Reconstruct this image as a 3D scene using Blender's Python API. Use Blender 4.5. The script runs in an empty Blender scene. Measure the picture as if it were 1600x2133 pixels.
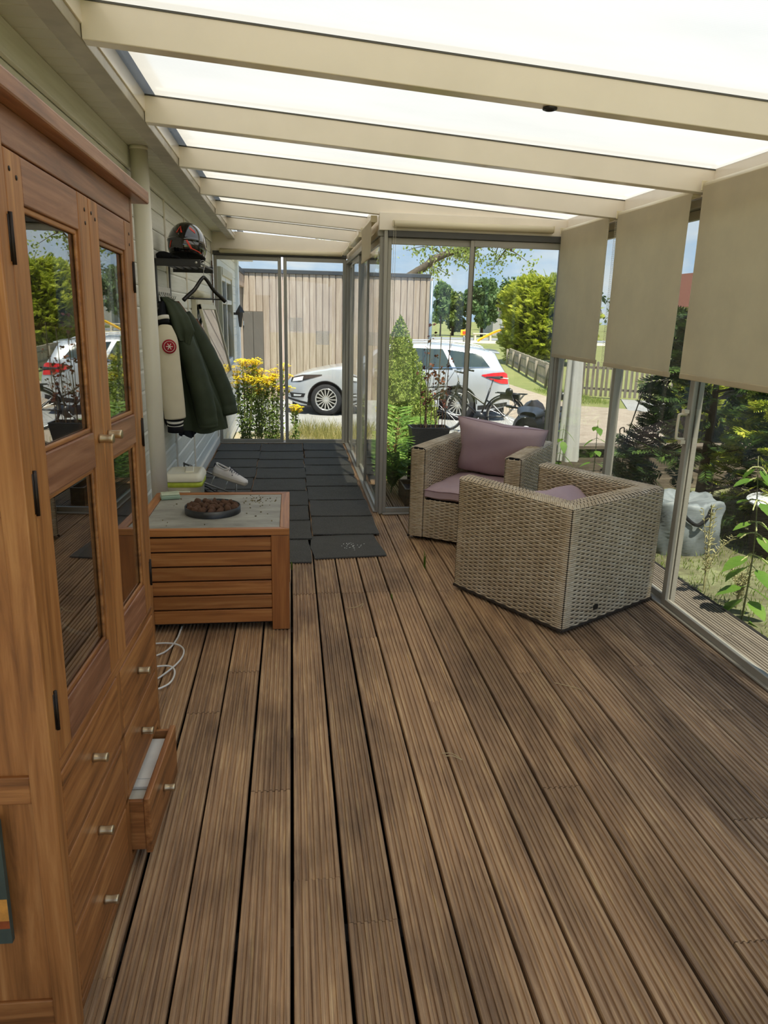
import bpy, bmesh, math, random
import numpy as np
from mathutils import Vector, Matrix, Euler

scene = bpy.context.scene
COL = scene.collection
RND = random.Random(11)
NR = np.random.default_rng(5)

# ------------------------------------------------------------------ camera, sky, sun, exposure
CAM_H = 1.64
F_PX = 1480.0
YAW, PITCH, ROLL = 0.13164, 0.27, -0.02385


def setup_camera():
    fwd = Vector((math.sin(YAW) * math.cos(PITCH), math.cos(YAW) * math.cos(PITCH), -math.sin(PITCH)))
    right = Vector((math.cos(YAW), -math.sin(YAW), 0))
    down = fwd.cross(right)
    r = math.cos(ROLL) * right + math.sin(ROLL) * down
    d = -math.sin(ROLL) * right + math.cos(ROLL) * down
    m = Matrix((r, -d, -fwd)).transposed().to_4x4()
    m.translation = Vector((0, 0, CAM_H))
    cd = bpy.data.cameras.new('camera')
    cd.sensor_fit = 'HORIZONTAL'
    cd.sensor_width = 27.0
    cd.lens = 27.0 * F_PX / 1600.0
    cd.clip_start = 0.05
    cd.clip_end = 2000
    co = bpy.data.objects.new('camera', cd)
    co.matrix_world = m
    COL.objects.link(co)
    scene.camera = co


setup_camera()

SUN_DIR = Vector((0.10, -0.38, 0.92)).normalized()      # towards the sun


def setup_light():
    w = bpy.data.worlds.new('world')
    scene.world = w
    w.use_nodes = True
    nt = w.node_tree
    nt.nodes.clear()
    out = nt.nodes.new('ShaderNodeOutputWorld')
    bg = nt.nodes.new('ShaderNodeBackground')
    tc = nt.nodes.new('ShaderNodeTexCoord')
    sep = nt.nodes.new('ShaderNodeSeparateXYZ')
    nt.links.new(tc.outputs['Generated'], sep.inputs[0])
    grad = nt.nodes.new('ShaderNodeValToRGB')
    e = grad.color_ramp.elements
    e[0].position = 0.0
    e[0].color = (0.50, 0.71, 0.98, 1)
    e[1].position = 0.6
    e[1].color = (0.20, 0.42, 0.88, 1)
    x = e.new(0.2)
    x.color = (0.34, 0.58, 0.97, 1)
    nt.links.new(sep.outputs['Z'], grad.inputs[0])
    # soft flat clouds: noise on a squashed direction
    mp = nt.nodes.new('ShaderNodeMapping')
    mp.inputs['Scale'].default_value = (2.2, 2.2, 9.0)
    nt.links.new(tc.outputs['Generated'], mp.inputs[0])
    nz = nt.nodes.new('ShaderNodeTexNoise')
    nz.inputs['Scale'].default_value = 1.7
    nz.inputs['Detail'].default_value = 7
    nz.inputs['Roughness'].default_value = 0.58
    nz.inputs['Distortion'].default_value = 0.4
    nt.links.new(mp.outputs[0], nz.inputs['Vector'])
    cr = nt.nodes.new('ShaderNodeValToRGB')
    cr.color_ramp.elements[0].position = 0.44
    cr.color_ramp.elements[0].color = (0, 0, 0, 1)
    cr.color_ramp.elements[1].position = 0.68
    cr.color_ramp.elements[1].color = (0.8, 0.8, 0.8, 1)
    nt.links.new(nz.outputs[0], cr.inputs[0])
    mix = nt.nodes.new('ShaderNodeMixRGB')
    mix.inputs[2].default_value = (1.0, 1.02, 1.05, 1)
    nt.links.new(cr.outputs[0], mix.inputs[0])
    nt.links.new(grad.outputs[0], mix.inputs[1])
    nt.links.new(mix.outputs[0], bg.inputs['Color'])
    bg.inputs['Strength'].default_value = 0.52
    nt.links.new(bg.outputs[0], out.inputs['Surface'])
    sd = bpy.data.lights.new('sun', 'SUN')
    sd.energy = 4.2
    sd.angle = math.radians(0.7)
    sd.color = (1.0, 0.95, 0.86)
    so = bpy.data.objects.new('sun', sd)
    so.rotation_euler = (-SUN_DIR).to_track_quat('-Z', 'Y').to_euler()
    so.location = (0, 0, 30)
    COL.objects.link(so)


setup_light()
scene.view_settings.view_transform = 'Standard'
scene.view_settings.look = 'None'
scene.view_settings.gamma = 1.0
scene.view_settings.use_curve_mapping = False
scene.view_settings.exposure = 1.72
scene.cycles.max_bounces = 10
scene.cycles.transparent_max_bounces = 18
scene.cycles.diffuse_bounces = 5
scene.cycles.adaptive_threshold = 0.02
scene.cycles.glossy_bounces = 4
scene.cycles.transmission_bounces = 8
scene.cycles.caustics_reflective = False
scene.cycles.caustics_refractive = False
scene.cycles.sample_clamp_indirect = 6.0


# ------------------------------------------------------------------ helpers
def srgb(h):
    if isinstance(h, tuple):
        c = [v / 255.0 for v in h]
    else:
        h = h.lstrip('#')
        c = [int(h[i:i + 2], 16) / 255.0 for i in (0, 2, 4)]
    return tuple(v / 12.92 if v <= 0.04045 else ((v + 0.055) / 1.055) ** 2.4 for v in c) + (1,)


def tag(o, label=None, cat=None, group=None, kind=None):
    if label:
        o['label'] = label
    if cat:
        o['category'] = cat
    if group:
        o['group'] = group
    if kind:
        o['kind'] = kind
    return o


def empty(name, loc=(0, 0, 0), rz=0.0, parent=None):
    o = bpy.data.objects.new(name, None)
    o.empty_display_size = 0.1
    o.location = loc
    o.rotation_euler = (0, 0, rz)
    COL.objects.link(o)
    o.parent = parent
    return o


def thing(name, label, cat, loc=(0, 0, 0), rz=0.0, group=None):
    return tag(empty(name, loc, rz), label, cat, group)


def struct(name, loc=(0, 0, 0)):
    return tag(empty(name, loc), kind='structure')


def wpos(p):
    v = Vector((0, 0, 0))
    while p is not None:
        v = v + Vector(p.location)
        p = p.parent
    return v


def link_mesh(name, me, mat, parent, smooth, bevel=0.0, world=False, seg=2):
    o = bpy.data.objects.new(name, me)
    if mat is not None and not me.materials:
        for m_ in (mat if isinstance(mat, (list, tuple)) else [mat]):
            me.materials.append(m_)
    COL.objects.link(o)
    o.parent = parent
    if smooth:
        me.polygons.foreach_set('use_smooth', [True] * len(me.polygons))
    if bevel:
        b = o.modifiers.new('edge', 'BEVEL')
        b.width = bevel
        b.segments = seg
        b.limit_method = 'ANGLE'
        b.angle_limit = math.radians(40)
    return o


class MB:
    """collects simple solids into one mesh"""

    def __init__(s):
        s.v = []
        s.f = []
        s.mi = []
        s.cur = 0

    def add(s, vs, fs):
        n = len(s.v)
        s.v.extend([tuple(p) for p in vs])
        for f in fs:
            s.f.append(tuple(i + n for i in f))
            s.mi.append(s.cur)
        return s

    def box(s, x0, x1, y0, y1, z0, z1, M=None):
        vs = [Vector((x, y, z)) for z in (z0, z1) for y in (y0, y1) for x in (x0, x1)]
        if M is not None:
            vs = [M @ p for p in vs]
        return s.add(vs, [(0, 2, 3, 1), (4, 5, 7, 6), (0, 1, 5, 4), (2, 6, 7, 3), (0, 4, 6, 2), (1, 3, 7, 5)])

    def cbox(s, c, d, rot=(0, 0, 0)):
        M = Matrix.Translation(c) @ Euler(rot).to_matrix().to_4x4()
        return s.box(-d[0] / 2, d[0] / 2, -d[1] / 2, d[1] / 2, -d[2] / 2, d[2] / 2, M)

    def bar(s, p, q, w, h, up=(0, 0, 1)):
        p, q, up = Vector(p), Vector(q), Vector(up)
        d = (q - p)
        L = d.length
        d.normalize()
        side = d.cross(up)
        if side.length < 1e-5:
            side = d.cross(Vector((1, 0, 0)))
        side.normalize()
        u = side.cross(d)
        M = Matrix((side, d, u)).transposed().to_4x4()
        M.translation = p
        return s.box(-w / 2, w / 2, 0, L, -h / 2, h / 2, M)

    def tube(s, pts, r, n=8, cap=True, closed=False):
        pts = [Vector(p) for p in pts]
        k = len(pts)
        rs = list(r) if isinstance(r, (list, tuple)) else [r] * k
        prev = None
        base = len(s.v)
        for i, p in enumerate(pts):
            if closed:
                t = pts[(i + 1) % k] - pts[i - 1]
            else:
                t = pts[min(i + 1, k - 1)] - pts[max(i - 1, 0)]
            if t.length < 1e-9:
                t = Vector((0, 0, 1))
            t.normalize()
            if prev is None:
                a = Vector((0, 0, 1)) if abs(t.z) < 0.9 else Vector((1, 0, 0))
                nrm = t.cross(a).normalized()
            else:
                nrm = prev - t * prev.dot(t)
                if nrm.length < 1e-6:
                    nrm = t.cross(Vector((0.3, 0.5, 0.8)))
                nrm.normalize()
            prev = nrm
            b = t.cross(nrm)
            for j in range(n):
                a = 2 * math.pi * j / n
                s.v.append(tuple(p + (nrm * math.cos(a) + b * math.sin(a)) * rs[i]))
        m = k if closed else k - 1
        for i in range(m):
            i2 = (i + 1) % k
            for j in range(n):
                j2 = (j + 1) % n
                s.f.append((base + i * n + j, base + i * n + j2, base + i2 * n + j2, base + i2 * n + j))
                s.mi.append(s.cur)
        if cap and not closed:
            s.f.append(tuple(base + j for j in range(n))[::-1])
            s.mi.append(s.cur)
            s.f.append(tuple(base + (k - 1) * n + j for j in range(n)))
            s.mi.append(s.cur)
        return s

    def lathe(s, prof, n=24, M=None, closed=False):
        base = len(s.v)
        M = M or Matrix.Identity(4)
        for (r, z) in prof:
            for j in range(n):
                a = 2 * math.pi * j / n
                s.v.append(tuple(M @ Vector((r * math.cos(a), r * math.sin(a), z))))
        k = len(prof)
        for i in range(k if closed else k - 1):
            i2 = (i + 1) % k
            for j in range(n):
                j2 = (j + 1) % n
                s.f.append((base + i * n + j, base + i * n + j2, base + i2 * n + j2, base + i2 * n + j))
                s.mi.append(s.cur)
        return s

    def prism(s, poly, d0, d1, M=None):
        """polygon in (x,y) of M's frame, extruded z d0..d1"""
        M = M or Matrix.Identity(4)
        n = len(poly)
        vs = [M @ Vector((x, y, d0)) for x, y in poly] + [M @ Vector((x, y, d1)) for x, y in poly]
        fs = [tuple(range(n))[::-1], tuple(range(n, 2 * n))]
        fs += [(i, (i + 1) % n, n + (i + 1) % n, n + i) for i in range(n)]
        return s.add(vs, fs)

    def grid(s, P):
        """P[i][j] points -> quads"""
        n, m = len(P), len(P[0])
        base = len(s.v)
        for row in P:
            s.v.extend([tuple(p) for p in row])
        for i in range(n - 1):
            for j in range(m - 1):
                s.f.append((base + i * m + j, base + i * m + j + 1, base + (i + 1) * m + j + 1, base + (i + 1) * m + j))
                s.mi.append(s.cur)
        return s

    def mesh(s, name, off=None):
        me = bpy.data.meshes.new(name)
        vs = s.v
        if off is not None:
            vs = [(a - off[0], b - off[1], c - off[2]) for a, b, c in vs]
        me.from_pydata(vs, [], s.f)
        if any(s.mi):
            me.polygons.foreach_set('material_index', s.mi)
        me.validate()
        me.update()
        return me

    def build(s, name, mat, parent=None, smooth=False, bevel=0.0, world=True, seg=2):
        """world=True: the points are world points; the parent is an unrotated empty"""
        off = wpos(parent) if (world and parent is not None) else None
        return link_mesh(name, s.mesh(name, off), mat, parent, smooth, bevel, seg=seg)


def np_mesh(name, V, F, mat, parent=None, smooth=False, off=None):
    V = np.asarray(V, dtype=np.float32).reshape(-1, 3)
    if off is not None:
        V = V - np.array(off, dtype=np.float32)
    F = np.asarray(F, dtype=np.int32)
    k = F.shape[1]
    me = bpy.data.meshes.new(name)
    me.vertices.add(len(V))
    me.vertices.foreach_set('co', V.ravel())
    me.loops.add(F.size)
    me.loops.foreach_set('vertex_index', F.ravel())
    me.polygons.add(len(F))
    me.polygons.foreach_set('loop_start', np.arange(0, F.size, k, dtype=np.int32))
    me.polygons.foreach_set('loop_total', np.full(len(F), k, dtype=np.int32))
    me.update(calc_edges=True)
    return link_mesh(name, me, mat, parent, smooth)


def copy_tree(o, parent=None):
    c = o.copy()
    COL.objects.link(c)
    c.parent = parent
    for ch in list(o.children):
        copy_tree(ch, c)
    return c


def spline(pts, n=8, closed=False):
    """Catmull-Rom through pts"""
    pts = [Vector(p) for p in pts]
    k = len(pts)
    out = []
    rng = range(k if closed else k - 1)
    for i in rng:
        p0 = pts[(i - 1) % k] if (closed or i > 0) else pts[0] * 2 - pts[1]
        p1 = pts[i]
        p2 = pts[(i + 1) % k]
        p3 = pts[(i + 2) % k] if (closed or i + 2 < k) else p2 * 2 - p1
        for j in range(n):
            t = j / n
            out.append(0.5 * ((2 * p1) + (-p0 + p2) * t + (2 * p0 - 5 * p1 + 4 * p2 - p3) * t * t + (-p0 + 3 * p1 - 3 * p2 + p3) * t ** 3))
    if not closed:
        out.append(pts[-1])
    return out


# ------------------------------------------------------------------ materials
_MATS = {}


class NT:
    def __init__(s, name):
        s.m = bpy.data.materials.new(name)
        s.m.use_nodes = True
        s.t = s.m.node_tree
        s.t.nodes.clear()
        s.out = s.t.nodes.new('ShaderNodeOutputMaterial')

    def n(s, kind, **kw):
        nd = s.t.nodes.new('ShaderNode' + kind)
        for k, v in kw.items():
            key = k.replace('_', ' ')
            if key in nd.inputs:
                nd.inputs[key].default_value = v
            else:
                setattr(nd, k, v)
        return nd

    def l(s, a, b):
        s.t.links.new(a, b)

    def ramp(s, fac, stops):
        r = s.n('ValToRGB')
        els = r.color_ramp.elements
        while len(els) < len(stops):
            els.new(0.5)
        for e, (p, c) in zip(els, stops):
            e.position = p
            e.color = c if len(c) == 4 else tuple(c) + (1,)
        s.l(fac, r.inputs[0])
        return r.outputs[0]

    def coords(s, scale=(1, 1, 1), rand=True, world=False):
        if world:
            g = s.n('NewGeometry')
            src = g.outputs['Position']
        else:
            src = s.n('TexCoord').outputs['Object']
        if rand and not world:
            oi = s.n('ObjectInfo')
            mu = s.n('Math', operation='MULTIPLY')
            mu.inputs[1].default_value = 57.0
            s.l(oi.outputs['Random'], mu.inputs[0])
            ad = s.n('VectorMath', operation='ADD')
            s.l(src, ad.inputs[0])
            s.l(mu.outputs[0], ad.inputs[1])
            src = ad.outputs[0]
        mp = s.n('Mapping')
        mp.inputs['Scale'].default_value = scale
        s.l(src, mp.inputs[0])
        return mp.outputs[0]

    def noise(s, vec, scale, detail=4, rough=0.55, dist=0.0):
        n = s.n('TexNoise', Scale=scale, Detail=detail, Roughness=rough, Distortion=dist)
        s.l(vec, n.inputs['Vector'])
        return n.outputs[0]

    def mixc(s, fac, a, b, mode='MIX'):
        m = s.n('MixRGB', blend_type=mode)
        for sock, v in zip(m.inputs, (fac, a, b)):
            if hasattr(v, 'is_linked'):
                s.l(v, sock)
            else:
                sock.default_value = v
        return m.outputs[0]

    def bump(s, h, strength=0.3, dist=0.01):
        b = s.n('Bump', Strength=strength, Distance=dist)
        s.l(h, b.inputs['Height'])
        return b.outputs[0]

    def principled(s, col, rough=0.5, metal=0.0, bump=None, **kw):
        p = s.n('BsdfPrincipled')
        for sock, v in (('Base Color', col), ('Roughness', rough), ('Metallic', metal)):
            if hasattr(v, 'is_linked'):
                s.l(v, p.inputs[sock])
            else:
                p.inputs[sock].default_value = v
        for k, v in kw.items():
            p.inputs[k.replace('_', ' ')].default_value = v
        if bump is not None:
            s.l(bump, p.inputs['Normal'])
        return p

    def done(s, sh):
        s.l(sh.outputs[0] if hasattr(sh, 'outputs') else sh, s.out.inputs['Surface'])
        return s.m


def plain(name, col, rough=0.5, metal=0.0, var=0.12, scale=8.0, bump=0.0, bscale=60.0, **kw):
    if name in _MATS:
        return _MATS[name]
    t = NT(name)
    c = srgb(col)
    v = t.coords()
    n = t.noise(v, scale, 5)
    lo = tuple(x * (1 - var) for x in c[:3]) + (1,)
    hi = tuple(min(1, x * (1 + var)) for x in c[:3]) + (1,)
    cc = t.ramp(n, [(0.3, lo), (0.7, hi)])
    b = None
    if bump:
        b = t.bump(t.noise(v, bscale, 3), bump, 0.004)
    _MATS[name] = t.done(t.principled(cc, rough, metal, b, **kw))
    return _MATS[name]


def wood(name, dark, mid, light, axis=2, along=1.0, across=16.0, rough=0.45, bump=0.15, objvar=0.25):
    if name in _MATS:
        return _MATS[name]
    t = NT(name)
    sc = [across] * 3
    sc[axis] = along
    v = t.coords(tuple(sc))
    n1 = t.noise(v, 1.6, 8, 0.62, 0.9)
    sc2 = [across * 5] * 3
    sc2[axis] = along * 1.5
    v2 = t.coords(tuple(sc2))
    n2 = t.noise(v2, 1.0, 4, 0.6)
    mix = t.mixc(0.35, n1, n2)
    c = t.ramp(mix, [(0.34, srgb(dark)), (0.5, srgb(mid)), (0.66, srgb(light))])
    oi = t.n('ObjectInfo')
    mr = t.n('MapRange')
    mr.inputs['To Min'].default_value = 1 - objvar
    mr.inputs['To Max'].default_value = 1 + objvar * 0.4
    t.l(oi.outputs['Random'], mr.inputs['Value'])
    hsv = t.n('HueSaturation')
    t.l(mr.outputs[0], hsv.inputs['Value'])
    t.l(c, hsv.inputs['Color'])
    b = t.bump(n2, bump, 0.003)
    _MATS[name] = t.done(t.principled(hsv.outputs[0], rough, 0, b))
    return _MATS[name]


def glassy(name, tint, base=0.04, rough=0.0, dirt=0.0, power=4.5):
    """thin pane: transparent body with a facing-dependent mirror film"""
    if name in _MATS:
        return _MATS[name]
    t = NT(name)
    lw = t.n('LayerWeight', Blend=0.5)
    pw = t.n('Math', operation='POWER')
    t.l(lw.outputs['Facing'], pw.inputs[0])
    pw.inputs[1].default_value = power
    mr = t.n('MapRange')
    mr.inputs['To Min'].default_value = base
    mr.inputs['To Max'].default_value = 0.9
    t.l(pw.outputs[0], mr.inputs['Value'])
    tr = t.n('BsdfTransparent', Color=srgb(tint))
    gl = t.n('BsdfGlossy', Roughness=rough, Color=(1, 1, 1, 1))
    mx = t.n('MixShader')
    t.l(mr.outputs[0], mx.inputs[0])
    t.l(tr.outputs[0], mx.inputs[1])
    t.l(gl.outputs[0], mx.inputs[2])
    res = mx.outputs[0]
    if dirt:
        df = t.n('BsdfDiffuse', Color=srgb('#c9c6bb'))
        v = t.coords((2.5, 2.5, 0.9), world=True)
        n = t.noise(v, 2.2, 7, 0.65)
        f = t.ramp(n, [(0.42, (0, 0, 0)), (0.8, (dirt, dirt, dirt))])
        m2 = t.n('MixShader')
        t.l(f, m2.inputs[0])
        t.l(res, m2.inputs[1])
        t.l(df.outputs[0], m2.inputs[2])
        res = m2.outputs[0]
    _MATS[name] = t.done(res)
    return _MATS[name]


def leafmat(name, dark, mid, light, trans=0.35, rough=0.55):
    if name in _MATS:
        return _MATS[name]
    t = NT(name)
    g = t.n('NewGeometry')
    v = t.coords(world=True)
    n = t.noise(v, 3.0, 3)
    mixf = t.mixc(0.45, g.outputs['Random Per Island'], n)
    c = t.ramp(mixf, [(0.15, srgb(dark)), (0.5, srgb(mid)), (0.85, srgb(light))])
    p = t.principled(c, rough)
    p.inputs['Specular IOR Level'].default_value = 0.3
    tl = t.n('BsdfTranslucent')
    t.l(c, tl.inputs['Color'])
    m = t.n('MixShader')
    m.inputs[0].default_value = trans
    t.l(p.outputs[0], m.inputs[1])
    t.l(tl.outputs[0], m.inputs[2])
    _MATS[name] = t.done(m)
    return _MATS[name]


def clothmat(name, col, var=0.15, transl=0.0, wscale=400.0, bump=0.2, rough=0.9):
    if name in _MATS:
        return _MATS[name]
    t = NT(name)
    c = srgb(col)
    v = t.coords()
    n = t.noise(v, 5, 6, 0.6)
    lo = tuple(x * (1 - var) for x in c[:3]) + (1,)
    hi = tuple(min(1, x * (1 + var)) for x in c[:3]) + (1,)
    cc = t.ramp(n, [(0.3, lo), (0.7, hi)])
    b = t.bump(t.noise(v, wscale, 2), bump, 0.001)
    p = t.principled(cc, rough, 0, b)
    p.inputs['Specular IOR Level'].default_value = 0.2
    if transl:
        tl = t.n('BsdfTranslucent')
        t.l(cc, tl.inputs['Color'])
        m = t.n('MixShader')
        m.inputs[0].default_value = transl
        t.l(p.outputs[0], m.inputs[1])
        t.l(tl.outputs[0], m.inputs[2])
        p = m
    _MATS[name] = t.done(p)
    return _MATS[name]
# ------------------------------------------------------------------ shared materials
CREAM = plain('cream_aluminium', '#f0e5d5', 0.2, 0, 0.05, 3)
CREAM2 = plain('cream_trim', '#ebe3d5', 0.45, 0, 0.06, 3)
GREYAL = plain('grey_beige_aluminium', '#9e998e', 0.36, 0.15, 0.06, 3)
DARKAL = plain('dark_rubber_seal', '#4c4a46', 0.6, 0, 0.1, 5)
PANE = glassy('window_glass', '#dedfdb', 0.03, 0.0, 0.05)
BLACK = plain('black_powder_coat', '#1b1a19', 0.42, 0, 0.2, 20)


def t_div(t, sock, k):
    d = t.n('Math', operation='DIVIDE')
    t.l(sock, d.inputs[0])
    d.inputs[1].default_value = k
    return d.outputs[0]


def deck_material():
    t = NT('weathered_deck_wood')
    v = t.coords((13, 0.9, 13))
    n1 = t.noise(v, 1.5, 6, 0.6, 1.4)
    v2 = t.coords((160, 2.4, 160))
    n2 = t.noise(v2, 1.0, 4, 0.6)
    vw = t.coords((1, 0.45, 1), world=True)
    n3 = t.noise(vw, 2.6, 6, 0.62)
    v4 = t.coords((9, 0.8, 9))
    wv = t.n('TexWave', Scale=2.4, Distortion=9.0, Detail=3.0)
    wv.inputs['Detail Scale'].default_value = 1.3
    t.l(v4, wv.inputs['Vector'])
    g = t.mixc(0.25, n1, n2)
    g = t.mixc(0.12, g, wv.outputs[0])
    c = t.ramp(g, [(0.27, srgb('#6a503b')), (0.43, srgb('#a07d5b')), (0.58, srgb('#ba956d')), (0.76, srgb('#e0be8a'))])
    # bleached streaks and dark wet stains
    vs = t.coords((20, 1.6, 20))
    st = t.noise(vs, 2.2, 5, 0.6)
    c = t.mixc(t.ramp(st, [(0.60, (0, 0, 0)), (0.72, (0.5, 0.5, 0.5))]), c, srgb('#dfbe84'))
    # colour goes greyer towards the glass
    gp = t.n('NewGeometry')
    sx = t.n('SeparateXYZ')
    t.l(gp.outputs['Position'], sx.inputs[0])
    nz = t.noise(t.coords((1, 0.5, 1), world=True), 1.5, 4)
    ad = t.n('Math', operation='ADD')
    t.l(sx.outputs['X'], ad.inputs[0])
    t.l(nz, ad.inputs[1])
    grey = t.ramp(t_div(t, ad.outputs[0], 3.0), [(0.52, (0, 0, 0)), (0.80, (0.62, 0.62, 0.62))])
    c = t.mixc(grey, c, t.ramp(g, [(0.3, srgb('#4a4039')), (0.55, srgb('#8f8070')), (0.72, srgb('#b5a694'))]))
    wet = t.ramp(n3, [(0.36, (0.45, 0.43, 0.42)), (0.55, (1, 1, 1))])
    c = t.mixc(0.85, c, wet, 'MULTIPLY')
    oi = t.n('ObjectInfo')
    mr = t.n('MapRange')
    mr.inputs['To Min'].default_value = 0.86
    mr.inputs['To Max'].default_value = 1.14
    t.l(oi.outputs['Random'], mr.inputs['Value'])
    hs = t.n('HueSaturation', Saturation=0.98)
    t.l(mr.outputs[0], hs.inputs['Value'])
    t.l(c, hs.inputs['Color'])
    # speckle of pale grit
    vg = t.coords((1, 1, 1), world=True)
    sp = t.noise(vg, 260, 1, 0.5)
    spf = t.ramp(sp, [(0.73, (0, 0, 0)), (0.77, (0.35, 0.35, 0.35))])
    c = t.mixc(spf, hs.outputs[0], srgb('#cbb48c'))
    b = t.bump(t.mixc(0.5, n2, n1), 0.55, 0.003)
    return t.done(t.principled(c, 0.68, 0, b))


DECK = deck_material()
DECK_OUT = wood('greyed_deck_wood', '#4f473e', '#766c60', '#968b7d', 1, 1.1, 26, 0.8, 0.4, 0.15)
FLOOR = struct('floor', (0, 0, 0))
PITCH_B, BW, GAP0 = 0.15, 0.1405, -0.016


def board_mesh(L, warp):
    nr = 7
    p = BW / nr
    g = 0.0072
    prof = []
    for i in range(nr):
        a = i * p - BW / 2
        d = 0.0062
        s0 = a + (0 if i == 0 else g / 2)
        s1 = a + p - (0 if i == nr - 1 else g / 2)
        prof += [(s0, -d), (s0 + 0.0022, -0.0006), ((s0 + s1) / 2, 0.0), (s1 - 0.0022, -0.0006), (s1, -d)]
    prof = [(-BW / 2, -0.027)] + prof + [(BW / 2, -0.027)]
    mb = MB()
    ys = (0, L / 2, L)
    mb.grid([[(x, y, z + (warp if k == 1 else 0)) for (x, z) in prof] for k, y in enumerate(ys)][::-1])
    n = len(prof)
    mb.f.append(tuple(range(n)))
    mb.f.append(tuple(range(2 * n, 3 * n))[::-1])
    mb.mi += [0, 0]
    return mb.mesh('board')


def deck():
    joints = {0: [1.777, 4.05], 1: [1.605, 4.06], -1: [2.207, 4.3], 2: [3.42, 4.05], 3: [0.95, 4.06], 4: [2.755, 4.05],
              5: [1.2, 4.06], 6: [2.129, 4.05], 7: [2.975], 8: [1.431, 4.4], 9: [3.2], 10: [1.9, 4.7], 11: [0.8, 3.0],
              12: [2.574], 13: [1.1, 3.9], 14: [2.3], 15: [3.3], 16: [2.9, 5.2], -2: [1.1, 3.1], -3: [2.75], -4: [1.5]}
    for k in range(-7, 17):
        xc = GAP0 + PITCH_B * (k + 0.5)
        y1 = 9.3 if xc < 0.72 else 7.15
        if xc > 2.25:
            y1 = 6.85
        js = sorted(joints.get(k, [2.0 + 0.7 * (k % 3)]))
        more = js[-1] + 2.4 + 0.5 * ((k * 7) % 5) / 5
        while more < y1 - 0.4:
            js.append(more)
            more += 2.7
        ys = [-1.7] + js + [y1]
        for a, b in zip(ys[:-1], ys[1:]):
            me = board_mesh(b - a - 0.003, RND.uniform(-0.001, 0.001))
            o = link_mesh('board', me, DECK_OUT if xc > 2.25 else DECK, FLOOR, False)
            o.location = (xc + RND.uniform(-0.0012, 0.0012), a + 0.0015, RND.uniform(-0.0025, 0.0005))
            o.rotation_euler = (0, RND.uniform(-0.004, 0.004), RND.uniform(-0.0006, 0.0006))
    # joists under the boards
    jm = wood('joist_wood', '#0e0b09', '#15110e', '#1c1713', 0, rough=1.0)
    for y in (-1.4, -0.4, 0.6, 1.6, 2.6, 3.6, 4.6, 5.6, 6.6):
        MB().box(-0.95, 2.5, y - 0.03, y + 0.03, -0.13, -0.0285).build('joist', jm, FLOOR)
    for y in (7.6, 8.6, 9.2):
        MB().box(-0.95, 0.68, y - 0.03, y + 0.03, -0.13, -0.0285).build('joist', jm, FLOOR)
    MB().box(2.536, 2.556, -1.7, 6.85, -0.3, -0.005).build('fascia_board', jm, FLOOR)


deck()

# ------------------------------------------------------------------ house wall on the left
WX = -0.95


def siding_mat():
    t = NT('painted_siding')
    v = t.coords((6, 1.0, 22))
    n = t.noise(v, 2.0, 6, 0.6)
    c = t.ramp(n, [(0.3, srgb('#e2e0d4')), (0.7, srgb('#f2f0e7'))])
    b = t.bump(t.noise(t.coords((30, 2.0, 90)), 1.0, 4), 0.25, 0.003)
    return t.done(t.principled(c, 0.5, 0, b))


SIDING = siding_mat()


def house_wall():
    w = struct('wall_left', (WX, 0, 0))
    MB().box(WX - 0.12, WX - 0.03, -1.7, 13.3, -0.35, 2.6).build('wall_core', SIDING, w)
    ph = 0.132
    # the window opening is left free of planks: 7.25..8.75 x 0.95..1.78
    for i in range(22):
        z0 = -0.32 + i * ph
        z1 = z0 + ph - 0.002
        prof = [(-0.03, z0), (-0.004, z0), (0.0, z0 + 0.010), (0.0, z1 - 0.016), (-0.010, z1), (-0.03, z1)]
        M = Matrix(((1, 0, 0, WX), (0, 0, 1, 0), (0, 1, 0, 0), (0, 0, 0, 1)))
        for (a, b) in ((-1.7, 5.95), (5.955, 13.3)):
            MB().prism(prof, a, b, M).build('plank', SIDING, w)
    for y in (5.95, 7.02, 9.32):
        MB().box(WX - 0.002, WX + 0.012, y - 0.014, y + 0.014, 0.0, 2.55).build('cover_strip', CREAM2, w, bevel=0.003)
    MB().box(WX - 0.002, WX + 0.02, -1.7, 9.3, -0.02, 0.09).build('base_board', CREAM2, w, bevel=0.004)
    # frieze board under the soffit
    MB().box(WX - 0.002, WX + 0.022, -1.7, 9.3, 2.44, 2.555).build('frieze_board', SIDING, w, bevel=0.004)
    # far corner of the house beyond the end glass
    wh = plain('white_corner_paint', '#e6ebee', 0.5)
    MB().box(WX - 0.15, WX + 0.05, 13.05, 13.35, -0.35, 2.5).build('corner_post', wh, w, bevel=0.004)
    MB().box(WX - 3.2, WX, 13.3, 13.42, -0.35, 3.2).build('gable_wall', wh, w)


house_wall()


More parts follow.
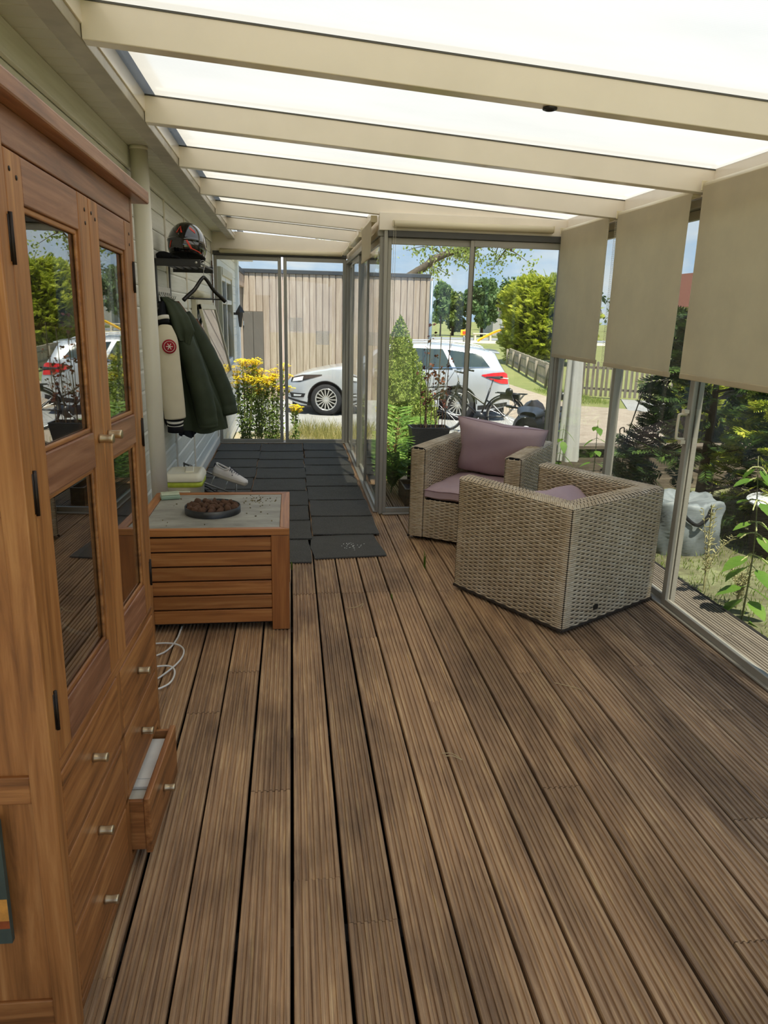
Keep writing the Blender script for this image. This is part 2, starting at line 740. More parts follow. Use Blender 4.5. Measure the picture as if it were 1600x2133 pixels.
def house_eave():
    s = struct('trim_1', (-0.8, 0, 2.5))
    sof = plain('soffit_paint', '#dfddd2', 0.5, 0, 0.06, 4)
    y = -1.6
    while y < 9.28:
        MB().box(WX + 0.0, -0.728, y, y + 0.094, 2.556, 2.57).build('soffit_board', sof, s, bevel=0.003, seg=1)
        y += 0.098
    sm = plain('stained_gutter_metal', '#b0a899', 0.42, 0.1, 0.22, 6)
    MB().box(-0.742, -0.662, -1.7, 9.3, 2.478, 2.556).build('gutter_bottom', sm, s, bevel=0.004)
    MB().box(-0.752, -0.742, -1.7, 9.3, 2.49, 2.57).build('gutter_lip', CREAM2, s, bevel=0.002)
    MB().box(-0.70, -0.655, -1.7, 9.3, 2.52, 2.66).build('valley_fascia', CREAM, s, bevel=0.003)
    MB().box(-0.75, -0.60, -1.7, 9.4, 2.662, 2.672).build('flashing', sm, s)
    # roof slab of the house, rising away to the left
    M = Matrix.Translation((-0.74, 0, 2.69)) @ Euler((0, math.radians(18), 0)).to_matrix().to_4x4()
    rm = plain('roof_felt', '#5d5650', 0.9, 0, 0.2, 12)
    MB().box(-4.2, 0.05, -1.7, 13.6, 0.0, 0.08, M).build('house_roof', rm, s)
    bw = plain('white_barge_paint', '#e4e1d6', 0.5)
    MB().box(-4.2, 0.07, 13.55, 13.62, -0.16, 0.1, M).build('barge_board', bw, s, bevel=0.004)
    MB().box(-0.98, -0.66, 9.42, 13.5, 2.50, 2.62).build('eave_box', bw, s, bevel=0.004)


house_eave()

# ------------------------------------------------------------------ roof of the veranda
SL = -0.0665
BEAM_Y = [-0.40, 0.64, 1.68, 2.72, 3.76, 4.80, 5.83, 6.95, 8.08]


def roof_z(x):
    return 2.592 + SL * (x + 0.66)


def poly_mats():
    t = NT('opal_polycarbonate')
    v = t.coords((0.35, 1, 1), rand=False, world=True)
    sep = t.n('SeparateXYZ')
    g = t.n('NewGeometry')
    t.l(g.outputs['Position'], sep.inputs[0])
    mm = t.n('Math', operation='MULTIPLY')
    mm.inputs[1].default_value = 2 * math.pi / 0.0105
    t.l(sep.outputs['Y'], mm.inputs[0])
    sn = t.n('Math', operation='SINE')
    t.l(mm.outputs[0], sn.inputs[0])
    mr = t.n('MapRange')
    mr.inputs['From Min'].default_value = -1
    mr.inputs['From Max'].default_value = 1
    mr.inputs['To Min'].default_value = 0.93
    mr.inputs['To Max'].default_value = 1.0
    t.l(sn.outputs[0], mr.inputs['Value'])
    n = t.noise(v, 2.4, 6, 0.6)
    c = t.ramp(n, [(0.3, (0.50, 0.48, 0.43)), (0.65, (0.555, 0.535, 0.48))])
    hs = t.n('HueSaturation')
    t.l(mr.outputs[0], hs.inputs['Value'])
    t.l(c, hs.inputs['Color'])
    tl = t.n('BsdfTranslucent')
    t.l(hs.outputs[0], tl.inputs['Color'])
    df = t.n('BsdfDiffuse', Color=(0.86, 0.85, 0.8, 1))
    gl = t.n('BsdfGlossy', Roughness=0.25)
    rf = t.n('BsdfRefraction', Roughness=0.85, IOR=1.02)
    t.l(hs.outputs[0], rf.inputs['Color'])
    m0 = t.n('MixShader')
    m0.inputs[0].default_value = 0.55
    t.l(tl.outputs[0], m0.inputs[1])
    t.l(rf.outputs[0], m0.inputs[2])
    m1 = t.n('MixShader')
    m1.inputs[0].default_value = 0.12
    t.l(m0.outputs[0], m1.inputs[1])
    t.l(df.outputs[0], m1.inputs[2])
    m2 = t.n('MixShader')
    m2.inputs[0].default_value = 0.04
    t.l(m1.outputs[0], m2.inputs[1])
    t.l(gl.outputs[0], m2.inputs[2])
    opal = t.done(m2)
    return opal, glassy('clear_polycarbonate', '#fbfbf7', 0.03, 0.1)


OPAL, CLEARTOP = poly_mats()


def ceiling():
    c = struct('ceiling', (0, 0, 2.4))

    def slab(y0, y1, x0, x1, dz0, dz1, name, mat, bev=0.003):
        mb = MB()
        vs = []
        for y in (y0, y1):
            for x in (x0, x1):
                vs += [(x, y, roof_z(x) + dz0), (x, y, roof_z(x) + dz1)]
        mb.add(vs, [(0, 1, 3, 2), (4, 6, 7, 5), (0, 4, 5, 1), (2, 3, 7, 6), (1, 5, 7, 3), (0, 2, 6, 4)])
        return mb.build(name, mat, c, bevel=bev)

    for y in BEAM_Y:
        x1 = 2.24 if y < 5.9 else 0.76
        slab(y, y + 0.062, -0.66, x1, -0.115, 0.0, 'beam', CREAM)
        slab(y - 0.003, y + 0.004, -0.66, x1, -0.005, 0.0015, 'seal_strip', DARKAL, 0)
        # clamping strip above the beam
        slab(y + 0.004, y + 0.058, -0.66, x1, 0.022, 0.034, 'cap_strip', CREAM2, 0)
    ys = [-1.5] + BEAM_Y + [9.33]
    for a, b in zip(ys[:-1], ys[1:]):
        x1 = 2.26 if b < 5.95 else 0.80
        mb = MB()
        y0, y1 = a + 0.022, b + 0.028
        vs = []
        for y in (y0, y1):
            for x in (-0.655, x1):
                vs += [(x, y, roof_z(x) + 0.002), (x, y, roof_z(x) + 0.020)]
        mb.add(vs, [(0, 2, 6, 4)])
        mb.cur = 1
        mb.add(vs, [(1, 5, 7, 3), (0, 1, 3, 2), (4, 6, 7, 5), (0, 4, 5, 1), (2, 3, 7, 6)])
        o = mb.build('roof_panel', [OPAL, CLEARTOP], c)
    # small recessed spot lamp rims under the second visible beam
    # eave header along the right side, corridor side, partition and end wall
    MB().box(2.18, 2.27, -1.7, 5.92, 2.285, 2.42).build('header_beam', CREAM, c, bevel=0.004)
    MB().box(0.68, 2.2, 5.80, 5.86, 2.272, 2.40).build('header_beam', CREAM, c, bevel=0.004)
    MB().box(0.70, 0.78, 5.86, 9.36, 2.272, 2.51).build('header_beam', CREAM, c, bevel=0.004)
    mb = MB()
    vs = []
    for y in (9.27, 9.33):
        for x in (-0.95, 0.78):
            vs += [(x, y, 2.30), (x, y, roof_z(max(x, -0.66)) - 0.005)]
    mb.add(vs, [(0, 1, 3, 2), (4, 6, 7, 5), (0, 4, 5, 1), (2, 3, 7, 6), (1, 5, 7, 3), (0, 2, 6, 4)])
    mb.build('header_beam', CREAM, c, bevel=0.004)
    # right gutter outside
    MB().box(2.27, 2.36, -1.7, 5.95, 2.33, 2.44).build('rain_gutter', CREAM2, c, bevel=0.01)


ceiling()


def spot_lamp():
    y = BEAM_Y[3] + 0.03
    for x, n in ((0.93, 'round black spot lamp sunk into the underside of the nearest roof beam'),):
        z = roof_z(x) - 0.115
        t = thing('spot_lamp', n, 'lamp', (x, y, z))
        MB().lathe([(0.012, 0.004), (0.022, 0.004), (0.026, 0.0), (0.026, -0.006), (0.018, -0.009), (0.012, -0.004)], 20).build('rim', BLACK, t, True, world=False)
        MB().lathe([(0.0, 0.004), (0.013, 0.003), (0.013, -0.003), (0.0, -0.003)], 16).build('lens', plain('lens_grey', '#77746c', 0.2), t, True, world=False)


spot_lamp()


# ------------------------------------------------------------------ glazed walls
def glazed(name, origin, axis, panels, z0, z1, stile=0.045, depth=0.03, rail_b=0.05, rail_t=0.05, inset=0.0):
    """axis 'x' or 'y': panels = [(a, b, offset)] along the axis"""
    w = struct(name, origin)

    def bx(a0, a1, b0, b1, c0, c1, nm, mat, bev=0.003):
        mb = MB()
        if axis == 'x':
            mb.box(a0, a1, b0, b1, c0, c1)
        else:
            mb.box(b0, b1, a0, a1, c0, c1)
        return mb.build(nm, mat, w, bevel=bev)

    base = origin[1] if axis == 'x' else origin[0]
    for (a, b, off) in panels:
        c = base + off
        h = depth / 2
        bx(a, a + stile, c - h, c + h, z0 + 0.012, z1 - 0.002, 'stile', GREYAL)
        bx(b - stile, b, c - h, c + h, z0 + 0.012, z1 - 0.002, 'stile', GREYAL)
        bx(a + stile, b - stile, c - h, c + h, z0 + 0.012, z0 + rail_b, 'rail', GREYAL)
        bx(a + stile, b - stile, c - h, c + h, z1 - rail_t, z1 - 0.002, 'rail', GREYAL)
        bx(a + stile - 0.004, b - stile + 0.004, c - 0.003, c + 0.003, z0 + rail_b - 0.004, z1 - rail_t + 0.004, 'pane', PANE, 0)
    lo = min(p[0] for p in panels)
    hi = max(p[1] for p in panels)
    bx(lo, hi, base - 0.045, base + 0.045, z0, z0 + 0.012, 'track', GREYAL)
    bx(lo, hi, base - 0.045, base + 0.045, z1, z1 + 0.045, 'top_track', DARKAL if axis == 'x' else GREYAL)
    return w


WR = glazed('wall_right', (2.215, 0, 0), 'y', [(-1.4, -0.4, -.014), (-0.45, 0.62, .014), (0.58, 1.66, -.014), (1.62, 2.70, .014), (2.66, 3.735, -.014),
                                                 (3.68, 4.73, .014), (4.68, 5.80, -.014)], 0.0, 2.235)
WF = glazed('wall_front', (1.45, 5.83, 0), 'x', [(0.753, 1.45, .012), (1.405, 2.165, -.014)], 0.0, 2.225, 0.03)
WC = glazed('wall_corridor', (0.725, 7.5, 0), 'y', [(5.87, 6.90, -.012), (6.78, 7.75, .016), (7.70, 8.55, -.012), (8.5, 9.24, .016)], 0.0, 2.235, 0.042)
WE = glazed('wall_end', (0, 9.30, 0), 'x', [(-0.93, -0.115, .014), (-0.09, 0.685, -.014)], 0.0, 2.30, 0.042)
MB().box(0.722, 0.752, 5.812, 5.848, 0, 2.28).build('corner_post', GREYAL, WF, bevel=0.004)
MB().box(2.165, 2.25, 5.79, 5.87, 0, 2.29).build('corner_post', GREYAL, WF, bevel=0.004)
MB().box(0.685, 0.765, 9.25, 9.34, 0, 2.28).build('corner_post', GREYAL, WE, bevel=0.004)
# pull handle on the sliding door
hp = MB()
hp.box(2.150, 2.178, 3.688, 3.722, 1.155, 1.175)
hp.box(2.150, 2.178, 3.688, 3.722, 0.985, 1.005)
hp.tube(spline([(2.176, 3.705, 1.150), (2.135, 3.705, 1.148), (2.128, 3.705, 1.13), (2.128, 3.705, 1.03), (2.135, 3.705, 1.012), (2.176, 3.705, 1.010)], 4), 0.008, 8)
hp.build('door_handle', plain('handle_beige', '#d8cdb4', 0.35), WR, bevel=0.002)
# sill plank beyond the deck at the end door
MB().box(-0.93, 0.70, 9.34, 9.50, -0.12, 0.005).build('sill_plank', wood('sill_wood', '#6b6257', '#8d8375', '#a89d8c', 0), WE, bevel=0.004)


# ------------------------------------------------------------------ roller blinds
BLIND = clothmat('blind_cloth', '#e6dbc0', 0.05, 0.55, 700, 0.15)
BLIND_TUBE = plain('blind_tube_cream', '#ddd0b0', 0.4, 0, 0.04, 3)
CHAIN = plain('bead_chain_plastic', '#cfc6ae', 0.4)


def roller(label, axis, a, b, c, z, drop, chain=None, group='roller blinds of the veranda', lean=0.0):
    """tube along axis from a to b at cross position c; drop = bottom height or None when rolled up"""
    mid = (a + b) / 2
    loc = (c, mid, z) if axis == 'y' else (mid, c, z)
    t = thing('roller_blind', label, 'blind', loc, 0, group)
    L = b - a
    Rz = 0.0 if axis == 'x' else math.pi / 2
    t.rotation_euler = (0, 0, Rz)
    # local: x along the tube, y across
    r = 0.027 if drop is None else 0.023
    MB().tube([(-L / 2, 0, 0), (L / 2, 0, 0)], r, 16).build('tube', BLIND_TUBE, t, True, world=False)
    for sx in (-1, 1):
        MB().cbox((sx * (L / 2 + 0.006), 0.005, 0.004), (0.006, 0.05, 0.05)).build('bracket', BLIND_TUBE, t, world=False, bevel=0.003)
    if drop is not None:
        H = z - drop
        n, m = 16, 24
        P = []
        for i in range(n + 1):
            v = i / n
            row = []
            for j in range(m + 1):
                u = j / m
                x = -L / 2 + 0.008 + u * (L - 0.016)
                wob = 0.004 * math.sin(u * 9 + v * 2) * v + lean * v
                edge = 0.004 * math.sin(v * 7 + 2 * (u > 0.5))
                row.append((x + (edge if j in (0, m) else 0), 0.022 + wob, -v * H))
            P.append(row)
        mb = MB()
        mb.grid(P)
        mb.grid([[(x, y + 0.0012, z_) for (x, y, z_) in row] for row in P][::-1])
        cl = mb.build('cloth', BLIND, t, True, world=False)
        hb = MB()
        y0 = 0.022 + lean
        hb.cbox((0, y0 - 0.002, -H + 0.014), (L - 0.018, 0.010, 0.03))
        hb.build('hem_bar', BLIND, t, world=False, bevel=0.004)
    if chain:
        for (x, y, zz) in chain:
            mb = MB()
            k = int((0 - zz) / 0.012)
            for i in range(k):
                mb.lathe([(0, 0.0028), (0.0024, 0.0012), (0.0024, -0.0012), (0, -0.0028)], 5, Matrix.Translation((x, y, -0.012 * i)))
            mb.tube([(x, y, 0), (x, y, zz)], 0.0007, 4)
            mb.build('bead_chain', CHAIN, t, world=False)
    return t


roller('cream roller blind drawn over the window bay beside the front partition', 'y', 4.845, 5.745, 2.135, 2.305, 1.345, [(-0.47, -0.03, -0.95), (-0.44, 0.03, -0.93), (-0.485, 0.0, -1.0)])
roller('cream roller blind drawn halfway in the middle of the three bays, above the armchair back', 'y', 3.83, 4.735, 2.135, 2.30, 1.34, [(0.462, 0.02, -0.98)])
roller('cream roller blind drawn over the glass bay nearest the camera', 'y', 2.80, 3.72, 2.125, 2.315, 1.345)
roller('rolled up cream blind tube above the two-pane front partition', 'x', 0.79, 2.05, 5.765, 2.315, None, [(-0.635, -0.02, -1.1), (-0.62, -0.02, -1.1)])
roller('cream blind with a short drop at the corner of the corridor glass', 'y', 5.93, 6.75, 0.655, 2.36, 2.08)
roller('rolled up blind tube along the middle of the corridor glass', 'y', 6.98, 7.95, 0.655, 2.35, None)
roller('rolled up blind tube at the far end of the corridor glass', 'y', 8.1, 9.1, 0.655, 2.35, None)
roller('long rolled up blind tube above the far end door', 'x', -0.84, 0.62, 9.235, 2.345, None)
# ------------------------------------------------------------------ teak display cabinet
TD, TM_, TL = '#5c381a', '#976032', '#bd834b'
TEAK = [wood('teak_x', TD, TM_, TL, 0, 1.2, 14, 0.42, 0.12, 0.2), wood('teak_y', TD, TM_, TL, 1, 1.2, 14, 0.42, 0.12, 0.2), wood('teak_z', '#69411f', '#a66c39', '#c78e55', 2, 1.0, 12, 0.42, 0.12, 0.2)]
TEAK_RED = wood('teak_rail_y', '#623e2a', '#946246', '#b58465', 1, 1.2, 13, 0.4, 0.12, 0.15)
CABGLASS = glassy('cabinet_glass', '#d3d5d0', 0.13, 0.0, 0.0, 2.8)
BRASS = plain('brushed_nickel', '#c2b190', 0.32, 0.9, 0.1, 30)
IRON = plain('dark_iron', '#2a211b', 0.5, 0.6, 0.2, 40)

FX, CY0, CY1, CBX = -0.510, 1.342, 2.322, -0.925
# the cabinet stands a little askew: its far end is turned into the room and sits lower
CAB_POSE = Matrix.Translation((FX, CY0, 0)) @ Euler((math.radians(-1.57), math.radians(0.3), math.radians(-1.62))).to_matrix().to_4x4() @ Matrix.Translation((-FX, -CY0, 0))


def pose_with_cabinet(o):
    o.matrix_world = CAB_POSE @ Matrix.Translation(o.location)



def knob(parent, x, y, z):
    M = Matrix.Translation((x, y, z)) @ Euler((0, math.pi / 2, 0)).to_matrix().to_4x4()
    mb = MB()
    mb.lathe([(0.0, 0.0), (0.0115, 0.0), (0.0115, 0.006), (0.0102, 0.015), (0.0108, 0.024), (0.0118, 0.033), (0.0112, 0.036), (0.0, 0.034)], 18, M)
    return mb.build('knob', BRASS, parent, True)


def cabinet():
    c = thing('display_cabinet', 'tall teak display cabinet with glazed doors over two columns of drawers', 'cabinet', (FX, CY0, 0))
    P = lambda n, m, *b, bev=0.003: MB().box(*b).build(n, m, c, bevel=bev)
    # carcass
    pw = 0.045
    for (y0, y1, zb) in ((CY0, CY0 + pw, 0.002), (CY1 - 0.025, CY1, 0.028)):
        P('front_post', TEAK[2], FX - 0.05, FX, y0, y1, zb, 1.985)
    for (y0, y1, zb) in ((CY0, CY0 + pw, 0.002), (CY1 - pw, CY1, 0.028)):
        P('rear_post', TEAK[2], CBX, CBX + 0.05, y0, y1, zb, 1.985)
    P('top_rail', TEAK_RED, FX - 0.03, FX - 0.001, CY0 + pw, CY1 - 0.025, 1.916, 1.985)
    P('middle_rail', TEAK[1], FX - 0.03, FX - 0.001, CY0 + pw, CY1 - 0.025, 0.672, 0.700)
    P('bottom_rail', TEAK[1], FX - 0.03, FX - 0.001, CY0 + pw, CY1 - 0.025, 0.030, 0.056)
    P('back_panel', TEAK[2], CBX, CBX + 0.012, CY0 + 0.02, CY1 - 0.02, 0.03, 1.98)
    # sides: frame and panels
    for ys, ye in ((CY0 + 0.012, CY0 + 0.03), (CY1 - 0.03, CY1 - 0.012)):
        P('side_panel', TEAK[2], CBX + 0.05, FX - 0.05, ys, ye, 0.03, 1.98)
        for z0, z1 in ((0.03, 0.11), (0.625, 0.69), (1.25, 1.32), (1.90, 1.985)):
            P('side_rail', TEAK[0], CBX + 0.05, FX - 0.05, ys - 0.008, ye + 0.008, z0, z1)
    for z in (0.69, 1.05, 1.30, 1.60):
        P('shelf', TEAK[1], CBX + 0.012, FX - 0.045, CY0 + 0.032, CY1 - 0.032, z, z + 0.016)
    # cornice
    P('cornice', TEAK_RED, CBX - 0.01, FX + 0.034, CY0 - 0.05, CY1 + 0.085, 1.985, 2.022, bev=0.005)
    P('top_moulding', TEAK[1], CBX, FX - 0.002, CY0 + 0.004, CY1 - 0.004, 1.972, 1.985)
    # doors
    for (a, b, kside) in ((CY0 + pw + 0.001, 1.872, 1), (1.875, CY1 - 0.027, 0)):
        d = empty('door', (FX, (a + b) / 2, 1.28), parent=c)
        d.location = Vector((FX, (a + b) / 2, 1.28)) - Vector(c.location)
        D = lambda n, m, *bb, bev=0.003: MB().box(*bb).build(n, m, d, bevel=bev)
        z0, z1, sw = 0.703, 1.913, 0.078
        x0, x1 = FX - 0.026, FX + 0.0
        D('stile', TEAK[2], x0, x1, a, a + sw, z0, z1)
        D('stile', TEAK[2], x0, x1, b - sw, b, z0, z1)
        D('rail', TEAK_RED, x0, x1 - 0.0008, a + sw, b - sw, 1.828, z1)
        D('rail', TEAK_RED, x0, x1 - 0.0008, a + sw, b - sw, 1.268, 1.356)
        D('rail', TEAK_RED, x0, x1 - 0.0008, a + sw, b - sw, z0, 0.803)
        for (g0, g1) in ((0.803, 1.268), (1.356, 1.828)):
            D('pane', CABGLASS, FX - 0.018, FX - 0.014, a + sw - 0.004, b - sw + 0.004, g0 - 0.004, g1 + 0.004, bev=0)
            mo = MB()
            for (ya, yb, za, zb) in ((a + sw, a + sw + 0.012, g0, g1), (b - sw - 0.012, b - sw, g0, g1), (a + sw, b - sw, g0, g0 + 0.012), (a + sw, b - sw, g1 - 0.012, g1)):
                mo.box(FX - 0.014, FX - 0.006, ya, yb, za, zb)
            mo.build('glazing_bead', TEAK[1], d, bevel=0.003)
        ky = b - 0.040 if kside else a + 0.040
        knob(d, FX, ky, 1.335)
        hy = a + 0.001 if kside else b - 0.001
        for hz in (0.82, 1.29, 1.76):
            hb = MB()
            hb.tube([(FX + 0.002, hy, hz - 0.045), (FX + 0.002, hy, hz + 0.045)], 0.0042, 8)
            hb.box(FX - 0.001, FX + 0.001, hy - 0.01, hy + 0.01, hz - 0.04, hz + 0.04)
            hb.build('hinge', IRON, d, True)
        # dowel pins on the stile joints
        for (py, pz) in ((a + 0.02, 1.88), (a + 0.05, 1.87), (b - 0.03, 1.88), (b - 0.03, 1.85)):
            MB().lathe([(0, 0.0015), (0.0045, 0.001), (0.005, -0.002)], 10, Matrix.Translation((FX, py, pz)) @ Euler((0, math.pi / 2, 0)).to_matrix().to_4x4()).build('dowel', IRON, d, True)
    # drawers
    P('divider', TEAK[2], FX - 0.03, FX - 0.001, 1.842, 1.878, 0.056, 0.672)
    rows = ((0.480, 0.668), (0.272, 0.458), (0.060, 0.250))
    for r0 in (0.4592, 0.2512):
        P('drawer_rail', TEAK[1], FX - 0.03, FX - 0.001, CY0 + pw, CY1 - 0.025, r0, r0 + 0.0195)
    for ci, (a, b) in enumerate(((CY0 + pw + 0.002, 1.840), (1.880, CY1 - 0.027))):
        for ri, (z0, z1) in enumerate(rows):
            pull = 0.058 if (ci == 1 and ri == 2) else 0.0
            d = empty('drawer', parent=c)
            d.location = Vector((FX + pull, (a + b) / 2, z0)) - Vector(c.location)
            fx = FX + pull
            MB().box(fx - 0.02, fx, a, b, z0, z1).build('drawer_front', TEAK[1], d, bevel=0.004)
            bk = MB()
            bk.box(fx - 0.36, fx - 0.02, a + 0.004, a + 0.018, z0 + 0.01, z1 - 0.012)
            bk.box(fx - 0.36, fx - 0.02, b - 0.018, b - 0.004, z0 + 0.01, z1 - 0.012)
            bk.box(fx - 0.36, fx - 0.02, a + 0.018, b - 0.018, z0 + 0.01, z0 + 0.02)
            bk.box(fx - 0.36, fx - 0.35, a + 0.018, b - 0.018, z0 + 0.01, z1 - 0.012)
            bk.build('drawer_box', TEAK[0], d, bevel=0.002)
            knob(d, fx, (a + b) / 2 - 0.02, (z0 + z1) / 2)
    pose_with_cabinet(c)


cabinet()


def drawer_contents():
    o = thing('paper_folder', 'white paper folder lying in the open bottom drawer', 'folder', (-0.49, 2.24, 0.165))
    MB().box(-0.56, -0.462, 1.99, 2.26, 0.205, 0.215).build('folder_body', plain('white_paper', '#e9e8e4', 0.6), o, bevel=0.002)
    MB().box(-0.56, -0.463, 2.03, 2.26, 0.216, 0.2175).build('folder_flap', plain('white_paper', '#e9e8e4', 0.6), o)
    pose_with_cabinet(o)
    o = thing('black_notebook', 'black notebook at the near end of the open bottom drawer', 'notebook', (-0.5, 2.05, 0.08))
    MB().box(-0.562, -0.460, 1.91, 2.255, 0.082, 0.19).build('cover', plain('black_card', '#17191d', 0.4), o, bevel=0.003)
    MB().box(-0.561, -0.461, 1.911, 2.254, 0.191, 0.203).build('pages', plain('page_white', '#d9d6cc', 0.7), o)
    pose_with_cabinet(o)


drawer_contents()


def painting():
    x0, x1, z0, z1, y = -0.865, -0.622, 0.295, 0.60, CY0 - 0.004
    t = thing('small_painting', 'small unframed still life painting of a green plant hung on the cabinet side', 'painting', ((x0 + x1) / 2, y, z0))
    MB().box(x0, x1, y - 0.014, y, z0, z1).build('canvas', plain('canvas_green', '#3f4a42', 0.6, 0, 0.25, 14), t, bevel=0.001)
    yy = y - 0.0145

    def patch(n, m, poly, k=0.0004):
        M = Matrix(((1, 0, 0, 0), (0, 0, 1, 0), (0, 1, 0, 0), (0, 0, 0, 1)))
        MB().prism(poly, yy - k, yy + 0.0008, M).build(n, m, t)
    patch('painted_table', plain('paint_orange', '#c88a3c', 0.5, 0, 0.3, 30), [(x0 + .001, z0 + .06), (x1 - .001, z0 + .06), (x1 - .001, z0 + .115), (x0 + .001, z0 + .115)])
    patch('painted_table_edge', plain('paint_rust', '#9a4a22', 0.5, 0, 0.3, 30), [(x0 + .001, z0 + .04), (x1 - .001, z0 + .04), (x1 - .001, z0 + .06), (x0 + .001, z0 + .06)])
    patch('painted_pot', plain('paint_white', '#dfe3da', 0.5, 0, 0.1, 30), [(x1 - .13, z0 + .10), (x1 - .05, z0 + .10), (x1 - .02, z0 + .15), (x1 - .16, z0 + .15)], 0.0007)
    g1 = plain('paint_green', '#2f7a4b', 0.5, 0, 0.4, 60)
    g2 = plain('paint_lime', '#8cb85a', 0.5, 0, 0.3, 60)
    for i in range(16):
        cx, cz = x1 - 0.07 + RND.uniform(-0.08, 0.045), z0 + 0.165 + RND.uniform(-0.03, 0.06)
        a = RND.uniform(0, 3.1)
        L, w = RND.uniform(0.016, 0.03), RND.uniform(0.006, 0.011)
        pts = [(cx + L * math.cos(a), cz + L * math.sin(a)), (cx - w * math.sin(a), cz + w * math.cos(a)), (cx - L * math.cos(a), cz - L * math.sin(a)), (cx + w * math.sin(a), cz - w * math.cos(a))]
        pts = [(min(p[0], x1 - 0.002), p[1]) for p in pts]
        patch('painted_leaf', g1 if i % 3 else g2, pts, 0.0009 + i * 0.00004)
    pose_with_cabinet(t)


painting()


def cables():
    wm = plain('white_cable', '#e6e4dd', 0.45)
    ym = plain('yellowed_cable', '#b3a05f', 0.45)
    pts = [(-0.60, 3.62, 0.006), (-0.605, 3.45, 0.006), (-0.64, 3.32, 0.006), (-0.72, 3.25, 0.007), (-0.80, 3.2, 0.007), (-0.85, 3.05, 0.007),
           (-0.80, 2.9, 0.007), (-0.66, 3.0, 0.007), (-0.56, 3.18, 0.012), (-0.55, 3.32, 0.014), (-0.62, 3.40, 0.012), (-0.75, 3.40, 0.007), (-0.86, 3.3, 0.007),
           (-0.84, 3.0, 0.012), (-0.68, 2.92, 0.012), (-0.575, 2.98, 0.009), (-0.56, 3.1, 0.007), (-0.60, 3.15, 0.016), (-0.72, 3.12, 0.016), (-0.86, 3.0, 0.016), (-0.88, 2.75, 0.008)]
    o = MB().tube(spline(pts, 10), 0.0045, 8).build('power_cable', wm, None, True)
    tag(o, 'white power cable lying in loops on the deck below the fire table', 'cable')
    o = MB().tube(spline([(-0.66, 1.70, 1.24), (-0.63, 1.57, 1.12), (-0.58, 1.53, 1.02), (-0.6, 1.60, 0.94), (-0.57, 1.68, 0.90), (-0.585, 1.78, 0.84), (-0.57, 1.88, 0.775), (-0.59, 2.0, 0.73), (-0.60, 2.1, 0.79), (-0.62, 2.16, 0.72)], 10), 0.0055, 8).build('extension_lead', wm, None, True)
    tag(o, 'white lead hanging in coils behind the lower cabinet glass', 'cable')
    o = MB().tube(spline([(-0.62, 1.53, 1.02), (-0.57, 1.55, 0.92), (-0.57, 1.62, 0.80), (-0.57, 1.58, 0.74), (-0.6, 1.50, 0.720), (-0.64, 1.64, 0.718)], 10), 0.004, 8).build('yellowed_lead', ym, None, True)
    tag(o, 'thin yellowed lead drooping inside the cabinet near its lower shelf', 'cable')


cables()

# ------------------------------------------------------------------ fire table
EUC = [wood('eucalyptus_x', '#784620', '#a56731', '#bd8449', 0, 1.0, 18, 0.42, 0.1, 0.18), wood('eucalyptus_y', '#784620', '#a56731', '#bd8449', 1, 1.0, 18, 0.42, 0.1, 0.18),
       wood('eucalyptus_z', '#80491f', '#9f602c', '#b4743a', 2, 1.0, 18, 0.42, 0.1, 0.1)]


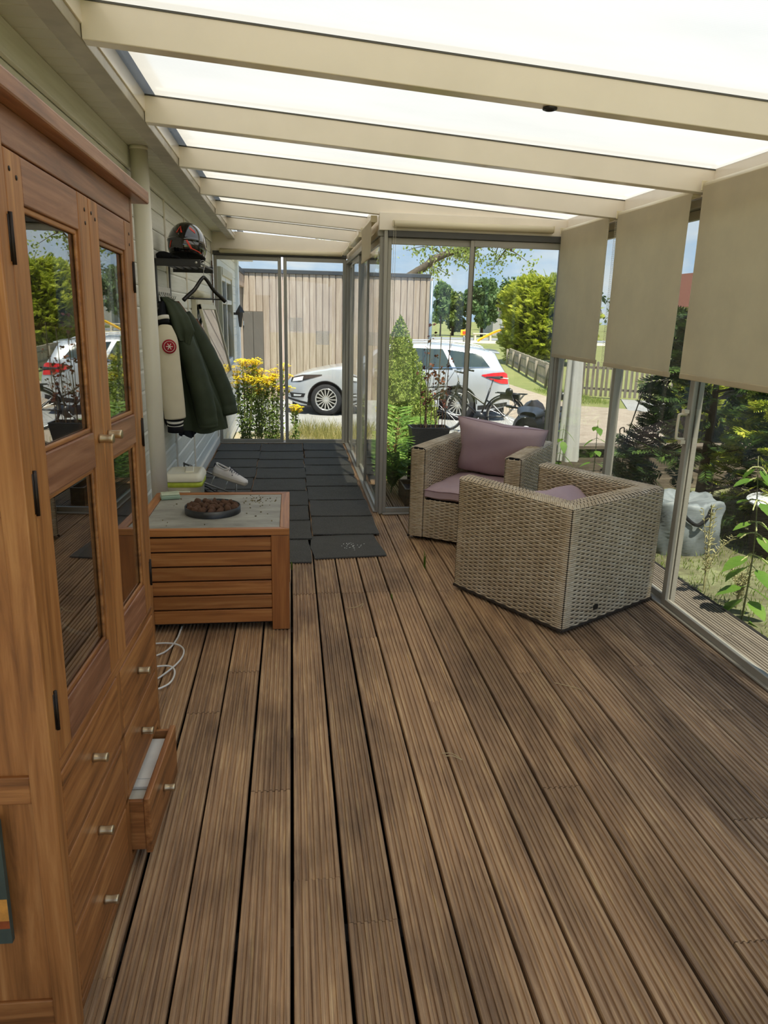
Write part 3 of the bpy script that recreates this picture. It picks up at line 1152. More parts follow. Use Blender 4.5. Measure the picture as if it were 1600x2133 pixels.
def fire_table():
    x0, x1, y0, y1, zt = -0.825, -0.022, 3.55, 4.345, 0.566
    t = thing('fire_table', 'low square fire pit table with slatted brown wood sides and a grey slab top', 'table', ((x0 + x1) / 2, (y0 + y1) / 2, 0))
    P = lambda n, m, *b, bev=0.003: MB().box(*b).build(n, m, t, bevel=bev)
    pw = 0.095
    for (xa, xb) in ((x0 + 0.004, x0 + pw), (x1 - pw - 0.0, x1 - 0.004)):
        for (ya, yb) in ((y0 + 0.004, y0 + 0.03), (y1 - 0.03, y1 - 0.004)):
            P('leg_board', EUC[2], xa, xb, ya, yb, 0.0, 0.528)
    for xa, xb in ((x0 + 0.004, x0 + 0.028), (x1 - 0.028, x1 - 0.004)):
        for ya, yb in ((y0 + 0.031, y0 + pw), (y1 - pw, y1 - 0.031)):
            P('leg_board', EUC[2], xa, xb, ya, yb, 0.0, 0.528)
    sh = (0.526 - 0.045) / 6
    for i in range(6):
        z0 = 0.045 + i * sh
        z1 = z0 + sh - 0.008
        for ya in (y0 + 0.010, y1 - 0.028):
            P('slat', EUC[0], x0 + pw, x1 - pw, ya, ya + 0.018, z0, z1)
        for xa in (x0 + 0.008, x1 - 0.026):
            P('slat', EUC[1], xa, xa + 0.018, y0 + pw, y1 - pw, z0, z1)
    P('inner_box', plain('dark_inner', '#241a13', 0.8), x0 + 0.035, x1 - 0.035, y0 + 0.035, y1 - 0.035, 0.03, 0.525)
    fw = 0.05
    z0, z1 = 0.530, zt
    mk = lambda poly, n: MB().prism(poly, z0, z1).build(n[0], n[1], t, bevel=0.003)
    mk([(x0, y0), (x1, y0), (x1 - fw, y0 + fw * .7), (x0 + fw, y0 + fw * .7)], ('top_rail', EUC[0]))
    mk([(x0, y1), (x0 + fw, y1 - fw), (x1 - fw, y1 - fw), (x1, y1)], ('top_rail', EUC[0]))
    mk([(x1, y0), (x1, y1), (x1 - fw, y1 - fw), (x1 - fw, y0 + fw * .7)], ('top_rail', EUC[1]))
    mk([(x0, y0), (x0 + fw, y0 + fw * .7), (x0 + fw, y1 - fw), (x0, y1)], ('top_rail', EUC[1]))
    ct = NT('grey_slab')
    v = ct.coords((1, 2.2, 1))
    n = ct.noise(v, 5, 8, 0.65)
    c = ct.ramp(n, [(0.3, srgb('#77746a')), (0.55, srgb('#98958a')), (0.75, srgb('#aba99d'))])
    slab = ct.done(ct.principled(c, 0.55, 0, ct.bump(ct.noise(v, 90, 3), 0.1, 0.002)))
    P('slab_top', slab, x0 + fw, x1 - fw, y0 + fw * .7, y1 - fw, 0.532, zt - 0.004)
    cx, cy, r = -0.445, 3.905, 0.152
    M = Matrix.Translation((cx, cy, zt - 0.004))
    MB().lathe([(r - 0.006, 0.001), (r - 0.006, 0.038), (r, 0.038), (r, 0.0)], 48, M).build('burner_ring', BLACK, t, True)
    MB().lathe([(0.0, 0.004), (r - 0.006, 0.004), (r - 0.006, 0.0)], 48, M).build('burner_pan', BLACK, t)
    # lava rocks
    lm = NT('lava_rock_stone')
    v = lm.coords((1, 1, 1))
    n = lm.noise(v, 38, 6, 0.7)
    c = lm.ramp(n, [(0.32, srgb('#2a1b14')), (0.5, srgb('#68452f')), (0.7, srgb('#a17b5b'))])
    lava = lm.done(lm.principled(c, 0.95, 0, lm.bump(n, 0.9, 0.006)))
    src = []
    for k in range(4):
        bm = bmesh.new()
        bmesh.ops.create_icosphere(bm, subdivisions=2, radius=1.0)
        rr = random.Random(k)
        for q in bm.verts:
            q.co *= 0.78 + 0.32 * rr.random()
        me = bpy.data.meshes.new('lava_rock')
        bm.to_mesh(me)
        bm.free()
        me.materials.append(lava)
        me.polygons.foreach_set('use_smooth', [True] * len(me.polygons))
        src.append(me)
    spots = []
    for ring, (rad, cnt) in enumerate(((0.0, 1), (0.045, 6), (0.088, 11), (0.126, 16))):
        for i in range(cnt):
            a = 2 * math.pi * i / cnt + ring * 0.4
            spots.append((rad * math.cos(a), rad * math.sin(a)))
    for i, (dx, dy) in enumerate(spots):
        o = bpy.data.objects.new('lava_rock', src[i % 4])
        s = RND.uniform(0.019, 0.026)
        o.scale = (s * RND.uniform(0.9, 1.2), s, s * RND.uniform(0.7, 0.95))
        o.rotation_euler = (RND.uniform(0, 6), RND.uniform(0, 6), RND.uniform(0, 6))
        o.location = (cx + dx, cy + dy, zt + 0.0215 + RND.uniform(-0.002, 0.009))
        COL.objects.link(o)
        tag(o, 'reddish brown lava rock lying in the black burner ring of the fire table', 'rock', 'lava rocks in the burner ring')
    # crumbs and grit
    mb = MB()
    for i in range(70):
        x, y = (RND.gauss(-0.2, 0.05), RND.gauss(4.14, 0.06)) if i < 45 else (RND.uniform(-0.7, -0.1), RND.uniform(3.62, 4.25))
        s = RND.uniform(0.002, 0.006)
        mb.cbox((x, y, zt - 0.004 + s * 0.4), (s * 1.6, s, s * 0.8), (0, 0, RND.uniform(0, 3)))
    o = mb.build('table_crumbs', plain('crumb', '#6d6140', 0.9, 0, 0.9, 80), None)
    tag(o, 'dry crumbs and plant bits scattered over the grey table slab', 'crumbs', kind='stuff')
    # green plastic box
    b = thing('plastic_box', 'small translucent green plastic box on the rear corner of the fire table', 'box', (-0.725, 4.215, zt - 0.004))
    gm = plain('green_plastic', '#9db59b', 0.2, 0, 0.1, 12)
    MB().cbox((0, 0, 0.013), (0.11, 0.075, 0.024), (0, 0, 0.25)).build('tray', gm, b, bevel=0.006, world=False)
    MB().cbox((0.0, 0.0, 0.030), (0.104, 0.07, 0.010), (0, 0, 0.25)).build('lid', plain('pale_green_plastic', '#c3cdb0', 0.2, 0, 0.15, 25), b, bevel=0.004, world=False)


fire_table()

# ------------------------------------------------------------------ wicker armchairs
def wicker_mat():
    t = NT('wicker_strand')
    v = t.coords((14, 14, 90), rand=False)
    n = t.noise(v, 1.0, 4, 0.6)
    n2 = t.noise(t.coords((1, 1, 1), rand=False), 3.5, 4)
    g = t.mixc(0.4, n, n2)
    c = t.ramp(g, [(0.3, srgb('#97825f')), (0.5, srgb('#c2ae8f')), (0.7, srgb('#dfd2b8'))])
    return t.done(t.principled(c, 0.5))


WICK = wicker_mat()
WICK_IN = plain('wicker_core', '#33291e', 0.8, 0, 0.2, 30)
MAUVE = clothmat('mauve_canvas', '#b8a0a4', 0.07, 0, 600, 0.12)


def round_path(pts, r, step):
    """closed plan path with rounded corners, resampled"""
    out = []
    n = len(pts)
    for i in range(n):
        p0, p, p1 = Vector(pts[i - 1]), Vector(pts[i]), Vector(pts[(i + 1) % n])
        a = (p0 - p).normalized()
        b = (p1 - p).normalized()
        for k in range(5):
            tt = k / 4
            q = p + a * r * (1 - tt) ** 2 + b * r * tt ** 2
            out.append(q)
    P = np.array([(q.x, q.y) for q in out])
    d = np.r_[0, np.cumsum(np.linalg.norm(np.diff(np.vstack([P, P[:1]]), axis=0), axis=1))]
    N = int(round(d[-1] / step))
    N += N % 2
    s = np.linspace(0, d[-1], N * 4 + 1)[:-1]
    PP = np.vstack([P, P[:1]])
    return np.c_[np.interp(s, d, PP[:, 0]), np.interp(s, d, PP[:, 1])], N


def weave_loop(path, z0, z1, pitch):
    """strands run round the closed path in rows; 4 samples for every stake"""
    n = len(path)
    tan = np.roll(path, -1, 0) - np.roll(path, 1, 0)
    tan /= np.linalg.norm(tan, axis=1)[:, None]
    nor = np.c_[tan[:, 1], -tan[:, 0]]
    rows = int((z1 - z0) / pitch)
    prof = ((-0.49, -0.0034), (-0.26, 0.0014), (0.26, 0.0014), (0.49, -0.0034))
    V, F = [], []
    base = 0
    ph = np.arange(n) * (math.pi / 4)
    bend = np.abs(np.cross(np.roll(tan, 2, 0), np.roll(tan, -2, 0)))
    flat = np.clip(1 - 3 * np.maximum(bend, np.maximum(np.roll(bend, 1), np.roll(bend, -1))), 0.0, 1)
    for r in range(rows):
        zc = z0 + (r + 0.5) * pitch
        amp = 0.0048 * flat * np.sin(ph + (math.pi if r % 2 else 0))
        jit = NR.normal(0, 0.0003, n)
        for (pv, pn) in prof:
            off = amp + pn + 0.002
            V.append(np.c_[path + nor * off[:, None], np.full(n, zc + pv * pitch * 0.94) + jit])
        idx = np.arange(n)
        nx = (idx + 1) % n
        for k in range(3):
            a = base + k * n
            b = base + (k + 1) * n
            F.append(np.c_[a + idx, a + nx, b + nx, b + idx])
        base += 4 * n
    # stakes
    stake = np.arange(0, n, 4)
    for i in stake:
        p = path[i]
        tt, nn = tan[i] * 0.0045, nor[i] * 0.0014
        for zz in (z0, z1):
            V.append(np.array([[p[0] - tt[0] - nn[0], p[1] - tt[1] - nn[1], zz], [p[0] + nn[0] * 2, p[1] + nn[1] * 2, zz], [p[0] + tt[0] - nn[0], p[1] + tt[1] - nn[1], zz]]))
        F.append(np.array([[base, base + 1, base + 4, base + 3], [base + 1, base + 2, base + 5, base + 4]]))
        base += 6
    return np.vstack(V), np.vstack(F)


def chair_mesh():
    W, D, H, T = 0.85, 0.85, 0.715, 0.125
    w, d = W / 2, D / 2
    # U plan, front at +y
    U = [(w, d), (w - T, d), (w - T, -d + T), (-w + T, -d + T), (-w + T, d), (-w, d), (-w, -d), (w, -d)]
    path, N = round_path(U, 0.028, 0.041)
    if True:
        a = path
        area = np.sum(a[:, 0] * np.roll(a[:, 1], -1) - np.roll(a[:, 0], -1) * a[:, 1])
        if area < 0:
            path = path[::-1].copy()
    V1, F1 = weave_loop(path, 0.028, H - 0.012, 0.0117)
    # rounded rim on top: strands that run across the arm
    V2, F2, base = [], [], 0
    runs = [((w - T, d), (w - T, -d + T), (w, -d), (w, d)), ((w - T, -d + T), (-w + T, -d + T), (-w, -d), (w, -d)), ((-w + T, -d + T), (-w + T, d), (-w, d), (-w, -d))]
    for (i0, i1, o1, o0) in runs:
        i0, i1, o1, o0 = map(np.array, (i0, i1, o1, o0))
        L = np.linalg.norm(np.array(i1) - np.array(i0)) + T / 2
        k = int(L / 0.0125)
        for j in range(k):
            f0, f1 = (j + 0.03) / k, (j + 0.97) / k
            S = 13
            row = []
            for s in range(S):
                u = s / (S - 1)
                bul = 0.016 * (1 - abs(2 * u - 1) ** 3.5)
                wv = 0.0026 * math.sin(u * math.pi * 4 + (math.pi if j % 2 else 0))
                for ff, dz in ((f0, -0.002), ((f0 + f1) / 2, 0.0014), (f1, -0.002)):
                    ip = i0 + (i1 - i0) * ff
                    op = o0 + (o1 - o0) * ff
                    p = ip * (1 - u) + op * u
                    row.append((p[0], p[1], H - 0.016 + bul + wv + dz))
            V2.append(np.array(row))
            q = np.arange(S - 1)
            for c in range(2):
                F2.append(np.c_[base + q * 3 + c, base + q * 3 + c + 1, base + (q + 1) * 3 + c + 1, base + (q + 1) * 3 + c])
            base += S * 3
    # seat apron between the arms at the front
    ap = [(w - T + 0.02, d - 0.012), (w - T + 0.02, d - 0.06), (-w + T - 0.02, d - 0.06), (-w + T - 0.02, d - 0.012)]
    pa, _ = round_path(ap, 0.015, 0.041)
    a = pa
    if np.sum(a[:, 0] * np.roll(a[:, 1], -1) - np.roll(a[:, 0], -1) * a[:, 1]) < 0:
        pa = pa[::-1].copy()
    V3, F3 = weave_loop(pa, 0.028, 0.325, 0.0117)
    return (V1, F1), (np.vstack(V2), np.vstack(F2)), (V3, F3), (W, D, H, T)


CHAIR = chair_mesh()


def puff(mb, w, d, h, n=14, pinch=0.0, M=None, e=0.22):
    """soft cushion, centre at origin"""
    M = M or Matrix.Identity(4)

    def sh(u):
        return max(0.0, 1 - abs(u) ** 5) ** 0.5
    for s in (1, -1):
        P = []
        for i in range(n + 1):
            u = -1 + 2 * i / n
            u = math.sin(u * math.pi / 2) * 0.6 + u * 0.4
            row = []
            for j in range(n + 1):
                v = -1 + 2 * j / n
                v = math.sin(v * math.pi / 2) * 0.6 + v * 0.4
                k = 1 - pinch * (1 - abs(u)) ** 1 * abs(v) ** 6
                k2 = 1 - pinch * (1 - abs(v)) ** 1 * abs(u) ** 6
                z = h / 2 * (e + (1 - e) * sh(u) * sh(v)) if max(abs(u), abs(v)) < 0.999 else h / 2 * e * 0.9
                wr = 0.006 * math.sin(7 * u + 3 * v) * math.sin(5 * v - 2 * u) * min(1, h * 8)
                row.append(M @ Vector((w / 2 * u * k2, d / 2 * v * k, s * z + wr)))
            P.append(row if s > 0 else row[::-1])
        mb.grid(P)
    # side band
    ring = []
    for (i, j) in [(i, 0) for i in range(n)] + [(n, j) for j in range(n)] + [(i, n) for i in range(n, 0, -1)] + [(0, j) for j in range(n, 0, -1)]:
        u = -1 + 2 * i / n
        u = math.sin(u * math.pi / 2) * 0.6 + u * 0.4
        v = -1 + 2 * j / n
        v = math.sin(v * math.pi / 2) * 0.6 + v * 0.4
        k = 1 - pinch * (1 - abs(u)) * abs(v) ** 6
        k2 = 1 - pinch * (1 - abs(v)) * abs(u) ** 6
        wr = 0.006 * math.sin(7 * u + 3 * v) * math.sin(5 * v - 2 * u) * min(1, h * 8)
        ring.append((w / 2 * u * k2, d / 2 * v * k, wr))
    zz = h / 2 * e * 0.9
    top = [M @ Vector((x, y, z + zz)) for x, y, z in ring]
    bot = [M @ Vector((x, y, z - zz)) for x, y, z in ring]
    top.append(top[0])
    bot.append(bot[0])
    mb.grid([bot, top])
    return ring, zz


def armchair(label, loc, rz):
    (V1, F1), (V2, F2), (V3, F3), (W, D, H, T) = CHAIR
    t = thing('wicker_armchair', label, 'armchair', loc, rz, 'wicker armchairs')
    global _CH
    try:
        ms = _CH
    except NameError:
        a = np_mesh('woven_shell', V1, F1, WICK)
        b = np_mesh('woven_rim', V2, F2, WICK)
        c = np_mesh('woven_apron', V3, F3, WICK)
        ms = [a.data, b.data, c.data]
        for o in (a, b, c):
            bpy.data.objects.remove(o)
        _CH = ms
    for nm, me in zip(('woven_shell', 'woven_rim', 'woven_apron'), ms):
        o = bpy.data.objects.new(nm, me)
        COL.objects.link(o)
        o.parent = t
        o['kind'] = 'stuff'
    w, d = W / 2, D / 2
    i = 0.004
    core = MB()
    core.box(-w + i, -w + T - i, -d + i, d - i, 0.03, H - 0.02)
    core.box(w - T + i, w - i, -d + i, d - i, 0.03, H - 0.02)
    core.box(-w + T - i, w - T + i, -d + i, -d + T - i, 0.03, H - 0.02)
    core.box(-w + T - i, w - T + i, d - 0.058, d - 0.016, 0.03, 0.322)
    core.build('gap_shade_core', WICK_IN, t, world=False)  # dark solid behind the weave, its colour makes the gaps look shaded
    MB().box(-w + T, w - T, -d + T, d - 0.02, 0.27, 0.315).build('seat_base', WICK_IN, t, world=False)
    for sx in (-1, 1):
        for sy in (-1, 1):
            MB().lathe([(0.0, 0.0), (0.018, 0.0), (0.02, 0.006), (0.02, 0.03), (0, 0.03)], 12, Matrix.Translation((sx * (w - 0.06), sy * (d - 0.06), 0.0))).build('foot', BLACK, t, True, world=False)
    # edge binding along the bottom
    for sx in (-1, 1):
        MB().box(sx * w - 0.006, sx * w + 0.006, -d, d, 0.014, 0.03).build('base_band', WICK_IN, t, world=False, bevel=0.003)
    MB().box(-w, w, -d - 0.005, -d + 0.006, 0.014, 0.03).build('base_band', WICK_IN, t, world=False, bevel=0.003)
    MB().cbox((-0.15, -d - 0.008, 0.10), (0.04, 0.005, 0.028)).build('maker_tag', BLACK, t, world=False, bevel=0.002)
    return t


CH1 = armchair('wicker armchair nearest the camera, turned with its back to the room', (1.575, 3.945, 0), math.radians(30.5))
CH2_LOC, CH2_RZ = (1.455, 5.235, 0), math.radians(180 - 34.5)
CH2 = armchair('wicker armchair facing the room in front of the glass partition', CH2_LOC, CH2_RZ)


def cushion(name, label, loc, rz, w, d, h, tilt=None, pinch=0.0, e=0.5):
    t = thing(name, label, 'cushion', loc, rz)
    M = Euler(tilt).to_matrix().to_4x4() if tilt else Matrix.Identity(4)
    mb = MB()
    ring, zz = puff(mb, w, d, h, 18, pinch, M, e)
    mb.build('cover', MAUVE, t, True, world=False)
    pip = plain('mauve_piping', '#9a7f86', 0.8)
    pts = [M @ Vector((x * 1.004, y * 1.004, z + (zz if e > 0.3 else 0))) for x, y, z in ring]
    MB().tube(pts, 0.0035, 6, closed=True).build('piping', pip, t, True, world=False)
    return t


def loc_on(chloc, rz, lx, ly, z):
    c, s = math.cos(rz), math.sin(rz)
    return (chloc[0] + c * lx - s * ly, chloc[1] + s * lx + c * ly, z)


cushion('seat_cushion', 'mauve seat cushion of the armchair that faces the room', loc_on(CH2_LOC, CH2_RZ, 0, 0.062, 0.372), CH2_RZ, 0.60, 0.72, 0.112)
cushion('seat_cushion', 'mauve seat cushion deep in the armchair seen from behind', loc_on((1.575, 3.945, 0), math.radians(30.5), 0, 0.062, 0.373), math.radians(30.5), 0.60, 0.72, 0.114)
cushion('back_cushion', 'plump mauve back cushion leaning in the armchair that faces the room', loc_on(CH2_LOC, CH2_RZ, -0.075, -0.175, 0.645), CH2_RZ + 0.10, 0.70, 0.48, 0.18, (math.radians(68), math.radians(-5), 0), 0.13, 0.06)
cushion('back_cushion', 'mauve cushion slumped low in the armchair seen from behind', loc_on((1.575, 3.945, 0), math.radians(30.5), 0.06, -0.03, 0.50), math.radians(30.5), 0.52, 0.46, 0.15, (math.radians(28), 0, 0), 0.1, 0.06)


# ------------------------------------------------------------------ floor mats
def mats():
    t = NT('charcoal_felt')
    v = t.coords((1, 1, 1))
    n = t.noise(v, 210, 3, 0.7)
    n2 = t.noise(v, 9, 4)
    c = t.ramp(n, [(0.35, srgb('#36342f')), (0.6, srgb('#5b5852')), (0.78, srgb('#989489'))])
    c = t.mixc(0.35, c, t.ramp(n2, [(0.3, (0.5, 0.5, 0.5)), (0.7, (1.0, 1.0, 1.0))]), 'MULTIPLY')
    m = t.done(t.principled(c, 0.95, 0, t.bump(n, 0.6, 0.003)))
    ords = ['first', 'second', 'third', 'fourth', 'fifth', 'sixth', 'seventh', 'eighth', 'ninth', 'tenth']
    cols = [('beside the corridor glass', 0.135, 0.515, [4.69, 5.20, 5.71, 6.25, 6.79, 7.29, 7.80, 8.22, 8.70], 9.2),
            ('in the middle of the corridor', -0.385, 0.515, [4.60, 5.10, 5.60, 6.07, 6.62, 7.14, 7.66, 8.12, 8.62], 9.15),
            ('along the siding wall', -0.905, 0.515, [4.75, 5.25, 5.75, 6.2, 6.68, 7.18, 7.69, 8.17, 8.66], 9.15)]
    for where, x0, w, ys, yend in cols:
        for i, y in enumerate(ys):
            yn = (ys[i + 1] if i + 1 < len(ys) else yend)
            L = max(0.3, yn - y - 0.004) + (0.012 if i else 0.0)
            z = 0.0095
            mb = MB()
            nx, ny = 6, 6
            top = []
            for a in range(ny + 1):
                row = []
                for b in range(nx + 1):
                    ex = 0.003 * math.sin(a * 1.3 + i) if b in (0, nx) else 0
                    curl = 0.004 * (max(0, abs(b - nx / 2) - nx / 2 + 1)) * ((i * 37 + b) % 3 > 1)
                    row.append((-w / 2 + (w - 0.006) * b / nx + ex + 0.003, L * a / ny, 0.009 + curl))
                top.append(row)
            mb.grid(top)
            bot = [[(p[0], p[1], 0.0) for p in row] for row in top]
            mb.grid(bot[::-1])
            edge = top[0] + [r[-1] for r in top[1:]] + top[-1][::-1][1:] + [r[0] for r in top[::-1][1:]]
            mb.grid([[(p[0], p[1], 0) for p in edge], edge])
            o = mb.build('floor_mat', m, None)
            o.location = (x0 + w / 2 + RND.uniform(-0.008, 0.008), y, z + 0.0012)
            o.rotation_euler = (-0.0085 / L, 0, RND.uniform(-0.008, 0.008) + (0.09 if (i == 0 and x0 > 0) else 0))
            if i == 0:
                o.location.z = 0.0012
                o.rotation_euler.x = 0.0
            tag(o, 'charcoal floor mat, %s from the front, %s' % (ords[i], where), 'mat', 'charcoal felt mats on the corridor deck')
    mb = MB()
    for i in range(26):
        x, y = RND.gauss(0.42, 0.06), RND.gauss(4.93, 0.035)
        mb.cbox((x, y, 0.0125), (RND.uniform(0.004, 0.012), RND.uniform(0.003, 0.007), 0.002), (0, 0, RND.uniform(0, 3)))
    tag(mb.build('white_flakes', plain('flake_white', '#e8e6df', 0.7), None), 'white flakes scattered on the front floor mat', 'flakes', kind='stuff')


mats()
# ------------------------------------------------------------------ rain pipe
def downpipe():
    t = thing('rain_downpipe', 'cream round rain downpipe standing beside the teak cabinet', 'pipe', (-0.872, 4.70, 0))
    m = plain('cream_pvc', '#e2dccb', 0.35, 0, 0.03, 2)
    MB().tube([(0, 0, 0.0), (0, 0, 2.54)], 0.051, 28).build('pipe', m, t, True, world=False)
    for z in (2.535,):
        MB().tube([(0, 0, z), (0, 0, z + 0.02)], 0.0525, 28).build('clip', m, t, True, world=False)


downpipe()


# ------------------------------------------------------------------ coat rack
def coat_rack():
    y0, y1, xw, xf, z = 5.38, 6.22, WX + 0.006, -0.625, 1.965
    t = thing('coat_rack', 'black metal coat rack with a slatted shelf on the siding wall', 'coat rack', (xw, (y0 + y1) / 2, z))
    for y in (y0, y1):
        MB().box(xw, xf, y, y + 0.014, z - 0.028, z + 0.022).build('side_bar', BLACK, t, bevel=0.003)
    for y in (y0, y0 + 0.58):
        MB().box(xw, xw + 0.014, y, y + 0.045, z - 0.28, z + 0.02).build('wall_bar', BLACK, t, bevel=0.003)
    for i in range(6):
        x = xw + 0.03 + i * (xf - xw - 0.04) / 5
        MB().box(x - 0.008, x + 0.008, y0 + 0.014, y1, z - 0.006, z + 0.006).build('slat', BLACK, t, bevel=0.002)
    silver = plain('brushed_steel', '#b9b6ae', 0.35, 0.7, 0.08, 30)
    MB().box(xw, xw + 0.012, y0 + 0.045, y0 + 0.58, z - 0.215, z - 0.16).build('hook_rail', silver, t, bevel=0.002)
    for i in range(6):
        y = y0 + 0.09 + i * 0.085
        MB().tube(spline([(xw + 0.012, y, z - 0.20), (xw + 0.03, y, z - 0.235), (xw + 0.05, y, z - 0.245), (xw + 0.062, y, z - 0.22)], 4), 0.004, 6).build('hook', silver, t, True)
    MB().lathe([(0, 0.002), (0.008, 0.001), (0.009, -0.002)], 12, Matrix.Translation((xf - 0.03, y0, z)) @ Euler((math.pi / 2, 0, 0)).to_matrix().to_4x4()).build('bolt', silver, t, True)


coat_rack()


def helmet():
    hz = 1.988
    t = thing('motorcycle_helmet', 'glossy black full face motorcycle helmet with red markings on the rack shelf', 'helmet', (-0.745, 5.64, hz), math.radians(-13))
    # local +y = front of the helmet (away from the camera), z up
    gloss = plain('helmet_gloss_black', '#0c0c0e', 0.12, 0, 0.2, 6)
    gloss.node_tree.nodes['Principled BSDF'].inputs['Coat Weight'].default_value = 1.0
    matt = plain('helmet_matt', '#1a1a1c', 0.45)
    red = plain('helmet_red', '#d6402f', 0.35)
    W, D, H = 0.133, 0.165, 0.268

    def pt(th, v, k=1.0):
        """th round (0 = back), v 0..1 from the rim up"""
        s = math.sin(math.acos(max(-1, min(1, v * 1.0 - 0.0))) if v > 0 else math.pi / 2)
        # superellipse profile: wide jaw, domed top
        r = (1 - max(0, (v - 0.30) / 0.70) ** 2.35) ** 0.5 if v > 0.30 else 1 - 0.12 * ((0.30 - v) / 0.30) ** 2
        fr = math.cos(th)      # +1 at back
        cut = 0.05 * (0.5 + 0.5 * fr)
        chin = 0.03 * max(0, -fr) * max(0, 1 - v * 2.2)
        x = W * k * r * math.sin(th)
        y = -(D * k * r + chin) * math.cos(th)
        z = H * (v if v > 0.3 else v) + cut * (1 - v) ** 2
        return Vector((x, y, z))
    n, m = 26, 40
    P = [[pt(2 * math.pi * j / m, i / n) for j in range(m + 1)] for i in range(n + 1)]
    mb = MB()
    mb.grid(P)
    shell = mb.build('shell', gloss, t, True, world=False)
    MB().grid([[pt(2 * math.pi * j / m, 0.0, 0.94) + Vector((0, 0, 0.03)) for j in range(m + 1)], [pt(2 * math.pi * j / m, 0.0, 1.005) for j in range(m + 1)], [pt(2 * math.pi * j / m, 0.045, 1.012) for j in range(m + 1)]]).build('rim', matt, t, True, world=False)
    MB().grid([[pt(2 * math.pi * j / m, 0.0, f) + Vector((0, 0, 0.02)) for j in range(m + 1)] for f in (0.94, 0.5, 0.01)]).build('lining', plain('helmet_lining', '#202022', 0.95), t, True, world=False)
    # visor across the front
    P = [[pt(math.pi + (-1.25 + 2.5 * j / 20), 0.36 + 0.34 * i / 8, 1.018) for j in range(21)] for i in range(9)]
    MB().grid(P).build('visor', plain('smoked_visor', '#20262c', 0.06), t, True, world=False)
    # rear spoiler
    P = [[pt(-1.05 + 2.1 * j / 16, 0.52 + 0.02 * math.cos(-1.05 + 2.1 * j / 16) - 0.12 * i / 3, 1.0 + (0.055 if i in (1,) else 0.03 if i == 2 else 0.0)) for j in range(17)] for i in range(4)]
    MB().grid(P).build('spoiler', gloss, t, True, world=False)

    def decal(name, quad, mat=red):
        (a0, v0), (a1, v1), (a2, v2), (a3, v3) = quad
        P = []
        for i in range(7):
            u = i / 6
            row = []
            for j in range(4):
                s = j / 3
                a = (a0 * (1 - u) + a1 * u) * (1 - s) + (a3 * (1 - u) + a2 * u) * s
                v = (v0 * (1 - u) + v1 * u) * (1 - s) + (v3 * (1 - u) + v2 * u) * s
                row.append(pt(a, v, 1.014))
            P.append(row)
        MB().grid(P).build(name, mat, t, True, world=False)
    # winged mark on the back
    decal('red_mark', [(-0.20, 0.66), (-0.02, 0.86), (-0.005, 0.84), (-0.10, 0.66)])
    decal('red_mark', [(0.20, 0.66), (0.02, 0.86), (0.005, 0.84), (0.10, 0.66)])
    decal('white_mark', [(-0.05, 0.60), (0.0, 0.63), (0.0, 0.615), (-0.03, 0.595)], plain('helmet_white', '#cfcfcf', 0.4))
    decal('red_stripe', [(0.36, 0.44), (0.58, 0.17), (0.70, 0.17), (0.46, 0.45)])
    decal('red_stripe', [(0.58, 0.17), (1.25, 0.07), (1.25, 0.10), (0.62, 0.20)])
    decal('red_stripe', [(-0.42, 0.42), (-0.58, 0.20), (-0.68, 0.20), (-0.50, 0.43)])
    decal('red_panel', [(0.62, 0.78), (0.95, 0.66), (0.95, 0.74), (0.66, 0.85)])
    for k in range(3):
        decal('vent_slot', [(1.1, 0.28 + 0.06 * k), (1.32, 0.26 + 0.06 * k), (1.32, 0.285 + 0.06 * k), (1.1, 0.305 + 0.06 * k)], matt)


helmet()


def gloves():
    t = thing('riding_gloves', 'crumpled black riding gloves lying on the rack shelf beside the helmet', 'gloves', (-0.885, 5.46, 1.974))
    m = clothmat('glove_black', '#121213', 0.3)
    mb = MB()
    mb.tube(spline([(-0.05, 0.0, 0.025), (0.0, 0.015, 0.035), (0.05, 0.03, 0.03)], 5), [0.022, 0.028, 0.032, 0.034, 0.033, 0.032, 0.03, 0.028, 0.026, 0.024, 0.015], 10)
    mb.build('palm', m, t, True, world=False)
    for i in range(4):
        MB().tube(spline([(0.045, 0.012 + 0.014 * i, 0.03), (0.085, 0.008 + 0.02 * i, 0.028), (0.11, 0.006 + 0.024 * i, 0.014)], 4), 0.010, 8).build('finger', m, t, True, world=False)
    MB().tube(spline([(0.0, 0.035, 0.03), (0.03, 0.065, 0.03), (0.05, 0.075, 0.015)], 4), 0.010, 8).build('thumb', m, t, True, world=False)


gloves()


def hanger():
    t = thing('clothes_hanger', 'black wooden clothes hanger hooked over the rack shelf front', 'hanger', (-0.632, 5.60, 1.72), math.radians(38))
    m = plain('hanger_black_wood', '#17130f', 0.4)
    L = 0.175
    # flat curved shoulder bars
    for s in (-1, 1):
        P = []
        pts = spline([(0, 0, 0.16), (s * 0.028, 0, 0.135), (s * 0.08, 0, 0.07), (s * 0.14, 0, 0.022), (s * L, 0, -0.008)], 6)
        MB().tube(pts, [0.013 + 0.003 * (i / len(pts)) for i in range(len(pts))], 8).build('shoulder_bar', m, t, True, world=False)
    MB().tube([(-L + 0.02, 0, 0.006), (L - 0.02, 0, 0.006)], 0.0055, 8).build('trouser_bar', m, t, True, world=False)
    wire = plain('hook_wire', '#c4c0b8', 0.25, 0.9)
    MB().tube(spline([(0, 0, 0.165), (0, 0, 0.20), (0.008, 0, 0.225), (0.014, 0, 0.25), (0.004, 0, 0.272), (-0.018, 0, 0.268), (-0.022, 0, 0.25)], 6), 0.0018, 6).build('hook', wire, t, True, world=False)


hanger()


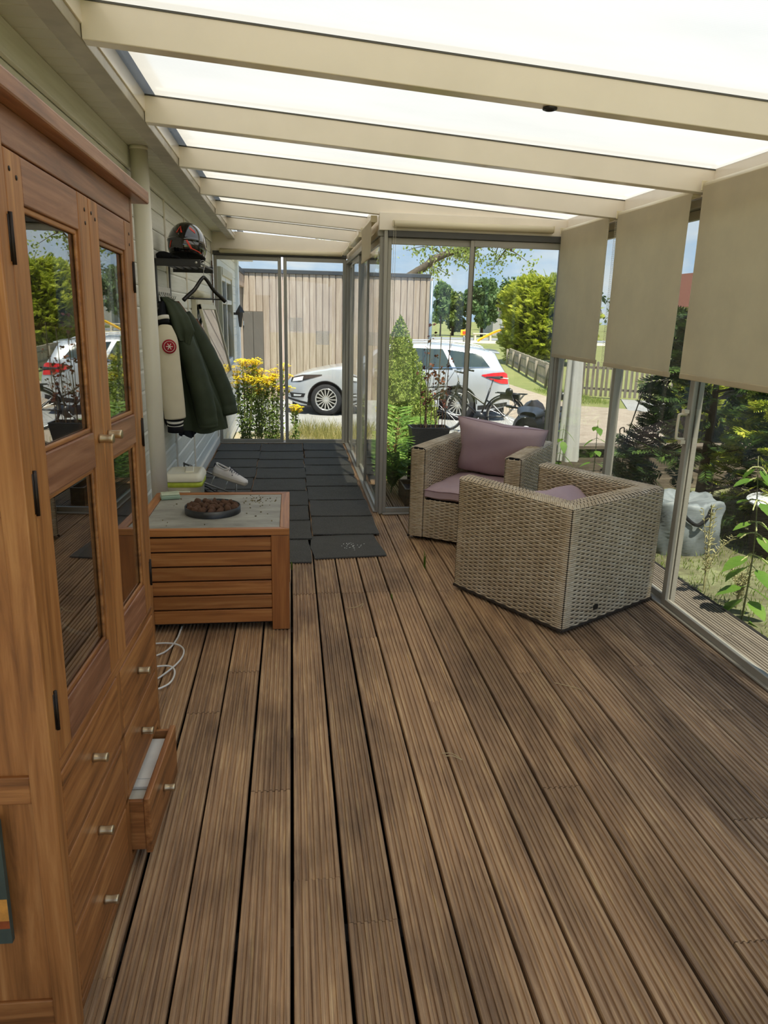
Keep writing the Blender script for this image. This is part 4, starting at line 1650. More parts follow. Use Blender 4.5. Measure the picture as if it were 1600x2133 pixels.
def drape(name, mat, t, secs, folds=7, amp=0.02, n=48, seed=0, thick=True):
    """loft of horizontal sections (cx, cy, z, rx, ry, rot)"""
    rr = random.Random(seed)
    ph = [rr.uniform(0, 6.28) for _ in range(4)]
    P = []
    zs = [s[2] for s in secs]
    K = 28
    for i in range(K + 1):
        u = i / K * (len(secs) - 1)
        k = min(int(u), len(secs) - 2)
        f = u - k
        f = f * f * (3 - 2 * f) if False else f
        a, b = secs[k], secs[k + 1]
        c = [a[q] * (1 - f) + b[q] * f for q in range(6)]
        row = []
        v = i / K
        for j in range(n + 1):
            th = 2 * math.pi * j / n
            w = amp * (0.25 + v) * (math.sin(folds * th + ph[0] + 0.8 * math.sin(3 * v + ph[1])) + 0.5 * math.sin((folds + 4) * th + ph[2] + 2 * v))
            rx, ry = c[3] + w, c[4] + w
            x = rx * math.cos(th)
            y = ry * math.sin(th)
            cs, sn = math.cos(c[5]), math.sin(c[5])
            zz = c[2] + (0.012 * math.sin(folds * th * 0.5 + ph[3]) if i == K else 0)
            row.append((c[0] + x * cs - y * sn, c[1] + x * sn + y * cs, zz))
        P.append(row)
    mb = MB()
    mb.grid(P)
    nb = len(mb.v)
    mb.f.append(tuple(range(n)))
    mb.mi.append(0)
    return mb.build(name, mat, t, True)


def jackets():
    green = clothmat('dark_green_nylon', '#3a4231', 0.25, 0, 250, 0.1, 0.6)
    cream = clothmat('cream_felt', '#d9cfb6', 0.05)
    black = clothmat('black_rib', '#16171b', 0.2)
    white = clothmat('white_rib', '#e4e0d6', 0.05)
    brown = clothmat('brown_suede', '#6b4430', 0.2)
    # quilted green coat
    t = thing('green_coat', 'dark green quilted hooded coat hanging on the rack hooks', 'coat', (-0.80, 5.75, 1.70))
    S = [(-0.90, 5.50, 1.715, 0.03, 0.05, 0), (-0.87, 5.52, 1.69, 0.06, 0.09, 0), (-0.84, 5.55, 1.56, 0.085, 0.13, 0.1), (-0.80, 5.56, 1.35, 0.115, 0.15, 0.15), (-0.755, 5.58, 1.10, 0.155, 0.17, 0.2), (-0.72, 5.62, 0.93, 0.185, 0.19, 0.2), (-0.70, 5.64, 0.76, 0.195, 0.20, 0.2)]
    drape('coat_body', green, t, S, 7, 0.013, seed=2)
    drape('hood', green, t, [(-0.90, 5.46, 1.73, 0.03, 0.05, 0), (-0.86, 5.46, 1.69, 0.06, 0.09, 0.2), (-0.82, 5.44, 1.60, 0.08, 0.10, 0.3), (-0.78, 5.42, 1.50, 0.08, 0.075, 0.3), (-0.765, 5.39, 1.42, 0.03, 0.03, 0.3)], 4, 0.012, seed=5)
    # sleeves: tapered tubes with quilt rings
    for k, pts in enumerate((((-0.80, 5.62, 1.60), (-0.70, 5.68, 1.42), (-0.60, 5.70, 1.20), (-0.52, 5.70, 0.98), (-0.49, 5.68, 0.86)), ((-0.80, 5.46, 1.50), (-0.72, 5.42, 1.28), (-0.66, 5.40, 1.05), (-0.63, 5.40, 0.86), (-0.625, 5.40, 0.80)))):
        sp = spline(pts, 10)
        mb = MB()
        rs = [(0.066 + 0.012 * math.sin(math.pi * i / len(sp))) * (1 + 0.05 * abs(math.sin(i * 0.55))) for i in range(len(sp))]
        mb.tube(sp, rs, 18)
        mb.build('sleeve', green, t, True)
    P = []
    MB().tube(spline([(-0.735, 5.42, 1.55), (-0.70, 5.39, 1.3), (-0.66, 5.36, 1.05), (-0.62, 5.36, 0.86)], 8), 0.006, 6).build('zip_edge', black, t, True)
    # cream varsity jacket, nearer the pipe
    v = thing('varsity_jacket', 'cream varsity jacket with striped black cuff and round red badge', 'jacket', (-0.86, 5.40, 1.70))
    drape('jacket_body', black, v, [(-0.905, 5.40, 1.70, 0.02, 0.03, 0), (-0.90, 5.36, 1.60, 0.025, 0.09, 0), (-0.885, 5.34, 1.30, 0.035, 0.12, 0), (-0.88, 5.34, 1.0, 0.04, 0.13, 0), (-0.875, 5.34, 0.84, 0.04, 0.12, 0)], 5, 0.006, seed=9)
    sl = spline([(-0.872, 5.27, 1.53), (-0.865, 5.235, 1.42), (-0.85, 5.215, 1.22), (-0.835, 5.215, 1.0), (-0.83, 5.22, 0.90)], 8)
    rs = [0.045 + 0.04 * math.sin(min(1, i / 10) * math.pi / 2) - 0.012 * (i / len(sl)) for i in range(len(sl))]
    MB().tube(sl, rs, 22).build('sleeve', cream, v, True)
    for (za, zb, m, r) in ((0.925, 0.885, black, 0.060), (0.885, 0.872, white, 0.058), (0.872, 0.858, black, 0.057), (0.858, 0.846, white, 0.056), (0.846, 0.80, black, 0.055)):
        MB().tube([(-0.832, 5.217, za), (-0.832, 5.22, zb)], r, 20).build('cuff_band', m, v, True)
    for (za, zb, m) in ((1.60, 1.575, white), (1.575, 1.55, black)):
        MB().tube([(-0.885, 5.28, za), (-0.88, 5.275, zb)], 0.04, 16).build('collar_band', m, v, True)
    # badge follows the sleeve front
    redm = clothmat('badge_red', '#a52a34', 0.1)
    M = Matrix.Translation((-0.83, 5.136, 1.40)) @ Euler((math.radians(86), 0, math.radians(14))).to_matrix().to_4x4()
    MB().lathe([(0, 0.004), (0.046, 0.002), (0.048, -0.004), (0.0, -0.006)], 28, M).build('badge', redm, v, True)
    bw = clothmat('badge_white', '#e3d9cf', 0.05)
    MB().lathe([(0.034, 0.005), (0.037, 0.0055), (0.037, 0.003), (0.034, 0.003)], 28, M, True).build('badge_ring', bw, v, True)
    for a in range(3):
        MB().cbox((0, 0, 0.005), (0.045, 0.005, 0.003), (0, 0, a * 1.05)).build('badge_stroke', bw, v, world=False).matrix_local = Matrix.Translation(-Vector(v.location)) @ M
    # brown jacket behind
    b = thing('brown_jacket', 'brown suede jacket hanging mostly hidden behind the green coat', 'jacket', (-0.85, 6.02, 1.70))
    drape('jacket_body', brown, b, [(-0.90, 6.0, 1.71, 0.02, 0.04, 0), (-0.865, 6.0, 1.6, 0.06, 0.11, 0), (-0.83, 6.02, 1.25, 0.10, 0.14, 0), (-0.77, 6.04, 0.98, 0.14, 0.15, 0), (-0.75, 6.05, 0.87, 0.145, 0.15, 0)], 5, 0.012, seed=4)
    MB().tube(spline([(-0.80, 6.05, 1.55), (-0.70, 6.1, 1.35), (-0.62, 6.12, 1.1), (-0.58, 6.12, 0.90)], 8), [0.06] * 25, 14).build('sleeve', brown, b, True)
    # dark trousers showing below the coat
    d = thing('dark_trousers', 'dark blue-black trousers hanging below the green coat hem', 'trousers', (-0.82, 5.62, 1.70))
    navy = clothmat('navy_twill', '#23272e', 0.15)
    drape('waist', navy, d, [(-0.91, 5.80, 1.70, 0.02, 0.03, 0), (-0.90, 5.80, 1.5, 0.03, 0.07, 0), (-0.88, 5.78, 1.1, 0.045, 0.10, 0)], 4, 0.006, seed=6)
    for dy in (-0.11, 0.05):
        drape('leg', navy, d, [(-0.87, 5.72 + dy, 1.12, 0.045, 0.06, 0), (-0.83, 5.66 + dy, 0.9, 0.05, 0.065, 0.3), (-0.80, 5.64 + dy, 0.72, 0.05, 0.07, 0.4)], 4, 0.008, seed=7)


jackets()


# ------------------------------------------------------------------ bin and shoes
def bin_and_shoes():
    cream = plain('bin_cream', '#f0ead2', 0.4, 0, 0.04, 4)
    lime = plain('lime_bag', '#c3d243', 0.45, 0, 0.15, 20)
    t = thing('pedal_bin', 'cream plastic bin with lid and lime green bag edge beside the downpipe', 'bin', (-0.80, 5.32, 0))
    cx, cy = -0.795, 5.32

    def rr(w, d, z, r=0.04, k=6):
        out = []
        for (sx, sy, a0) in ((1, 1, 0), (-1, 1, 90), (-1, -1, 180), (1, -1, 270)):
            for i in range(k + 1):
                a = math.radians(a0 + 90 * i / k)
                out.append((cx + sx * (w / 2 - r) + r * math.cos(a), cy + sy * (d / 2 - r) + r * math.sin(a), z))
        return out + out[:1]
    w, d = 0.265, 0.30
    MB().grid([rr(w - 0.05, d - 0.05, 0.0), rr(w - 0.045, d - 0.045, 0.012), rr(w - 0.015, d - 0.015, 0.435), rr(w, d, 0.438), rr(w, d, 0.45)]).build('bucket', cream, t, True)
    MB().grid([rr(w - 0.02, d - 0.02, 0.395), rr(w + 0.004, d + 0.004, 0.40), rr(w + 0.006, d + 0.006, 0.428), rr(w - 0.01, d - 0.01, 0.434)]).build('bag_edge', lime, t, True)
    mb = MB()
    mb.grid([rr(w + 0.012, d + 0.012, 0.442), rr(w + 0.014, d + 0.014, 0.462), rr(w - 0.02, d - 0.02, 0.492, 0.035), rr(w - 0.06, d - 0.06, 0.497, 0.03), rr(w - 0.075, d - 0.075, 0.491, 0.025)])
    mb.f.append(tuple(len(mb.v) - 29 + i for i in range(28)))
    mb.mi.append(0)
    mb.build('lid', cream, t, True)
    MB().cbox((cx + 0.03, cy + 0.02, 0.497), (0.06, 0.15, 0.012), (0.05, 0, 0.1)).build('lid_flap', cream, t, bevel=0.005)
    MB().box(cx - 0.05, cx + 0.05, cy - d / 2 - 0.012, cy - d / 2 + 0.01, 0.36, 0.372).build('handle', cream, t, bevel=0.004)

    # shoe rack
    steel = plain('rack_tube', '#77756f', 0.35, 0.5)
    r = thing('shoe_rack', 'small tubular metal shoe rack beside the cream bin', 'shoe rack', (-0.60, 5.85, 0))
    for y in (5.62, 5.98):
        MB().tube([(-0.90, y, 0.01), (-0.90, y, 0.42)], 0.008, 8).build('upright', steel, r, True)
        MB().tube([(-0.48, y, 0.01), (-0.48, y, 0.25)], 0.008, 8).build('upright', steel, r, True)
        MB().tube([(-0.90, y, 0.41), (-0.48, y, 0.24)], 0.008, 8).build('side_rail', steel, r, True)
        MB().tube([(-0.90, y, 0.21), (-0.48, y, 0.05)], 0.008, 8).build('side_rail', steel, r, True)
    for f in (0.12, 0.35, 0.6, 0.85):
        for (za, zb) in ((0.41, 0.24), (0.21, 0.05)):
            x = -0.90 + 0.42 * f
            z = za + (zb - za) * f + 0.008
            MB().tube([(x, 5.62, z), (x, 5.98, z)], 0.006, 8).build('shelf_tube', steel, r, True)

    # sneaker
    wl = plain('sneaker_leather', '#ddd6cf', 0.5, 0, 0.07, 12)
    sl = plain('sneaker_sole', '#c9bfae', 0.7, 0, 0.1, 15)
    nv = plain('sneaker_navy', '#2b2c3a', 0.6)

    def shoe(name, label, loc, rz, tilt, m_up, m_so, mirror=1):
        s = thing(name, label, 'shoe', loc, rz)
        s.rotation_euler = (0, tilt, rz)
        L = 0.30

        def half(u):      # half width along the length, u 0 heel .. 1 toe
            return 0.036 + 0.018 * math.sin(min(1, u * 1.15) * math.pi * 0.75) * (1 if u < 0.93 else 1) if u < 0.9 else 0.05 * math.sqrt(max(0.0, 1 - ((u - 0.9) / 0.1) ** 2)) * 0.9 + 0.002
        # sole
        out = []
        K = 26
        side = [(L * (i / K), half(i / K) if i > 1 else 0.036 * math.sqrt(1 - (1 - i / 2) ** 2) if i else 0.0) for i in range(K + 1)]
        loop = [(x, w) for x, w in side] + [(x, -w) for x, w in side[::-1][1:-1]]
        g = [[(x, y * 1.04, z) for x, y in loop + loop[:1]] for z in (0.0, 0.012, 0.028)]
        mb = MB()
        mb.grid(g)
        mb.f.append(tuple(range(len(loop)))[::-1])
        mb.mi.append(0)
        mb.build('sole', m_so, s, True, world=False)
        # upper
        def top(u):
            if u < 0.42:
                return 0.095 - 0.02 * math.sin(u / 0.42 * math.pi)
            return 0.092 - 0.052 * ((u - 0.42) / 0.58) ** 0.9
        P = []
        for i in range(K + 1):
            u = i / K
            w = max(0.002, side[i][1])
            h = top(u) if u < 0.97 else top(u) * 0.6
            row = []
            for j in range(13):
                a = math.pi * j / 12
                y = w * math.cos(a) * (1 - 0.25 * math.sin(a) ** 2)
                z = 0.024 + (h - 0.024) * math.sin(a) ** 0.7
                if u < 0.40 and 4 <= j <= 8:
                    z -= 0.035 * (1 if 0.05 < u < 0.37 else 0.2)
                row.append((side[i][0], y, z))
            P.append(row)
        MB().grid(P).build('upper', m_up, s, True, world=False)
        MB().tube(spline([(0.012, 0.0, 0.098), (0.04, 0.034, 0.088), (0.10, 0.036, 0.078), (0.125, 0.0, 0.094), (0.10, -0.036, 0.078), (0.04, -0.034, 0.088)], 5, True), 0.006, 8, closed=True).build('collar', m_up, s, True, world=False)
        MB().cbox((0.004, 0, 0.08), (0.010, 0.034, 0.035), (0, 0, 0)).build('heel_tab', nv, s, bevel=0.004, world=False)
        P = [[(0.12 + 0.02 * i, y, 0.105 - 0.010 * i - 0.012 * abs(y / 0.02) ** 2) for y in (-0.022, -0.011, 0, 0.011, 0.022)] for i in range(5)]
        MB().grid(P).build('tongue', m_up, s, True, world=False)
        for i in range(5):
            x = 0.135 + 0.017 * i
            z = 0.099 - 0.0075 * i
            MB().tube(spline([(x, -0.03, z - 0.022), (x + 0.004, -0.012, z), (x + 0.01, 0.012, z - 0.002), (x + 0.012, 0.03, z - 0.024)], 4), 0.0026, 6).build('lace', nv if m_up is wl else m_so, s, True, world=False)
        MB().tube(spline([(0.135, 0, 0.104), (0.13, -0.02, 0.115), (0.15, -0.045, 0.09), (0.165, -0.05, 0.07)], 5), 0.0026, 6).build('lace', nv if m_up is wl else m_so, s, True, world=False)
        # tiny embroidered mark on the flank
        MB().prism([(0, 0), (0.006, 0.003), (0.004, 0.009), (0.007, 0.014), (0.002, 0.012), (-0.002, 0.006)], 0, 0.002, Matrix(((1, 0, 0, 0.165), (0, 0, -1, -0.0475), (0, 1, 0, 0.05), (0, 0, 0, 1)))).build('side_mark', nv, s, world=False)

    shoe('sneaker', 'white leather sneaker tilted on top of the shoe rack', (-0.655, 5.79, 0.365), math.radians(-8), math.radians(18), wl, sl)
    bl = plain('black_leather', '#161514', 0.4)
    shoe('black_shoe', 'black shoe on the lower tubes of the shoe rack', (-0.76, 5.74, 0.19), math.radians(-18), math.radians(20), bl, plain('black_rubber', '#0f0f0f', 0.7))


bin_and_shoes()


# ------------------------------------------------------------------ windows and hardware of the house wall
def house_windows():
    fr = plain('window_cream_paint', '#d5cdb3', 0.45, 0, 0.05, 3)
    gl = glassy('dark_window_glass', '#8f9aa0', 0.12)
    w = struct('window_1', (WX, 8.05, 0.9))
    y0, y1, z0, z1 = 7.35, 8.75, 0.86, 1.70
    B = lambda n, *b, m=fr: MB().box(*b).build(n, m, w, bevel=0.004)
    B('jamb', WX, WX + 0.045, y0 - 0.06, y0, z0 - 0.06, z1 + 0.06)
    B('jamb', WX, WX + 0.045, y1, y1 + 0.06, z0 - 0.06, z1 + 0.06)
    B('head', WX, WX + 0.05, y0, y1, z1, z1 + 0.06)
    B('sill', WX, WX + 0.075, y0 - 0.08, y1 + 0.08, z0 - 0.06, z0)
    B('pane', WX + 0.004, WX + 0.008, y0, y1, z0, z1, m=gl)
    # top-hung sash, tilted out at the bottom
    M = Matrix.Translation((WX + 0.05, 0, z1)) @ Euler((0, math.radians(-13), 0)).to_matrix().to_4x4()
    sash = MB()
    for (a, b, c, d) in ((y0, y0 + 0.05, 0, 0.80), (y1 - 0.05, y1, 0, 0.80), (y0, y1, 0, 0.05), (y0, y1, 0.75, 0.80)):
        sash.box(0, 0.03, a, b, -d, -c, M)
    sash.build('sash', fr, w, bevel=0.003)
    MB().box(0.012, 0.018, y0 + 0.05, y1 - 0.05, -0.75, -0.05, M).build('sash_pane', gl, w)
    MB().tube([(WX + 0.05, y0 - 0.1, 1.80), (WX + 0.05, y1 - 0.5, 1.80)], 0.035, 14).build('awning_roll', fr, w, True)
    # window in the house wall beyond the end glass
    w2 = struct('window_2', (WX, 10.6, 0.86))
    wh = plain('white_window_paint', '#e3e4e0', 0.4, 0, 0.04, 3)
    y0, y1, z0, z1 = 9.95, 11.6, 0.9, 2.10
    for (nm, a, b, c, d, x1, m) in (('jamb', y0 - 0.11, y0, z0 - 0.1, z1 + 0.1, 0.06, fr), ('jamb', y1, y1 + 0.1, z0 - 0.1, z1 + 0.1, 0.06, fr), ('head', y0, y1, z1, z1 + 0.1, 0.07, fr), ('sill', y0 - 0.1, y1 + 0.1, z0 - 0.1, z0, 0.10, wh),
                                    ('mullion', 10.7, 10.78, z0, z1, 0.045, wh), ('transom', y0, y1, 1.74, 1.80, 0.045, wh), ('sash_rail', y0, y1, z0, z0 + 0.06, 0.04, wh), ('sash_rail', y0, y1, z1 - 0.06, z1, 0.04, wh)):
        MB().box(WX, WX + x1, a, b, c, d).build(nm, m, w2, bevel=0.004)
    for (a, b, c, d) in ((y0, 10.7, z0 + 0.06, 1.74), (10.78, y1, z0 + 0.06, 1.74), (y0, 10.7, 1.8, z1 - 0.06), (10.78, y1, 1.8, z1 - 0.06)):
        MB().box(WX + 0.006, WX + 0.012, a, b, c, d).build('pane', gl, w2)
    o = thing('rusty_strap', 'rusty brown metal strap screwed upright to the wall beside the end door', 'strap', (WX + 0.03, 9.15, 1.75))
    rust = plain('rust', '#4a3222', 0.8, 0.2, 0.35, 25)
    MB().box(WX + 0.012, WX + 0.022, 9.12, 9.18, 1.74, 2.22).build('plate', rust, o, bevel=0.002)
    for z in (1.80, 2.0, 2.16):
        MB().lathe([(0, 0.006), (0.008, 0.004), (0.009, 0.0)], 10, Matrix.Translation((WX + 0.022, 9.15, z)) @ Euler((0, math.pi / 2, 0)).to_matrix().to_4x4()).build('screw', rust, o, True)
    l = thing('wall_lantern', 'small black triangular lantern on the white house corner beyond the end door', 'lantern', (WX + 0.06, 12.3, 1.6))
    mb = MB()
    mb.lathe([(0.0, 0.16), (0.07, 0.04), (0.072, 0.03), (0.0, 0.03)], 4, Matrix.Translation((0.06, 0, 0)))
    mb.build('cap', BLACK, l, world=False)
    MB().lathe([(0.045, 0.03), (0.02, -0.20), (0.0, -0.20)], 4, Matrix.Translation((0.06, 0, 0))).build('body', BLACK, l, world=False)
    MB().box(-0.06, 0.05, -0.012, 0.012, -0.01, 0.03).build('arm', BLACK, l, world=False)


house_windows()


def glass_stickers():
    def film(nm, col, op):
        q = NT(nm)
        a = q.n('BsdfTransparent')
        b = q.n('BsdfTranslucent', Color=srgb(col))
        d = q.n('BsdfDiffuse', Color=srgb(col))
        x = q.n('MixShader')
        x.inputs[0].default_value = 0.5
        q.l(b.outputs[0], x.inputs[1])
        q.l(d.outputs[0], x.inputs[2])
        y = q.n('MixShader')
        y.inputs[0].default_value = op
        q.l(a.outputs[0], y.inputs[1])
        q.l(x.outputs[0], y.inputs[2])
        return q.done(y)
    m = film('sticker_film', '#fefefe', 0.36)
    g = film('sticker_pattern', '#fefefe', 0.3)
    for (x, z, lab) in ((0.055, 1.503, 'pale patterned square sticker, the higher of two on the end door glass'), (0.391, 1.346, 'pale patterned square sticker, the lower of two on the end door glass')):
        t = thing('glass_sticker', lab, 'sticker', (x, 9.281, z), 0, 'square stickers on the end door glass')
        M = Matrix(((1, 0, 0, 0), (0, 0, 1, 0), (0, 1, 0, 0), (0, 0, 0, 1)))
        s = 0.084
        MB().grid([[(-s, 0, -s), (s, 0, -s)], [(-s, 0, s), (s, 0, s)]]).build('backing', m, t, world=False)
        mb = MB()
        for r0, r1, k in ((0.014, 0.022, 8), (0.036, 0.042, 12), (0.052, 0.058, 16)):
            for i in range(k):
                a = 2 * math.pi * i / k
                b = math.pi / k
                mb.prism([(r0 * math.cos(a), r0 * math.sin(a)), (r1 * math.cos(a + b * .5), r1 * math.sin(a + b * .5)), ((r1 + 0.006) * math.cos(a + b), (r1 + 0.006) * math.sin(a + b)), (r1 * math.cos(a + b * 1.5), r1 * math.sin(a + b * 1.5))], -0.0018, -0.001, M)
        for sx in (-1, 1):
            for sy in (-1, 1):
                for q in range(3):
                    cx, cz = sx * (0.072 - q * 0.016), sy * 0.072
                    mb.prism([(cx - 0.006, cz), (cx, cz - 0.006), (cx + 0.006, cz), (cx, cz + 0.006)], -0.0018, -0.001, M)
                    mb.prism([(sx * 0.072 - 0.006, sy * (0.072 - q * 0.016)), (sx * 0.072, sy * (0.072 - q * 0.016) - 0.006), (sx * 0.072 + 0.006, sy * (0.072 - q * 0.016)), (sx * 0.072, sy * (0.072 - q * 0.016) + 0.006)], -0.0018, -0.001, M)
        mb.build('ornament', g, t, world=False)


glass_stickers()


def deck_bits():
    # grass tufts growing through the gaps
    gm = leafmat('deck_grass', '#3f5a1f', '#5f7d2c', '#86a040')
    for (x, y, n, h, lab) in ((0.883, 4.50, 26, 0.13, 'small green grass tuft growing between boards beside the near armchair'), (0.585, 3.98, 8, 0.06, 'tiny grass tuft in a deck gap in front of the mats'), (-0.015, 4.55, 14, 0.06, 'small weed tuft at the corner of the fire table')):
        t = thing('grass_tuft', lab, 'grass', (x, y, 0))
        for i in range(n):
            a = RND.uniform(0, 6.28)
            L = h * RND.uniform(0.5, 1.0)
            d = Vector((math.cos(a) * 0.3, math.sin(a), 0)) * L * 0.5
            w = 0.0022
            p0 = Vector((RND.uniform(-0.003, 0.003), RND.uniform(-0.03, 0.03), -0.02))
            p1 = p0 + d * 0.4 + Vector((0, 0, L * 0.7))
            p2 = p0 + d + Vector((0, 0, L))
            sd = Vector((-math.sin(a), math.cos(a), 0)) * w
            mb = MB()
            mb.add([p0 - sd, p0 + sd, p1 + sd * 0.8, p1 - sd * 0.8, p2], [(0, 1, 2, 3), (3, 2, 4)])
            mb.build('blade', gm, t, world=False)
    st = plain('straw', '#c7b184', 0.8)
    for pts, lab in (([(1.20, 2.86, 0.004), (1.24, 2.83, 0.006), (1.29, 2.80, 0.004), (1.30, 2.78, 0.004)], 'pale bent straw lying on the dark boards beside the near armchair'),
                     ([(0.56, 2.36, 0.004), (0.60, 2.35, 0.008), (0.63, 2.31, 0.005), (0.60, 2.33, 0.01), (0.57, 2.34, 0.006)], 'curled strand of straw in the middle of the deck'),
                     ([(0.30, 3.80, 0.004), (0.36, 3.81, 0.008), (0.40, 3.86, 0.006), (0.38, 3.79, 0.005)], 'dry straw wisp on the boards in front of the mats')):
        o = MB().tube(spline(pts, 6), 0.0018, 5).build('straw_strand', st, None, True)
        tag(o, lab, 'straw')


deck_bits()
# ------------------------------------------------------------------ ground outside
GZ = -0.35


def ground_mats():
    t = NT('lawn_grass')
    v = t.coords(world=True)
    n = t.noise(v, 1.6, 8, 0.7)
    n2 = t.noise(v, 0.12, 4)
    g = t.mixc(0.5, n, n2)
    c = t.ramp(g, [(0.32, srgb('#65703a')), (0.5, srgb('#7f834a')), (0.7, srgb('#969162'))])
    lawn = t.done(t.principled(c, 0.95, 0, t.bump(n, 0.5, 0.03)))
    t = NT('brick_pavers')
    v = t.coords(world=True)
    br = t.n('TexBrick', Scale=1.0)
    br.inputs['Color1'].default_value = srgb('#ab9c8a')
    br.inputs['Color2'].default_value = srgb('#998876')
    br.inputs['Mortar'].default_value = srgb('#7c705f')
    br.inputs['Mortar Size'].default_value = 0.006
    br.inputs['Brick Width'].default_value = 0.21
    br.inputs['Row Height'].default_value = 0.105
    t.l(v, br.inputs['Vector'])
    n = t.noise(v, 3.0, 6, 0.7)
    c = t.mixc(0.35, br.outputs[0], t.ramp(n, [(0.3, srgb('#8a7c6a')), (0.7, srgb('#c2b5a2'))]))
    paver = t.done(t.principled(c, 0.9))
    t = NT('grey_concrete')
    v = t.coords(world=True)
    n = t.noise(v, 2.0, 8, 0.7)
    c = t.ramp(n, [(0.3, srgb('#8f8e8b')), (0.7, srgb('#a9a7a2'))])
    conc = t.done(t.principled(c, 0.9))
    t = NT('sandy_gravel')
    v = t.coords(world=True)
    n = t.noise(v, 30, 6, 0.8)
    n2 = t.noise(v, 2.5, 4)
    c = t.ramp(t.mixc(0.4, n, n2), [(0.3, srgb('#86795c')), (0.5, srgb('#a89c80')), (0.72, srgb('#cfc6ae'))])
    grav = t.done(t.principled(c, 0.95, 0, t.bump(n, 0.7, 0.02)))
    t = NT('garden_soil')
    v = t.coords(world=True)
    n = t.noise(v, 14, 8, 0.75)
    n2 = t.noise(v, 2.2, 4)
    c = t.ramp(t.mixc(0.5, n, n2), [(0.3, srgb('#3f3a2a')), (0.48, srgb('#6c6a4a')), (0.62, srgb('#8f9468')), (0.75, srgb('#b7ac8c'))])
    soil = t.done(t.principled(c, 0.95, 0, t.bump(n, 0.8, 0.03)))
    return lawn, paver, conc, grav, soil


LAWN, PAVER, CONC, GRAVEL, SOIL = ground_mats()


def slab_obj(name, poly, z, mat, th=0.02):
    o = MB().prism(poly, z - th, z).build(name, mat, None)
    tag(o, kind='structure')
    return o


slab_obj('lawn', [(-250, -60), (250, -60), (250, 330), (-250, 330)], GZ - 0.02, LAWN, 0.1)
slab_obj('road', [(-8, 12.55), (4.6, 12.2), (4.6, 17.4), (-8, 17.4)], GZ, CONC)
slab_obj('path', [(2.6, 7.0), (12, 7.0), (12, 13.4), (6.75, 16.5), (6.75, 44), (4.0, 44), (4.6, 12.2), (2.6, 12.2)], GZ + 0.002, PAVER)
slab_obj('path', [(7.7, 15.6), (13, 12.6), (14, 15), (8.6, 17.9)], GZ + 0.003, CONC)
slab_obj('ground', [(-0.95, 9.4), (2.59, 9.4), (2.59, 12.3), (-0.95, 12.54)], GZ - 0.004, GRAVEL)
slab_obj('ground', [(2.56, -2.0), (9.0, -2.0), (9.0, 6.95), (2.56, 6.95)], -0.06, SOIL, 0.28)
slab_obj('ground', [(-0.95, -2.0), (2.55, -2.0), (2.55, 9.3), (-0.95, 9.3)], GZ - 0.01, plain('dark_earth', '#2b2620', 0.95), 0.02)


# ------------------------------------------------------------------ foliage makers
def rhombs(C, T, N, L, W):
    """C centres, T long direction, N normal (n,3), L, W arrays -> quad mesh arrays"""
    T = T / np.linalg.norm(T, axis=1)[:, None]
    S = np.cross(N, T)
    S /= (np.linalg.norm(S, axis=1)[:, None] + 1e-9)
    L = np.broadcast_to(L, (len(C),))[:, None]
    W = np.broadcast_to(W, (len(C),))[:, None]
    V = np.stack([C - T * L / 2, C + S * W / 2 - T * L * 0.08, C + T * L / 2, C - S * W / 2 - T * L * 0.08], 1).reshape(-1, 3)
    F = np.arange(len(C) * 4).reshape(-1, 4)
    return V, F


def rand_dirs(n):
    d = NR.normal(size=(n, 3))
    return d / np.linalg.norm(d, axis=1)[:, None]


def leaf_cloud(name, C, size, mat, parent, aspect=0.55, droop=0.0, off=None):
    n = len(C)
    T = rand_dirs(n)
    T[:, 2] -= droop
    N = rand_dirs(n)
    s = size * NR.uniform(0.6, 1.25, n)
    V, F = rhombs(np.asarray(C), T, N, s, s * aspect)
    o = np_mesh(name, V, F, mat, parent, off=wpos(parent) if parent is not None else None)
    o['kind'] = 'stuff'
    return o


def spray_template():
    """flat scale-leaf fan, length 1 along +x in the xy plane, drooping tip"""
    C, T, L, W = [], [], [], []
    for i in range(9):
        x = 0.08 + 0.1 * i
        ln = 0.30 * math.sin(math.pi * (0.22 + 0.7 * i / 9)) + 0.06
        for s in (-1, 1):
            a = math.radians(48 - 2 * i) * s
            C.append((x + math.cos(a) * ln / 2, math.sin(a) * ln / 2, -0.12 * x * x - 0.02 * (i % 2)))
            T.append((math.cos(a), math.sin(a), -0.15))
            L.append(ln)
            W.append(ln * 0.34)
            # secondary leaflets
            for q in (0.45, 0.75):
                a2 = a * 0.45 + (0.75 * s)
                l2 = ln * 0.42
                C.append((x + math.cos(a) * ln * q + math.cos(a2) * l2 / 2, math.sin(a) * ln * q + math.sin(a2) * l2 / 2, -0.12 * x * x - 0.03))
                T.append((math.cos(a2), math.sin(a2), -0.2))
                L.append(l2)
                W.append(l2 * 0.4)
    C.append((0.95, 0, -0.12))
    T.append((1, 0, -0.2))
    L.append(0.2)
    W.append(0.06)
    N = np.tile([0, 0, 1.0], (len(C), 1))
    return rhombs(np.array(C), np.array(T), N, np.array(L), np.array(W))


SPV, SPF = spray_template()


